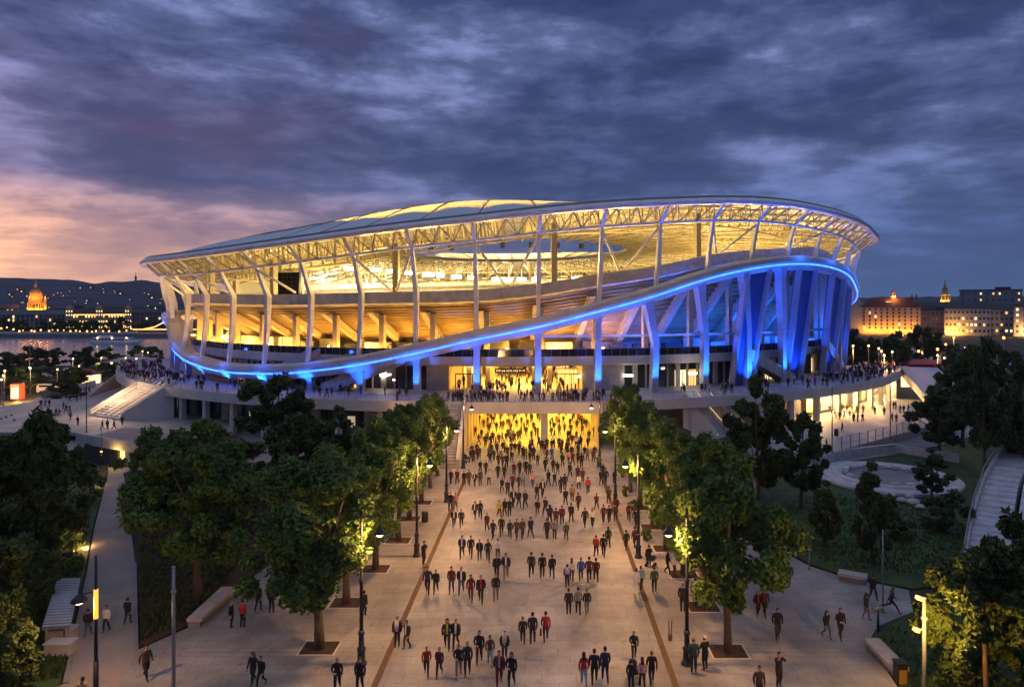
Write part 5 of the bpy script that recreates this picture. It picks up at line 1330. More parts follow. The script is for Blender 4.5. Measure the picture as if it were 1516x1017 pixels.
def person(loc, pose, face, top, leg, label, group, hair='s', jacket=None, h=None, mini=False):
    """face: heading of the walk in degrees, 0 = towards the viewer"""
    P = POSE[pose]
    o = bpy.data.objects.new('person', P['body']); COL.objects.link(o)
    o.location = loc; o.rotation_euler = (0, 0, R_(face)); s = h or prn.uniform(.89, 1.06); o.scale = (s * prn.uniform(.97, 1.06), s, s)
    tag(o, label, 'person', group)
    cols = {1: jacket and C[jacket[1]] or C[top], 2: C[leg]}
    for i, c in cols.items():
        o.material_slots[i].link = 'OBJECT'; o.material_slots[i].material = cloth(c)
    if not mini or hair == 'l':
        hh = bpy.data.objects.new('hair', P['lhair' if hair == 'l' else 'hair']); COL.objects.link(hh); hh.parent = o
        if hair != 'b':
            hh.material_slots[0].link = 'OBJECT'; hh.material_slots[0].material = cloth(prn.choice(HAIRC[:5]))
        else: hh.material_slots[0].link = 'OBJECT'; hh.material_slots[0].material = cloth(HAIRC[5])
    else:
        hh = bpy.data.objects.new('hair', P['hair']); COL.objects.link(hh); hh.parent = o
    if jacket:
        jj = bpy.data.objects.new('jacket', P['jacket']); COL.objects.link(jj); jj.parent = o
        jj.material_slots[0].link = 'OBJECT'; jj.material_slots[0].material = cloth(C[jacket[0]])
    return o
PG = 'people walking on the promenade'
# (x, y, pose, heading, top, legs, hair, jacket over shirt, label)
NEAR = [
 (588, 957, 'st', 8, 'k', 'k', 's', ('k', 'w'), 'person in dark jacket with a striped scarf standing on the left drain strip'),
 (602.5, 960, 'w3', -35, 'k', 'br', 's', ('k', 'w'), 'person in black coat and pale scarf right beside the left drain strip'),
 (662, 961, 'f1', 5, 'k', 'k', 'l', ('k', 'y'), 'woman in black jacket over a mustard top walking beside a man in white shirt'),
 (675, 960, 'w1', -5, 'k', 'k', 'b', ('k', 'w'), 'person in open black jacket over white shirt next to a long-haired woman'),
 (631.5, 1000, 'w2', 5, 'r', 'n', 's', None, 'person in bright red jacket and navy trousers walking toward the viewer'),
 (650.5, 1001, 'w1', -3, 'm', 'k', 's', None, 'person in maroon hoodie with pale chest print right of the red jacket'),
 (679, 1000, 'ch', 3, 'k', 'g', 's', None, 'person in black jacket and grey trousers left of a charcoal-clad walker'),
 (692, 999, 'w3', 0, 'd', 'k', 'b', None, 'person with grey hair in charcoal jacket right of the black jacket pair'),
 (709.6, 981, 'ch', 0, 'k', 'm', 's', None, 'person in black top and maroon trousers with hands at the waist'),
 (725.5, 984, 'f1', 4, 'br', 'c', 's', None, 'shorter person in dark brown top and pale blue jeans'),
 (747, 976, 'w3', 2, 'k', 'd', 's', ('k', 'w'), 'person in black jacket with white scarf hanging down the front'),
 (739, 1014, 'w1', 4, 'm', 'm', 's', ('m', 'p'), 'person in maroon tracksuit at the bottom centre of the promenade'),
 (757.5, 1016, 'ch', -8, 'k', 'k', 'l', None, 'long-haired person in black arm in arm with the maroon tracksuit wearer'),
 (774, 953, 'w2', 180, 'k', 'k', 's', None, 'person in black seen from behind, left one of the trio with a red shirt'),
 (788.5, 953, 'w3', 178, 'k', 'k', 's', None, 'person in black seen from behind, middle one beside the red shirt'),
 (808, 950, 'w1', 182, 'r', 'm', 's', None, 'person in red shirt and shorts walking away with a bag in hand'),
 (786.6, 854, 'w1', 178, 'd', 'k', 's', None, 'taller person in charcoal walking away, left one of a row of three mid promenade'),
 (802.8, 856, 'w3', 180, 'k', 'k', 's', None, 'person in black between two companions walking away mid promenade'),
 (817.4, 857, 'w2', 184, 'k', 'n', 's', None, 'person in black top and navy trousers, right one of three walking away'),
 (842, 910, 'st', 180, 'k', 'k', 's', None, 'person in black, left one of a close trio walking away right of centre'),
 (856, 910, 'f1', 180, 'g', 'k', 's', None, 'person in grey hooded top in the middle of the close trio'),
 (869, 909, 'w3', 190, 'k', 'g', 's', None, 'person in black top and grey trousers on the right of the close trio'),
 (839.8, 870, 'w3', 180, 'n', 'k', 's', None, 'person carrying a lavender backpack walking away'),
 (846.5, 860, 'f1', 175, 'w', 'br', 'l', None, 'woman in white top just ahead of the backpack carrier'),
 (860, 860, 'w3', 180, 'b', 'n', 's', None, 'person in vivid blue jacket walking away'),
 (872.3, 862, 'w1', 180, 'br', 'k', 's', None, 'person in dark brown jacket right beside the vivid blue jacket'),
 (882.4, 861, 'w2', 180, 'm', 'k', 's', None, 'person in dark maroon top at the right end of the blue jacket row'),
 (938.5, 976, 'ch', 0, 'k', 'k', 's', None, 'person in black facing the viewer with pale sheet in hand near the right strip'),
 (864.5, 1015, 'f1', 180, 'r', 'c', 'l', None, 'woman in red top and pale trousers at the bottom right of the promenade'),
 (880, 1013, 'w1', 176, 'k', 'k', 's', None, 'tall person in black walking away left of a blue jacket near the bottom'),
 (896, 1010, 'w2', 182, 'n', 'n', 's', None, 'person in dark blue jacket and trousers walking away near the bottom'),
 (934.5, 1022, 'st', 170, 'k', 'k', 's', None, 'person in black bending over a pram at the bottom right'),
 (951, 1019, 'f1', 180, 'p', 'k', 'l', None, 'person in pale sleeveless top and black skirt at the bottom right'),
 (965, 1013, 'w1', 180, 'k', 'k', 's', None, 'person in black tee walking away beside the right strip at the bottom'),
 (1027, 996, 'st', 175, 'gr', 'd', 's', None, 'person in dark green jacket standing at the foot of the near right lamp'),
 (1044, 992, 'ph', 200, 'k', 'k', 's', None, 'person with pale cap standing right of the near right lamp'),
 (968.8, 877, 'st', 180, 'gr', 'k', 's', None, 'person in dark green jacket standing alone right of the right drain strip'),
 (942, 880, 'w3', 150, 'w', 'w', 's', None, 'person in pale pink and white clothes on the right drain strip'),
 (949, 874, 'w3', 190, 'c', 'k', 's', None, 'person in pale blue shirt on the right drain strip behind the white-clad one'),
 (1011, 906, 'st', 160, 'k', 'k', 's', None, 'person in black waiting left of the near right lamp pole'),
 (1029, 896, 'st', 200, 'd', 'k', 's', None, 'person in dark clothes in the tree shade behind the near right lamp'),
 (988, 850, 'ch', 60, 'k', 'k', 's', None, 'person in black leaning by the trees right of the promenade'),
 (998, 852, 'ph', 100, 'w', 'br', 's', None, 'person in pale top by the trees beside a black-clad companion'),
 (749, 856, 'w1', 0, 'k', 'g', 's', ('n', 'w'), 'person in navy jacket over pale shirt, right one of a pair coming forward'),
 (735.5, 856, 'w2', 0, 'k', 'k', 's', ('k', 'gr'), 'person in black jacket over green shirt, left one of a pair coming forward'),
 (633, 878, 'w2', 0, 'n', 'k', 's', None, 'person in navy top and black trousers at the left end of the front row'),
 (645.4, 878, 'w1', 0, 'k', 'k', 's', None, 'person in black beside the navy top near the left drain strip'),
 (668.4, 878, 'w3', 0, 'm', 'j', 's', None, 'person in plum red sweater and blue jeans coming forward'),
 (683, 878, 'w1', 0, 'k', 'j', 's', ('k', 'w'), 'person in black jacket, white shirt and jeans right of the plum sweater'),
 (697, 890, 'f1', 0, 'm', 'm', 'l', None, 'woman dressed all in brick red coming forward'),
 (712, 892, 'w2', 0, 'k', 'k', 's', ('k', 'r'), 'person in black jacket over red shirt right of the brick red woman'),
 (734, 889, 'w3', 0, 'k', 'g', 's', None, 'person in black jacket and grey patterned trousers walking alone'),
 (627, 836, 'ph', 60, 'k', 'k', 's', None, 'person in black looking at a phone beside the second left lamp'),
 (684, 826, 'w1', 0, 'n', 'k', 's', ('n', 'w'), 'person in navy jacket over pale shirt leading a row of four'),
 (697, 825, 'w2', 0, 'd', 'k', 's', None, 'person in charcoal top, second of the row of four'),
 (710, 829.5, 'w3', 0, 'k', 'n', 's', ('k', 'g'), 'person in black jacket over grey shirt, third of the row of four'),
 (722.5, 831.6, 'f1', 0, 'd', 'n', 's', None, 'person in charcoal and navy, last of the row of four'),
 (737, 827, 'w1', 0, 'w', 'n', 's', None, 'person in white shirt and navy trousers coming forward'),
 (374.8, 1011, 'w2', -15, 'k', 'k', 'l', None, 'person in black half hidden behind a companion at the lower left plaza'),
 (386.6, 1016, 'w1', -10, 'k', 'k', 's', None, 'person in black jumper walking toward the viewer on the lower left plaza'),
 (342, 929, 'st', 90, 'k', 'k', 's', None, 'person in dark clothes standing at the long bench on the left'),
 (359, 929, 'st', 160, 'r', 'k', 's', None, 'person in red top and black trousers by the long bench on the left'),
 (382, 905, 'w3', 170, 'k', 'k', 's', None, 'person in black in tree shade right of the red top by the bench'),
 (402, 908, 'st', 180, 'k', 'd', 's', None, 'person in dark clothes under the crown of the nearest left tree'),
 (499.5, 1022, 'ch', 10, 'k', 'k', 'b', None, 'person in black raising a hand at the bottom edge left of the near lamp'),
 (533, 1024, 'w3', 0, 'k', 'k', 's', None, 'person in black right at the foot of the near left lamp'),
 (539, 911, 'st', 150, 'k', 'k', 's', ('k', 'w'), 'person in black and white hidden partly behind the near left lamp pole'),
 (130, 942, 'w1', -160, 'k', 'j', 's', None, 'person in black jacket and jeans behind the amber-lit post on the left path'),
 (157.6, 935, 'w3', 0, 'w', 'k', 's', None, 'person in white top and black trousers on the left path'),
 (188.8, 924, 'w3', 170, 'k', 'n', 's', None, 'person in black top walking away along the left path edge'),
 (216, 1005, 'w1', 60, 'br', 'k', 's', None, 'person in brown jacket striding from the path onto the plaza'),
 (122, 1050, 'w3', 180, 't', 'br', 's', None, 'person in tan top at the bottom end of the left path'),
 (1151, 946, 'w3', 0, 'k', 'd', 's', None, 'person in black jacket walking alone on the right plaza'),
 (1223.5, 944, 'w2', 15, 'k', 'j', 'l', None, 'person in dark top and pale jeans on the right plaza'),
 (1244, 945, 'ch', 10, 'k', 'k', 's', None, 'person in black with pale shoes right of the pale jeans walker'),
 (1282, 917, 'w3', 90, 'd', 'g', 'l', None, 'person in grey clothes walking toward the slim right post'),
 (1292, 890, 'w1', 120, 'k', 'd', 's', None, 'person in dark clothes at the bench by the slim right post'),
 (1319, 907, 'run', 80, 'br', 'k', 'l', None, 'person running across the right plaza with one leg kicked back'),
 (1168, 870, 'w3', 180, 'gr', 'g', 's', None, 'person in green top walking near the short bench on the right'),
 (1128.6, 875, 'st', 180, 'd', 'j', 's', None, 'person in the shade under the near right tree crown'),
 (1132, 912, 'w1', 10, 'm', 'k', 's', None, 'person in maroon and black, right one of a pair on the right plaza'),
 (1122, 911, 'w3', 5, 'k', 'k', 'l', ('k', 'r'), 'person in black with red scarf, left one of a pair on the right plaza'),
 (1153, 1017, 'cu', 20, 'k', 'k', 's', None, 'person in black lifting a camera at the bottom of the right plaza'),
 (1124, 1040, 'w3', 0, 'br', 'k', 's', None, 'person in dark brown at the very bottom edge of the right plaza'),
]
for x, y, ps, hd, tp, lg, hr, jk, lb in NEAR:
    lb = lb.replace('person in', 'person in') if lb.startswith(('person', 'woman', 'tall', 'short', 'long')) else lb
    person(G(x, y), ps, hd, tp, lg, lb, PG, hr, jk)
# things people carry, each lying on its bearer
def small(name, loc, label, cat, parts):
    t = thing(name, loc, label, cat)
    for nm, f, m in parts:
        mb = MB(); f(mb); mb.build(nm, m, t, True, origin=(0, 0, 0))
p = G(839.8, 870); small('backpack', p + Vector((0, -.17, 1.22)), 'lavender backpack on the back of a walker in navy', 'backpack', (('body', lambda mb: mb.blob((0, 0, 0), (.17, .11, .24)), cloth(C['l'])), ('pocket', lambda mb: mb.blob((0, -.08, -.08), (.12, .06, .11)), cloth((.3, .27, .42)))))
p = G(808, 950); small('handbag', p + Vector((-.30, .02, .55)), 'dark red bag hanging from the hand of the person in red', 'bag', (('body', lambda mb: mb.box((0, 0, 0), (.12, .3, .28)), cloth((.12, .02, .02))), ('handle', lambda mb: mb.tube([(0, -.08, .14), (0, -.05, .27), (0, .05, .27), (0, .08, .14)], .012, 5), M['black'])))
for (x, y, m_, lb) in ((588, 957, 'w', 'pale striped football scarf round the neck of the man on the left strip'), (747, 976, 'w', 'white scarf hanging over the black jacket of a walker')):
    p = G(x, y)
    small('scarf', p + Vector((0, 0, 0)), lb, 'scarf', (('loop', lambda mb: mb.tube([(.09 * math.cos(a), -.03 + .085 * math.sin(a), 1.49) for a in [2 * math.pi * k / 10 for k in range(11)]], .035, 6), cloth(C['w'])),
        ('hanging_end', lambda mb: (mb.box((-.07, -.165, 1.22), (.09, .03, .5), rx=-.06), mb.box((.07, -.165, 1.25), (.09, .03, .44), rx=-.06)), cloth((.5, .45, .45)))))
p = G(1044, 992); small('cap', p + Vector((0, .03, 1.77)), 'pale cap on the head of the person right of the near lamp', 'cap', (('crown', lambda mb: mb.blob((0, 0, 0), (.11, .125, .075)), cloth((.7, .6, .45))), ('peak', lambda mb: mb.box((.05, .14, -.03), (.17, .13, .02)), cloth((.6, .5, .38)))))
def pram(loc, label, rz=0):
    t = thing('pram', loc, label, 'pram', rz=rz)
    mb = MB(); mb.loft([[(-.2, -.35, .5), (.2, -.35, .5), (.2, -.35, .8), (-.2, -.35, .8)], [(-.22, .3, .45), (.22, .3, .45), (.22, .3, .75), (-.22, .3, .75)]], True, True); mb.build('basket', cloth(C['n']), t, origin=(0, 0, 0))
    mb = MB(); mb.blob((0, .18, .82), (.23, .26, .24)); mb.build('hood', cloth(C['k']), t, True, origin=(0, 0, 0))
    mb = MB(); mb.tube([(-.2, -.3, .5), (-.2, -.75, 1.0), (.2, -.75, 1.0), (.2, -.3, .5)], .018, 6); mb.build('handle', M['steel_g'], t, True, origin=(0, 0, 0))
    for sx_ in (-.24, .24):
        for sy_ in (-.3, .28): mb = MB(); mb.tube([(sx_ - .02, sy_, .13), (sx_ + .02, sy_, .13)], .13, 10); mb.build('wheel', M['black'], t, origin=(0, 0, 0))
        mb = MB(); mb.tube([(sx_ * .95, -.3, .13), (sx_ * .8, .2, .5)], .015, 5); mb.tube([(sx_ * .95, .28, .13), (sx_ * .8, -.2, .5)], .015, 5); mb.build('frame', M['steel_g'], t, origin=(0, 0, 0))
pram(G(937, 1017) + Vector((.1, .6, 0)), 'dark navy pram pushed by a person in black at the bottom right')
pram(G(963, 838), 'dark pram standing by the second right lamp', 1.2)
pram(G(690, 685), 'small dark pram by the foot of the stair left of the bridge', .8)
person(G(961, 838), 'ph', 180, 'k', 'k', 'person in black behind the dark pram near the second right lamp', PG)
# the throng further up: pixel foot points in the photograph
MID = '''672,780,k,0 683,780.6,n,0 721,786,m,0 730,797.8,k,0 742.4,793.7,k,0 754.8,796.5,n,0 765,798.5,br,0 773.4,797.8,br,0 785.7,797,k,1 810,798.5,k,1 821,799,g,1 838.4,800,gr,1
866,780.4,k,1 877,779.7,w,1 882.5,823.7,r,1 893.5,824.5,k,1 900.6,811,k,1 927.3,814.3,k,1 940,811,m,1 814,777,n,1 823,778,m,1 832,776.5,m,1 845.5,775,k,1 893.5,774,m,1 902,774,k,1 911,772,br,1
837.4,748.6,k,1 856.3,755.7,br,1 847,743,t,1 795.7,763.5,k,0 807.5,763.5,d,0 830.4,730.5,n,1 836.3,726.5,k,1 870.5,731,r,1 883,755,m,1 913,760,m,1 901,745,br,1 931,771,m,0 941,781,k,1
795,740.7,d,0 803,736,k,0 812,719.5,k,1 821,720,k,1 788.6,722,p,0 857,725,w,1 862.6,714,br,1 855.5,711,m,1 843.7,707,k,1 825.6,703,k,1 819,700,k,1 807.5,698,k,1 832.7,692,k,1 842,687,p,1 848,689,m,1
861,693,k,1 855.5,686,m,1 878.3,684,m,1 869.7,682.5,g,1 865.8,678,k,1 856,674,n,1 817,681,b,1 817,667,n,1 830.4,671.5,m,1 840.6,671.5,m,1 859.5,663.6,k,1 851.6,660.5,k,1 870.5,663.6,k,1 886,693.5,g,1
893,709,k,1 890,718.7,k,1 897,717,n,1 910,717,k,1 806.8,671.5,m,1 802,668,k,0 697,684,k,0 707,680,m,0 706,673,n,0 718.5,662,k,0 711,700.6,k,0 719.2,703,d,0 667.6,717,n,0 677,716.4,m,0 687,719,k,0
694.4,719,br,0 703,720,k,0 711,719,br,0 724,718.5,l,0 667,756,k,0 674.5,755.6,p,0 703.4,768,k,0 711,768,k,0 739,766,y,0 747.4,764.6,k,0 754.3,764.6,k,0 759.8,750.8,k,0 768,751.5,n,0 777.7,753,d,0
743.3,728.8,k,0 751.5,734,d,0 759,725,m,0 768,724,d,0 774,720,c,0 737,708,k,0 746.7,709,k,0 761,706,m,0 769.4,703,k,0 778.4,703,k,0 784,704.7,d,0 737.8,691,m,0 744,691,m,0 750,693.7,k,0 757.7,685,k,0
725.4,686.8,k,0 731,682.7,d,0 727.5,674.4,n,0 736.4,673,k,0 751,680,d,0 757,673,m,0 762.5,671.7,k,0 768,674.4,k,0 774.3,680,k,0 784.6,685.4,k,0 790,681,d,0 729.5,656.5,k,0 738.5,659,m,0 746.7,670,lg,0
749.5,655,k,0 755.7,655,k,0 762,655,m,0 776,681,k,0 796,690,m,0 713,650,k,0 704,646,m,0 724,642,k,0 770,650,m,0 779,646,k,0 787,652,k,0 796,647,m,0 735,640,k,0 745,636,m,0 756,640,k,0 765,634,k,0
716,634,m,0 727,628,k,0 741,624,r,0 752,626,k,0 763,622,m,0 772,630,k,0 781,634,m,0 790,640,k,0 709,628,k,0 820,640,k,1 828,646,m,1 836,641,m,1 845,644,k,1 824,630,r,1 834,628,k,1 844,632,k,1 854,636,k,1
862,644,m,1 868,634,k,1 856,626,r,1 848,622,k,1 838,618,k,1 828,620,m,1 872,652,k,1 880,648,m,1 756,618,m,0 768,616,k,0 744,617,k,0 733,619,m,0 722,620,k,0 779,621,k,0 788,626,m,0 696,640,k,0'''
mids = []
for tok in MID.split():
    a = tok.split(','); mids.append([float(a[0]), float(a[1]), a[2], int(a[3])])
BANDS = [(800, 900, 'abreast of the second lamp pair'), (770, 800, 'just beyond the second lamp pair'), (740, 770, 'abreast of the third lamp pair'), (722, 740, 'just beyond the third lamp pair'), (705, 722, 'midway between third and fourth lamp pairs'),
         (690, 705, 'abreast of the fourth lamp pair'), (678, 690, 'just beyond the fourth lamp pair'), (666, 678, 'a few steps in front of the passage'), (652, 666, 'at the passage mouth'), (640, 652, 'just inside the lit passage'), (628, 640, 'well inside the lit passage'), (600, 628, 'deepest in the lit passage')]
legs = {'k': 'k', 'n': 'k', 'd': 'k', 'm': 'k', 'br': 'd', 'r': 'k', 'g': 'n', 'w': 'k', 'gr': 'k', 't': 'br', 'p': 'j', 'l': 'k', 'lg': 'k', 'c': 'j', 'y': 'm', 'b': 'n'}
gn = {'k': ('jacket', 'top', 'coat'), 'n': ('jacket',), 'd': ('jacket',), 'm': ('jacket',), 'br': ('jacket',)}
ORDL = ['first', 'second', 'third', 'fourth', 'fifth', 'sixth', 'seventh', 'eighth', 'ninth', 'tenth', 'eleventh', 'twelfth', 'thirteenth', 'fourteenth', 'fifteenth', 'sixteenth', 'seventeenth', 'eighteenth', 'nineteenth', 'twentieth']
cntp = 0
for lo_, hi_, bn_ in BANDS:
    row = sorted([m for m in mids if lo_ <= m[1] < hi_])
    bycol = {}
    for m_ in row: bycol.setdefault(m_[2], []).append(m_)
    for m_ in row:
        same = bycol[m_[2]]; n_ = same.index(m_)
        lb = '%s %s-clad person%s, %s, %s' % ('only' if len(same) == 1 else ORDL[min(n_, 19)], CN[m_[2]].replace(' ', '-'), '' if len(same) == 1 else ' from left', 'walking away' if m_[3] else 'coming nearer', bn_)
        ps = prn.choice(('w1', 'w2', 'w3', 'f1', 'w1', 'w3', 'st' if lo_ < 700 else 'w2'))
        lg = legs.get(m_[2], 'k')
        if prn.random() < .25: lg = prn.choice(('j', 'd', 'n', 'br'))
        person(G(m_[0], m_[1]), ps, (180 if m_[3] else 0) + prn.uniform(-32, 32), m_[2], lg, lb, PG, 'l' if prn.random() < .2 else 's', ('k', 'w') if m_[2] == 'k' and m_[1] > 715 and not m_[3] and prn.random() < .45 else None, mini=True)
# left and right plazas
PL = '''60.7,603 67,603 73,603 94,607 98,611 103,612 115,630 104,623 83,617 88,617 151.7,636 159,636 168.7,636 181,630 210,648 114,594 119.5,591 103,595 98,591 90,587 80.5,585.5 101,586 107,585 113,584 119,584 126,583 132,582 93,588'''
pts = sorted([tuple(map(float, t.split(','))) for t in PL.split()])
for i, (x, y) in enumerate(pts):
    lb = 'small dark figure on the left plaza, %s from the left' % (ORDL + ['twenty-first', 'twenty-second', 'twenty-third', 'twenty-fourth', 'twenty-fifth', 'twenty-sixth', 'twenty-seventh', 'twenty-eighth'])[i]
    person(G(x, y, LZ), prn.choice(('w1', 'w2', 'w3', 'st')), prn.uniform(-180, 180), prn.choice('kkkdnm'), prn.choice('kkd'), lb.replace('figure', 'clothed person'), 'people on the left plaza', h=.86, mini=True)
PLG = ((2, 632), (9, 629), (17, 626), (21, 634))
for i, (x, y) in enumerate(PLG): person(G(x, y, 0), 'st', 20 * i, 'k', 'k', 'dark clothed person below the left plaza at the picture edge, %s from the left' % ORDL[i], 'people at the left picture edge', h=.9, mini=True)
PRt = '''1247,640 1236,620 1243,622 1250,620 1258,620 1264,625 1270,625 1277,625 1240,613 1247,610 1254,612 1262,612 1268,612 1278,612 1295,614 1309,615 1321,624 1327,626 1333,612 1338,612 1345,610 1326,600 1323,590 1208,655 1224,666 1229,612'''
pts = sorted([tuple(map(float, t.split(','))) for t in PRt.split()])
for i, (x, y) in enumerate(pts):
    lb = 'small dark clothed person on the right plaza before the lit bays, %s from the left' % (ORDL + ['twenty-first', 'twenty-second', 'twenty-third', 'twenty-fourth', 'twenty-fifth', 'twenty-sixth'])[i]
    person(G(x, max(y, 606), RZ), prn.choice(('w1', 'w2', 'w3', 'st')), prn.uniform(-180, 180), prn.choice('kkkdnm'), prn.choice('kkd'), lb, 'people on the right plaza', h=.86, mini=True)
# the dense crowd on the terrace and in the upper hall: one mass
crowd = MB(); cr = random.Random(8)
low = {}
for nm in ('w1', 'w3', 'st'):
    me = POSE[nm]['body']; low[nm] = ([tuple(v.co) for v in me.vertices], [tuple(p.vertices) for p in me.polygons], [p.material_index for p in me.polygons])
def lowfig(nm):
    b = bmesh.new(); b.from_mesh(POSE[nm]['body'])
    t = bpy.data.meshes.new('t'); b.to_mesh(t); b.free()
    o = bpy.data.objects.new('t', t); COL.objects.link(o); d = o.modifiers.new('d', 'DECIMATE'); d.ratio = .14
    dg = bpy.context.evaluated_depsgraph_get(); dg.update(); m2 = bpy.data.meshes.new_from_object(o.evaluated_get(dg))
    r_ = ([v.co.copy() for v in m2.vertices], [tuple(p.vertices) for p in m2.polygons], [p.material_index for p in m2.polygons])
    bpy.data.objects.remove(o); bpy.data.meshes.remove(t); bpy.data.meshes.remove(m2); return r_
LOW = [lowfig(n) for n in ('w1', 'w3', 'st')]
crowd_mats = [M['skin'], cloth(C['k']), cloth(C['d']), cloth(C['n']), cloth(C['m']), cloth(C['g']), cloth(C['w'])]
def put(loc, h=.95):
    vs, fs, ms = LOW[cr.randrange(3)]; a = cr.uniform(0, 6.28); mt = Matrix.Translation(loc) @ Matrix.Rotation(a, 4, 'Z') @ Matrix.Scale(h * cr.uniform(.93, 1.05), 4)
    top = cr.choice((1, 1, 1, 2, 2, 3, 4, 5) if cr.random() < .93 else (6,)); leg = cr.choice((1, 1, 2, 3))
    o = len(crowd.v); crowd.v += [tuple(mt @ v) for v in vs]; crowd.f += [tuple(i + o for i in f) for f in fs]
    crowd.m += [{0: 0, 1: top, 2: leg, 3: 1, 4: 1}[m_] for m_ in ms]
for i in range(120):   # in front of and inside the upper hall
    put((cr.uniform(-13.5, 6), 100 + abs(cr.gauss(0, 1)) * 14 if cr.random() < .6 else cr.uniform(107, 145), 6.03))
for i in range(80):   # along the bridge parapet
    put((cr.uniform(-13, 9) if i < 66 else cr.uniform(7, 13), cr.uniform(92.6, 98), 6.0))
for i in range(150):  # right end of the terrace
    a = R_(cr.uniform(40, 63) if i < 125 else cr.uniform(18, 40)); put(RP(cr.uniform(83.5, 90.4), a, 6.0))
for i in range(150):   # left end of the terrace
    a = R_(-cr.uniform(40, 68) if i < 115 else -cr.uniform(8, 40)); put(RP(cr.uniform(83.5, 90.4), a, 6.0))
for i in range(85):   # thickening of the throng at and inside the passage
    put((cr.uniform(-9.3, 7.0), cr.uniform(84, 99) if i < 45 else cr.uniform(96, 128), 0.01), .97)
co = crowd.build('crowd', crowd_mats, smooth=True, fix=False); co['kind'] = 'stuff'
# ------------------------------------------------------------------ far background
# river and banks (left)
def P0(x, y, z=-0.2): return G(x, y, z)
mb = MB(); mb.add([P0(-400, 541), P0(260, 541), P0(420, 500.5), P0(-400, 500.5)], [(0, 1, 2, 3)]); struct(mb.build('river', M['water']))
mb = MB(); a = AT(-500, 500, 397); b = AT(420, 500, 397)
mb.loft([[Vector((p.x, p.y, z)) if k < 2 else Vector((p.x, p.y + 30, z)) for k, z in enumerate((-.3, 2.2, 2.2, -.3))] for p in (a, b)], True, True); q_ = mb.build('quay', M['conc_d']); tag(q_, 'long grey stone quay along the far river bank', 'quay wall')
# hills
def hill(pts, D, depth, m, name):
    mb = MB(); n_ = 120; rings = []
    for i in range(n_ + 1):
        f = i / n_; x = pts[0][0] + (pts[-1][0] - pts[0][0]) * f
        for (xa, ya), (xb, yb) in zip(pts[:-1], pts[1:]):
            if xa <= x <= xb:
                s = (x - xa) / (xb - xa); s = s * s * (3 - 2 * s); y = ya + (yb - ya) * s; break
        top = AT(x, y, D); ring = []
        for j in range(9):
            g = j / 8; yy = D - depth * (1 - g)
            z = -1 + (top.z + 1) * (g ** 1.25) + noise.noise(Vector((top.x * .01, yy * .01, 2))) * 6 * g * (1 - g) * 3 + (noise.noise(Vector((top.x * .03, 5, 2))) * 3 if j == 8 else 0)
            ring.append(Vector((top.x * yy / D, yy, z)))
        ring.append(Vector((top.x * 1.2, D + 500, -1)))
        rings.append(ring)
    mb.loft(rings, False, False)
    return struct(mb.build(name, m, smooth=True))
M['hill'] = mat('hazed_wooded_hill', (0.030, 0.042, 0.075), 0.95, var=.5, scale=.012, bump=.3, detail=8)  # distance haze painted in as a blue base colour
hill([(-300, 425), (-120, 405), (0, 411), (60, 413), (100, 414), (140, 419), (180, 417), (210, 415), (250, 419), (330, 432), (480, 440), (700, 444)], 1500, 900, M['hill'], 'hills')
hill([(900, 446), (1200, 442), (1330, 440), (1500, 438), (1700, 436), (2000, 440)], 1500, 600, M['hill'], 'hills')
# tv tower on the ridge
p = AT(201, 416, 1490); t = thing('tv_tower', (p.x, p.y, p.z - 3), 'slim tv tower on the far left ridge', 'tower')
mb = MB(); mb.lathe((0, 0, 0), [(2.2, 0), (1.7, 9), (1.7, 13), (.7, 14), (.5, 20), (.1, 22)], 8); mb.build('shaft', M['dark'], t, True, origin=(0, 0, 0))
mb = MB(); mb.lathe((0, 0, 9), [(2.4, 0), (2.6, 1), (2.4, 2.4)], 10); mb.build('pod', M['dark'], t, True, origin=(0, 0, 0))
# hillside houses
def house_proto(wc, wm):
    t = thing('hillside_house', (0, 0, 0), 'x', 'house', 'small houses on the far hillside')
    mb = MB(); mb.box((0, 0, 2.5), (9, 7, 7)); mb.build('wall', wallm(wc), t, origin=(0, 0, 0))
    mb = MB(); mb.loft([[(-5, -4, 6), (5, -4, 6)], [(-5, 0, 9), (5, 0, 9)], [(-5, 4, 6), (5, 4, 6)]], False, False); mb.build('roof', wallm((.12, .07, .05)), t, origin=(0, 0, 0))
    mb = MB(); mb.box((-2, -3.55, 3.2), (2.0, .1, 1.6)); mb.build('window', wm, t, origin=(0, 0, 0))
    mb = MB(); mb.box((2, -3.55, 3.2), (2.0, .1, 1.6)); mb.build('window', M['dark'], t, origin=(0, 0, 0))
    return t
hps = [house_proto((.20, .19, .2), emit('far_window', c, s * .16)) for c, s in (((1, .75, .5), 8), ((1, .55, .25), 10), ((.9, .9, 1), 7))]
r = random.Random(12)
used = set(); cnt = 0
for i in range(64):
    x = r.uniform(-10, 247) if i < 54 else r.uniform(1440, 1516); y = r.uniform(424, 454) if i < 54 else r.uniform(440, 452)
    D = r.uniform(650, 1100) if i < 54 else 700
    g = max(0, min(1, (D - 600) / 900)); 
    p = AT(x, y, D)
    k = i % 3; t = hps[k] if k not in used else copy_tree(hps[k]); used.add(k)
    t.location = (p.x, p.y, p.z - 3); s = r.uniform(.22, .6); t.scale = (s, s, s); t.rotation_euler = (0, 0, r.uniform(-.5, .5) - math.atan2(p.x, p.y))
    t['label'] = 'small house with a lit window among the dwellings on the far wooded hillside'
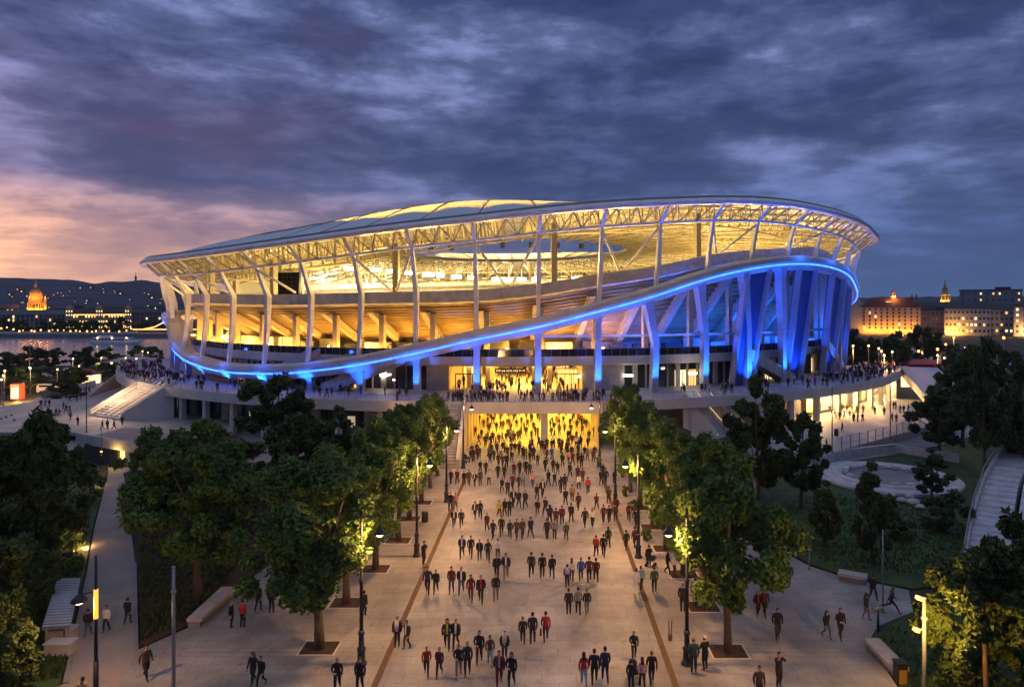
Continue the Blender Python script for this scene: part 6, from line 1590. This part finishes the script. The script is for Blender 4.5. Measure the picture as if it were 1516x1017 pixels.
# generic long buildings with individual windows
winmesh = {}
def building(name, loc, W, D_, H, label, wall_c, rows, cols, roof='flat', roofc=(.05, .05, .06), lit=.2, wsize=(1.3, 1.7), rz=0, roofh=4, cat='building', litm='litwin', z0=1.2, sills=True, seed=1):
    t = thing(name, loc, label, cat, rz=rz); rr = random.Random(seed)
    mb = MB(); mb.box((0, D_ / 2, H / 2), (W, D_, H)); mb.build('wall', wallm(wall_c), t, origin=(0, 0, 0))
    mb = MB()
    if roof == 'flat': mb.box((0, D_ / 2, H + .3), (W + .8, D_ + .8, .6)); mb.box((W * .2, D_ / 2, H + 1.4), (W * .25, D_ * .4, 2.0))
    elif roof == 'hip': mb.loft([[(-W/2-.6, -.6, H), (W/2+.6, -.6, H), (W/2+.6, D_+.6, H), (-W/2-.6, D_+.6, H)], [(-W/2+roofh, D_*.4, H+roofh), (W/2-roofh, D_*.4, H+roofh), (W/2-roofh, D_*.6, H+roofh), (-W/2+roofh, D_*.6, H+roofh)]], True, True)
    else: mb.loft([[(-W/2-.4, -.5, H), (-W/2-.4, D_/2, H+roofh), (-W/2-.4, D_+.5, H)], [(W/2+.4, -.5, H), (W/2+.4, D_/2, H+roofh), (W/2+.4, D_+.5, H)]], True, True)
    mb.build('roof', wallm(roofc), t, origin=(0, 0, 0))
    key = wsize
    if key not in winmesh:
        a = MB(); a.box((0, 0, 0), (wsize[0], .12, wsize[1])); b = MB(); b.box((0, -.08, -wsize[1] / 2 - .08), (wsize[0] + .3, .25, .14)); 
        winmesh[key] = (a.mesh('window', M['glass_d']), b.mesh('sill', M['conc']))
    n_ = 0
    for j in range(rows):
        for i in range(cols):
            if n_ >= 96: break
            n_ += 1
            o = bpy.data.objects.new('window', winmesh[key][0]); COL.objects.link(o); o.parent = t
            o.location = (-W / 2 + W * (i + .5) / cols, -.05, z0 + (H - z0) * (j + .45) / rows)
            if rr.random() < lit:
                o.material_slots[0].link = 'OBJECT'; o.material_slots[0].material = M[litm] if rr.random() < .6 else M['litwinw']
    mb = MB()
    for zz in (H - .5, z0 - .3 + (H - z0) / rows): mb.box((0, -.12, zz), (W + .3, .3, .3))
    mb.build('cornice', wallm([min(1, c * 1.2) for c in wall_c]), t, origin=(0, 0, 0))
    return t
FACE = lambda x, D: math.atan2(0, 1) - math.atan2((x - PX) / F, 1)
GZ = 2.0
# far-bank palace, lit gold
D = 470.0
p = AT(147, 490, D); t = building('palace', (p.x, p.y, 0.5), 37, 14, 12.5, 'long ornate palace outlined in golden lights on the far bank', (.38, .27, .15), 3, 22, 'gable', (.06, .04, .04), .75, (.85, 1.5), rz=FACE(147, D), roofh=3.4, cat='palace', z0=1.5, seed=4)
for x in (-17, 0, 17):
    mb = MB(); mb.box((x, -.7, 7.6), (4.4, 1.4, 15.2)); mb.lathe((x, 0, 15.2), [(2.4, 0), (2.0, 1.4), (.3, 3.0)], 4); mb.build('pavilion', wallm((.42, .29, .15)), t, origin=(0, 0, 0))
    for q in (-1.4, 0, 1.4):
        for zz in (3, 7, 11.5, 14): 
            mb = MB(); mb.box((x + q, -1.5, zz), (.55, .12, 1.0)); mb.build('window', M['litwinw'], t, origin=(0, 0, 0))
mb = MB(); mb.box((0, -.4, 11.6), (33, .12, .35)); mb.box((0, -.4, 3.9), (33, .12, .2)); mb.build('light_band', M['bulbs'], t, origin=(0, 0, 0))
for x in range(-15, 16, 5): light('POINT', 'facade_light', (0, 0, 0), (1, .45, .12), 4200, None, shadow_soft_size=.3).parent = t; t.children[-1].location = (x, -3.5, 2.0)
# long riverside block and the lit dome
p = AT(44, 490, 480); t = building('riverside_block', (p.x, p.y, 0.5), 62, 16, 11.6, 'long pale classical block below the golden dome on the far bank', (.23, .22, .22), 4, 24, 'hip', (.1, .11, .12), .12, (.95, 1.9), rz=FACE(44, 480), roofh=3, seed=6)
p = AT(53, 459, 560); t = thing('domed_church', (p.x, p.y, 0), 'tall golden lit dome with pointed lantern rising over the far bank', 'church', rz=FACE(53, 560)); zb = p.z; t.scale = (.82, .82, 1)
mb = MB(); mb.box((0, 0, zb / 2), (15, 14, zb)); mb.build('base', wallm((.3, .24, .15)), t, origin=(0, 0, 0))
mb = MB(); mb.lathe((0, 0, zb), [(6.9, 0), (6.9, 1), (6.5, 1.2), (6.4, 5.5), (6.7, 5.7), (6.7, 6.3), (5.9, 6.5), (5.7, 10.5), (6.0, 10.9)], 20); dr = mb.build('drum', wallm((.5, .36, .16)), t, origin=(0, 0, 0))
for k in range(20):
    a = 2 * math.pi * k / 20
    mb = MB(); mb.tube([(6.6 * math.cos(a), 6.6 * math.sin(a), zb + 1.2), (6.6 * math.cos(a), 6.6 * math.sin(a), zb + 5.6)], .28, 5); mb.build('pilaster', wallm((.6, .42, .18)), dr, origin=(0, 0, 0))
    a += .157; mb = MB(); mb.box((6.42 * math.cos(a), 6.42 * math.sin(a), zb + 3.2), (1.0, .3, 2.6), rz=a + 1.57); mb.build('window', M['dark'], dr, origin=(0, 0, 0))
mb = MB(); mb.lathe((0, 0, zb + 10.9), [(5.8, 0), (5.4, 2), (4.4, 4.2), (2.9, 6.2), (1.3, 7.4)], 20); mb.build('dome', wallm((.42, .26, .10)), t, True, origin=(0, 0, 0))
mb = MB(); mb.lathe((0, 0, zb + 18.2), [(1.4, 0), (1.3, 2.0), (.9, 2.6), (.35, 5.6), (.05, 8.6)], 10); mb.build('lantern', wallm((.55, .38, .16)), t, True, origin=(0, 0, 0))
mb = MB(); mb.lathe((7.4, -3, zb), [(1.2, 0), (1.2, 8), (.9, 9), (.1, 12)], 8); mb.build('side_turret', wallm((.42, .34, .18)), t, True, origin=(0, 0, 0))
for a in range(0, 360, 40):
    o = light('POINT', 'dome_light', (0, 0, 0), (1, .33, .03), 2000, None, shadow_soft_size=.4); o.parent = t; o.location = (9.5 * math.cos(R_(a)), 9.5 * math.sin(R_(a)), zb + .8)
for a in (200, 250, 290, 340):
    o = light('POINT', 'dome_light', (0, 0, 0), (1, .33, .03), 1900, None, shadow_soft_size=.4); o.parent = t; o.location = (10 * math.cos(R_(a)), 10 * math.sin(R_(a)), zb + 11)
# further blocks on the far bank
for x, y0_, W, H, lab, s in ((214, 490, 22, 13, 'grey block between the palace and the lit bridge', 3), (105, 470, 26, 15, 'dark block behind the palace on the far bank', 8), (175, 462, 36, 16, 'low dark terrace of houses behind the palace', 9), (238, 478, 16, 17, 'pale apartment house beside the stadium\'s left edge on the far bank', 13), (-8, 470, 30, 16, 'grey block at the left picture edge on the far bank', 15)):
    D = 500 if y0_ > 480 else 540; p = AT(x, y0_, D); building('town_block', (p.x, p.y, .4), W, 12, H, lab, (.15, .145, .15), 4, max(6, int(W / 2.6)), 'gable' if s % 2 else 'flat', (.06, .06, .07), .14, (1.0, 1.4), rz=FACE(x, D), roofh=2.5, seed=s)
p = AT(207, 458, 560); mb = MB(); mb.blob(p, 1.6); o = mb.build('round_sign', M['bulbs'], smooth=True); tag(o, 'round orange glowing sign above the roofs left of the stadium', 'sign')
# lit bridge over the river, right end of the far bank
p0 = AT(203, 489, 420); p1 = AT(300, 489, 420); bt = thing('river_bridge', p0, 'low bridge edged with golden lights at the stadium\'s left side', 'bridge')
mb = MB(); mb.box(((p0.x + p1.x) / 2, p0.y, p0.z), ((p1 - p0).length, 9, 1.0)); mb.build('deck', M['conc_d'], bt)
mb = MB(); mb.box(((p0.x + p1.x) / 2, p0.y - 4.6, p0.z + .75), ((p1 - p0).length, .3, .35)); mb.build('light_band', M['bulbs'], bt)
for q in (0.1, .45, .8):
    c = p0.lerp(p1, q); mb = MB(); mb.box((c.x, c.y, p0.z / 2 - .6), (2.2, 8, p0.z)); mb.build('pier', M['conc_d'], bt)
mb = MB(); mb.tube([p0 + Vector((6, -4, .8)), p0 + Vector((13, -4, 2.2)), p0 + Vector((21, -4, 6.2)), p0 + Vector((30, -4, 9))], .22, 5); mb.build('suspension_chain', M['bulbs'], bt, True)
# river boat
p = G(172, 509, -.2); t = thing('river_boat', p, 'long white passenger boat moored along the far quay', 'boat', rz=R_(2))
mb = MB(); mb.loft([[(-12, 0, .1), (-12.5, 0, 1.3)], [(-10, -1.7, 0), (-10.5, -2, 1.3)], [(8, -1.9, 0), (8, -2.2, 1.3)], [(12, 0, .4), (13.5, 0, 1.7)]], False, False)
mb.loft([[(-12, 0, .1), (-12.5, 0, 1.3)], [(-10, 1.7, 0), (-10.5, 2, 1.3)], [(8, 1.9, 0), (8, 2.2, 1.3)], [(12, 0, .4), (13.5, 0, 1.7)]], False, False)
mb.add([(-12.5, 0, 1.3), (-10.5, -2, 1.3), (8, -2.2, 1.3), (13.5, 0, 1.7), (8, 2.2, 1.3), (-10.5, 2, 1.3)], [(0, 1, 2, 3, 4, 5)]); mb.build('hull', M['steel_w'], t, origin=(0, 0, 0))
mb = MB(); mb.box((-1.5, 0, 2.1), (17, 3.2, 1.6)); mb.box((-1.5, 0, 3.0), (18.5, 3.6, .16)); mb.box((-5, 0, 3.6), (6, 2.6, 1.1)); mb.build('cabin', M['steel_w'], t, origin=(0, 0, 0))
mb = MB()
for i in range(10): mb.box((-9 + 1.65 * i, -1.63, 2.2), (1.2, .06, .8))
mb.build('window', M['glass_d'], t, origin=(0, 0, 0))
for x in (-8, -1, 6): mb = MB(); mb.blob((x, -1.9, 3.0), .25); mb.build('deck_lamp', M['bulb'], t, True, origin=(0, 0, 0))
# right: hotel, tower, apartment blocks
p = AT(1318, 492, 440); t = building('grand_hotel', (p.x, p.y, 0), 34, 16, 17.5, 'big hotel with dark red hipped roof lit orange from below', (.42, .33, .25), 6, 10, 'hip', (.10, .028, .022), .06, (1.0, 1.6), rz=FACE(1318, 440), roofh=6.2, cat='hotel', z0=3, seed=31)
mb = MB(); mb.box((-20, 6, 9.5), (7, 12, 19)); mb.loft([[(-23.5, 0, 19), (-16.5, 0, 19)], [(-20, 0, 25), (-20, 0, 25.01)]], False, False); mb.build('side_wing', wallm((.40, .38, .36)), t, origin=(0, 0, 0))
mb = MB(); mb.loft([[(-24, -.4, 19), (-20, -.4, 24.5), (-16, -.4, 19)], [(-24, 12, 19), (-20, 12, 24.5), (-16, 12, 19)]], True, True); mb.build('gable_roof', wallm((.34, .32, .30)), t, origin=(0, 0, 0))
mb = MB(); mb.box((2, 6, 24.2), (2.6, 2.6, 1.6)); mb.lathe((2, 6, 25), [(1.0, 0), (.8, 1.6), (.1, 5)], 8); mb.build('roof_turret', wallm((.4, .12, .08)), t, origin=(0, 0, 0))
mb = MB(); mb.box((-1, 2.6, 20.8), (3.0, .8, .6)); mb.build('dormer', M['litwin'], t, origin=(0, 0, 0))
for x in (12.5, 15):
    mb = MB(); mb.box((x, 8, 23.5), (1, 1, 4)); mb.build('chimney', wallm((.12, .06, .05)), t, origin=(0, 0, 0))
for x in range(-15, 18, 4):
    o = light('POINT', 'facade_light', (0, 0, 0), (1, .36, .04), 1700, None, shadow_soft_size=.3); o.parent = t; o.location = (x, -3.2, 2.6)
o = light('POINT', 'facade_light', (0, 0, 0), (1, .48, .1), 2500, None, shadow_soft_size=.3); o.parent = t; o.location = (2, 3.5, 23.8)
p = AT(1399, 448, 560); t = thing('church_tower', (p.x, p.y, 0), 'golden lit church tower with pointed spire above the right rooftops', 'tower', rz=FACE(1399, 560)); zb = p.z
mb = MB(); mb.box((0, 0, zb / 2), (7, 7, zb)); mb.build('base', wallm((.2, .17, .13)), t, origin=(0, 0, 0))
mb = MB(); mb.lathe((0, 0, zb), [(3.9, 0), (3.4, .6), (3.4, 6.2), (3.9, 6.6), (3.3, 7.2), (2.2, 8.4), (2.0, 10.4), (2.3, 10.8)], 8); mb.build('belfry', wallm((.55, .4, .2)), t, origin=(0, 0, 0))
mb = MB(); mb.lathe((0, 0, zb + 10.8), [(2.1, 0), (1.3, 1.8), (.6, 3), (.35, 6), (.05, 9)], 8); mb.build('spire', wallm((.3, .2, .1)), t, origin=(0, 0, 0))
for k in range(8):
    a = 2 * math.pi * (k + .5) / 8; mb = MB(); mb.box((3.2 * math.cos(a), 3.2 * math.sin(a), zb + 3.4), (1.0, .3, 3.2), rz=a + 1.57); mb.build('window', M['dark'], t, origin=(0, 0, 0))
for a in range(15, 375, 60):
    o = light('POINT', 'tower_light', (0, 0, 0), (1, .5, .1), 1700, None, shadow_soft_size=.3); o.parent = t; o.location = (5 * math.cos(R_(a)), 5 * math.sin(R_(a)), zb + .3)
for x, D, yb, W, H, rows, cols, lab, wc, lit, rf, s in (
    (1381, 450, 493, 23, 15, 4, 9, 'plain grey block between the hotel and the pale apartments', (.25, .22, .22), .03, 'flat', 41),
    (1405, 470, 488, 46, 17.5, 4, 14, 'dark long roofed block in front of the church tower', (.2, .19, .19), .06, 'gable', 42),
    (1466, 520, 480, 40, 30, 6, 10, 'tall modern dark block with roof terraces behind the apartments', (.22, .22, .24), .12, 'flat', 43),
    (1432, 420, 496, 24, 16.5, 4, 11, 'pale rendered apartment house at the end of the grey block', (.48, .46, .44), .12, 'gable', 44),
    (1476, 425, 496, 22, 16, 4, 9, 'grey apartment house with bay windows right of the pale one', (.32, .31, .31), .28, 'gable', 45),
    (1522, 410, 496, 14, 18, 5, 4, 'narrow pale apartment house at the right picture edge', (.40, .34, .30), .2, 'flat', 46),
    (1255, 480, 488, 22, 14, 5, 7, 'pale low block left of the hotel beside the stadium', (.26, .25, .25), .35, 'flat', 47)):
    p = AT(x, yb, D); t = building('apartment_block', (p.x, p.y, 0), W, 13, H, lab, wc, rows, cols, rf, (.045, .05, .06), lit, (1.1, 1.5), rz=FACE(x, D), roofh=3.5, seed=s)
    if s == 44:
        for q in (-11, -8, -5): o = light('POINT', 'facade_light', (0, 0, 0), (1, .42, .06), 2600, None, shadow_soft_size=.3); o.parent = t; o.location = (q, -3, 2.5)
    if s == 46: o = light('POINT', 'facade_light', (0, 0, 0), (1, .55, .2), 3500, None, shadow_soft_size=.3); o.parent = t; o.location = (-3, -4, 3)
# far trees
FT = [(20, 575, 150, 11), (62, 570, 165, 9), (108, 562, 160, 8), (150, 560, 175, 9), (95, 590, 135, 6), (-20, 590, 140, 12), (45, 535, 190, 9.5), (5, 540, 200, 10),
      (128, 528, 205, 8.5), (160, 533, 205, 8.5), (78, 528, 210, 7), (185, 545, 190, 6), (205, 528, 215, 8), (226, 525, 225, 7.5)]
r = random.Random(5)
for i, (x, y, D, H) in enumerate(FT):
    p = AT(x, y, D); tree((p.x, p.y, -.3), 'far%d' % (i % 3), H * r.uniform(.95, 1.25), max(4.5, p.z + H * .42), r.uniform(0, 6), 'dark tree in the belt between the left plaza and the river, %s from the left' % ORD[sorted(range(len(FT)), key=lambda k: FT[k][0]).index(i)].replace('nearest', 'first'), 'trees between plaza and river')
NB = [(65, 496), (30, 497), (-5, 497), (8, 496), (105, 499), (122, 500), (88, 498), (137, 499), (165, 500), (180, 500), (215, 498), (230, 497)]
for i, (x, y) in enumerate(NB):
    p = AT(x, y, 440 - (i % 3) * 8); tree((p.x, p.y, 1.0), 'far%d' % (i % 3), r.uniform(8, 12), r.uniform(7.5, 10.5), r.uniform(0, 6), 'round dark tree on the far quay, %s from the left' % ORD[sorted(range(len(NB)), key=lambda k: NB[k][0]).index(i)].replace('nearest', 'first'), 'trees on the far quay')
RT = [(1262, 520, 205, 11.5), (1285, 520, 200, 10), (1305, 522, 195, 10.5), (1328, 525, 200, 11), (1345, 527, 215, 9), (1368, 520, 230, 13), (1382, 530, 240, 8), (1412, 545, 205, 8), (1440, 540, 180, 9), (1470, 545, 170, 10), (1500, 560, 160, 9), (1395, 565, 160, 6), (1420, 580, 140, 10)]
for i, (x, y, D, H) in enumerate(RT):
    p = AT(x, y, D); tree((p.x, p.y, -.3), 'far%d' % (i % 3), H * r.uniform(.8, 1.1), H, r.uniform(0, 6), 'dark tree beyond the right plaza, %s from the left' % ORD[sorted(range(len(RT)), key=lambda k: RT[k][0]).index(i)].replace('nearest', 'first'), 'trees beyond the right plaza')
# far lamps: quay lights, park lamps, right car park lamps
def far_lamp(x, y, D, z0, label, group, hr=.35, m='bulbs', r_=.08):
    p = AT(x, y, D); h = max(1.5, p.z - z0)
    key = (round(h, 0), m, hr)
    t = thing('lamp_post', (p.x, p.y, z0), label, 'street lamp', group)
    mb = MB(); mb.tube([(0, 0, 0), (0, 0, h)], r_, 5); mb.build('pole', M['polegrey'], t, origin=(0, 0, 0))
    mb = MB(); mb.blob((0, 0, h), hr, seg=6, rings=4); mb.build('lamp_head', M[m], t, True, origin=(0, 0, 0))
    return t
for i in range(26):
    x = -4 + i * 8.2 + r.uniform(-3, 3); far_lamp(x, r.uniform(484, 499), 405 + r.uniform(0, 25), 1.5, 'small amber lamp in the string of lights along the far quay', 'quay lamps', r.uniform(.25, .6), 'bulbs')
for i, (x, y, D) in enumerate(((45, 545, 150), (85, 547, 150), (108, 531, 175), (117, 542, 165), (150, 530, 175), (5, 556, 130), (7, 549, 140), (186, 530, 190), (202, 531, 190), (219, 522, 205), (211, 520, 210), (2, 562, 130))):
    t = far_lamp(x, y, D, -.3, 'slim park lamp between the left plaza and the river, %s from the left' % ORD[sorted(range(12), key=lambda k: (45, 85, 108, 117, 150, 5, 7, 186, 202, 219, 211, 2)[k]).index(i)].replace('nearest', 'first'), 'park lamps left', .2, 'bulbf')
    if i % 2 == 0: o = light('POINT', 'lamp_light', (0, 0, 0), (1, .6, .25), 500, None, shadow_soft_size=.3); o.parent = t; o.location = (0, -1.2, AT(x, y, D).z - 1)
RLs = [(1263, 512, 160), (1286, 512, 155), (1301, 516, 150), (1305, 520, 150), (1309, 526, 140), (1321, 521, 150), (1388, 526, 165), (1398, 530, 160), (1429, 515, 190), (1360, 520, 230), (1392, 505, 260), (1373, 503, 280), (1384, 497, 300), (1371, 512, 250), (1354, 500, 300), (1388, 517, 220), (1366, 522, 230), (1400, 510, 250), (1412, 500, 300), (1486, 500, 220), (1336, 497, 320)]
for i, (x, y, D) in enumerate(RLs):
    t = far_lamp(x, y, D, -.3, 'warm lamp post beyond the right plaza, %s from the left' % (ORD + ['last'])[sorted(range(len(RLs)), key=lambda k: RLs[k][0]).index(i)].replace('nearest', 'first'), 'lamps beyond the right plaza', .24 if D < 200 else .45, 'bulbf' if D < 200 else 'bulbs')
    if i in (0, 4, 6, 8, 10, 12, 14, 18): o = light('POINT', 'lamp_light', (0, 0, 0), (1, .5, .15), 900, None, shadow_soft_size=.3); o.parent = t; o.location = (0, -1.2, AT(x, y, D).z - 1)
# small red-lit kiosk on the left
p = G(26, 591, 0); t = thing('kiosk', p, 'red backlit kiosk glowing beside the grass at far left', 'kiosk')
mb = MB(); mb.box((0, 0, 1.6), (1.9, 1.5, 3.2)); mb.build('body', mat('red_paint', (.35, .03, .02), .5), t, origin=(0, 0, 0))
mb = MB(); mb.box((0, -.78, 1.35), (1.55, .06, 2.3)); mb.build('lit_front', M['whitesign'], t, origin=(0, 0, 0)); mb = MB(); mb.box((0, -.79, 2.85), (1.7, .06, .5)); mb.build('header', M['redsign'], t, origin=(0, 0, 0))
sheet('lawn', gp([(-30, 612), (24, 594), (38, 598), (20, 606), (-30, 622)], 0), .05, M['lawn'], -.3)
# marquee stall and vans near the left park
def van(loc, rz, body, label, group, scale=1.0):
    t = thing('parked_van', loc, label, 'van', group, rz=rz); t.scale = (scale,) * 3
    mb = MB(); mb.loft([[(-2.4, s_ * y, z) for s_, y, z in ((-1, .95, .35), (1, .95, .35), (1, .98, 1.1), (1, .85, 2.1), (-1, .85, 2.1), (-1, .98, 1.1))], [(1.3, s_ * y, z) for s_, y, z in ((-1, .95, .35), (1, .95, .35), (1, .98, 1.1), (1, .82, 2.05), (-1, .82, 2.05), (-1, .98, 1.1))], [(2.5, s_ * y, z) for s_, y, z in ((-1, .9, .35), (1, .9, .35), (1, .9, .95), (1, .8, 1.1), (-1, .8, 1.1), (-1, .9, .95))]], True, True)
    mb.build('body', body, t, origin=(0, 0, 0))
    mb = MB(); mb.box((-.4, 0, 1.62), (3.0, 1.86, .55)); mb.build('window', M['glass_d'], t, origin=(0, 0, 0))
    for x in (-1.5, 1.5):
        for y in (-.86, .86):
            mb = MB(); mb.tube([(x, y - .12, .34), (x, y + .12, .34)], .34, 10); mb.build('wheel', M['black'], t, origin=(0, 0, 0))
    for y in (-.6, .6): mb = MB(); mb.box((2.5, y, .8), (.06, .3, .18)); mb.build('headlight', M['conc_l'], t, origin=(0, 0, 0))
    return t
vm = {'white': mat('white_van_paint', (.6, .6, .62), .35, var=.03), 'red': mat('red_van_paint', (.30, .02, .03), .35, var=.03), 'grey': mat('grey_van_paint', (.2, .2, .22), .35, var=.03)}
VN = [(110, 556, 'white', .3), (148, 552, 'white', 2.0), (90, 575, 'grey', .2), (75, 582, 'white', .1), (60, 560, 'white', 1.0), (1338, 553, 'white', .4), (1352, 560, 'white', .2), (1368, 556, 'red', .1), (1380, 565, 'white', .5), (1397, 560, 'grey', .2), (1340, 540, 'white', .1), (1362, 545, 'grey', .3), (1405, 552, 'white', .2), (1390, 548, 'red', .4)]
for i, (x, y, c, rz) in enumerate(VN):
    sd_ = 'left' if i < 5 else 'right'; ix = [k for k in range(len(VN)) if (k < 5) == (i < 5)]; o_ = sorted(ix, key=lambda k: VN[k][0]).index(i)
    van(G(x, y, -.3), rz, vm[c], '%s van parked among vehicles beyond the %s plaza, %s from the left' % (c, sd_, ORD[o_].replace('nearest', 'first')), 'vans parked beyond the %s plaza' % sd_)
def marquee(loc, W, D_, h, label, body, lit=0):
    t = thing('market_tent', loc, label, 'tent')
    mb = MB(); mb.loft([[(-W/2, -D_/2, h), (W/2, -D_/2, h), (W/2, D_/2, h), (-W/2, D_/2, h)], [(-W/6, -.1, h + 1.4), (W/6, -.1, h + 1.4), (W/6, .1, h + 1.4), (-W/6, .1, h + 1.4)]], True, True); mb.build('canopy', body, t, origin=(0, 0, 0))
    for x in (-W/2 + .1, W/2 - .1):
        for y in (-D_/2 + .1, D_/2 - .1): mb = MB(); mb.tube([(x, y, 0), (x, y, h)], .07, 5); mb.build('post', M['steel_w'], t, origin=(0, 0, 0))
    mb = MB(); mb.box((0, D_ / 2 - .3, h / 2), (W - .4, .1, h - .2)); mb.build('back_cloth', M['litwinw'] if lit else body, t, origin=(0, 0, 0))
    return t
marquee(G(128, 569, -.3), 5, 4, 2.4, 'red topped kiosk tent among the cars left of the ramp wall', vm['red'], 1)
marquee(G(200, 548, -.3), 18, 5, 2.6, 'long pale lit market tent behind the left end of the terrace', M['conc_l'], 1)
marquee(G(1345, 532, -.3), 12, 5, 2.6, 'white market tent beyond the right terrace end', M['conc_l'], 0)
marquee(G(1372, 575, -.3), 10, 5, 2.8, 'white lit marquee right of the descending ramp', M['conc_l'], 1)
marquee(G(1362, 551, -.3), 11, 5, 2.4, 'dark red market tent between the white tents on the right', vm['red'], 0)
sheet('road', [G(x, y, -.27)[:2] for x, y in ((1310, 525), (1420, 548), (1560, 552), (1560, 540), (1420, 532), (1330, 514))], -.27, mat('blue_grey_road', (.16, .18, .2), .6))
# ------------------------------------------------------------------ evening air
mb = MB(); mb.add([(x, y, z) for x in (-1500, 1500) for y in (-60, 1990) for z in (-3, 180)], [(0, 1, 3, 2), (4, 6, 7, 5), (0, 4, 5, 1), (2, 3, 7, 6), (0, 2, 6, 4), (1, 5, 7, 3)])
hm = bpy.data.materials.new('evening_haze'); hm.use_nodes = True; _n = hm.node_tree
_n.nodes.remove(_n.nodes['Principled BSDF'])
_v = _n.nodes.new('ShaderNodeVolumePrincipled'); _v.inputs['Color'].default_value = (0.75, 0.82, 0.95, 1); _v.inputs['Density'].default_value = 0.00008
_n.links.new(_v.outputs[0], _n.nodes['Material Output'].inputs['Volume'])
hz = mb.build('haze', hm); hz['kind'] = 'stuff'
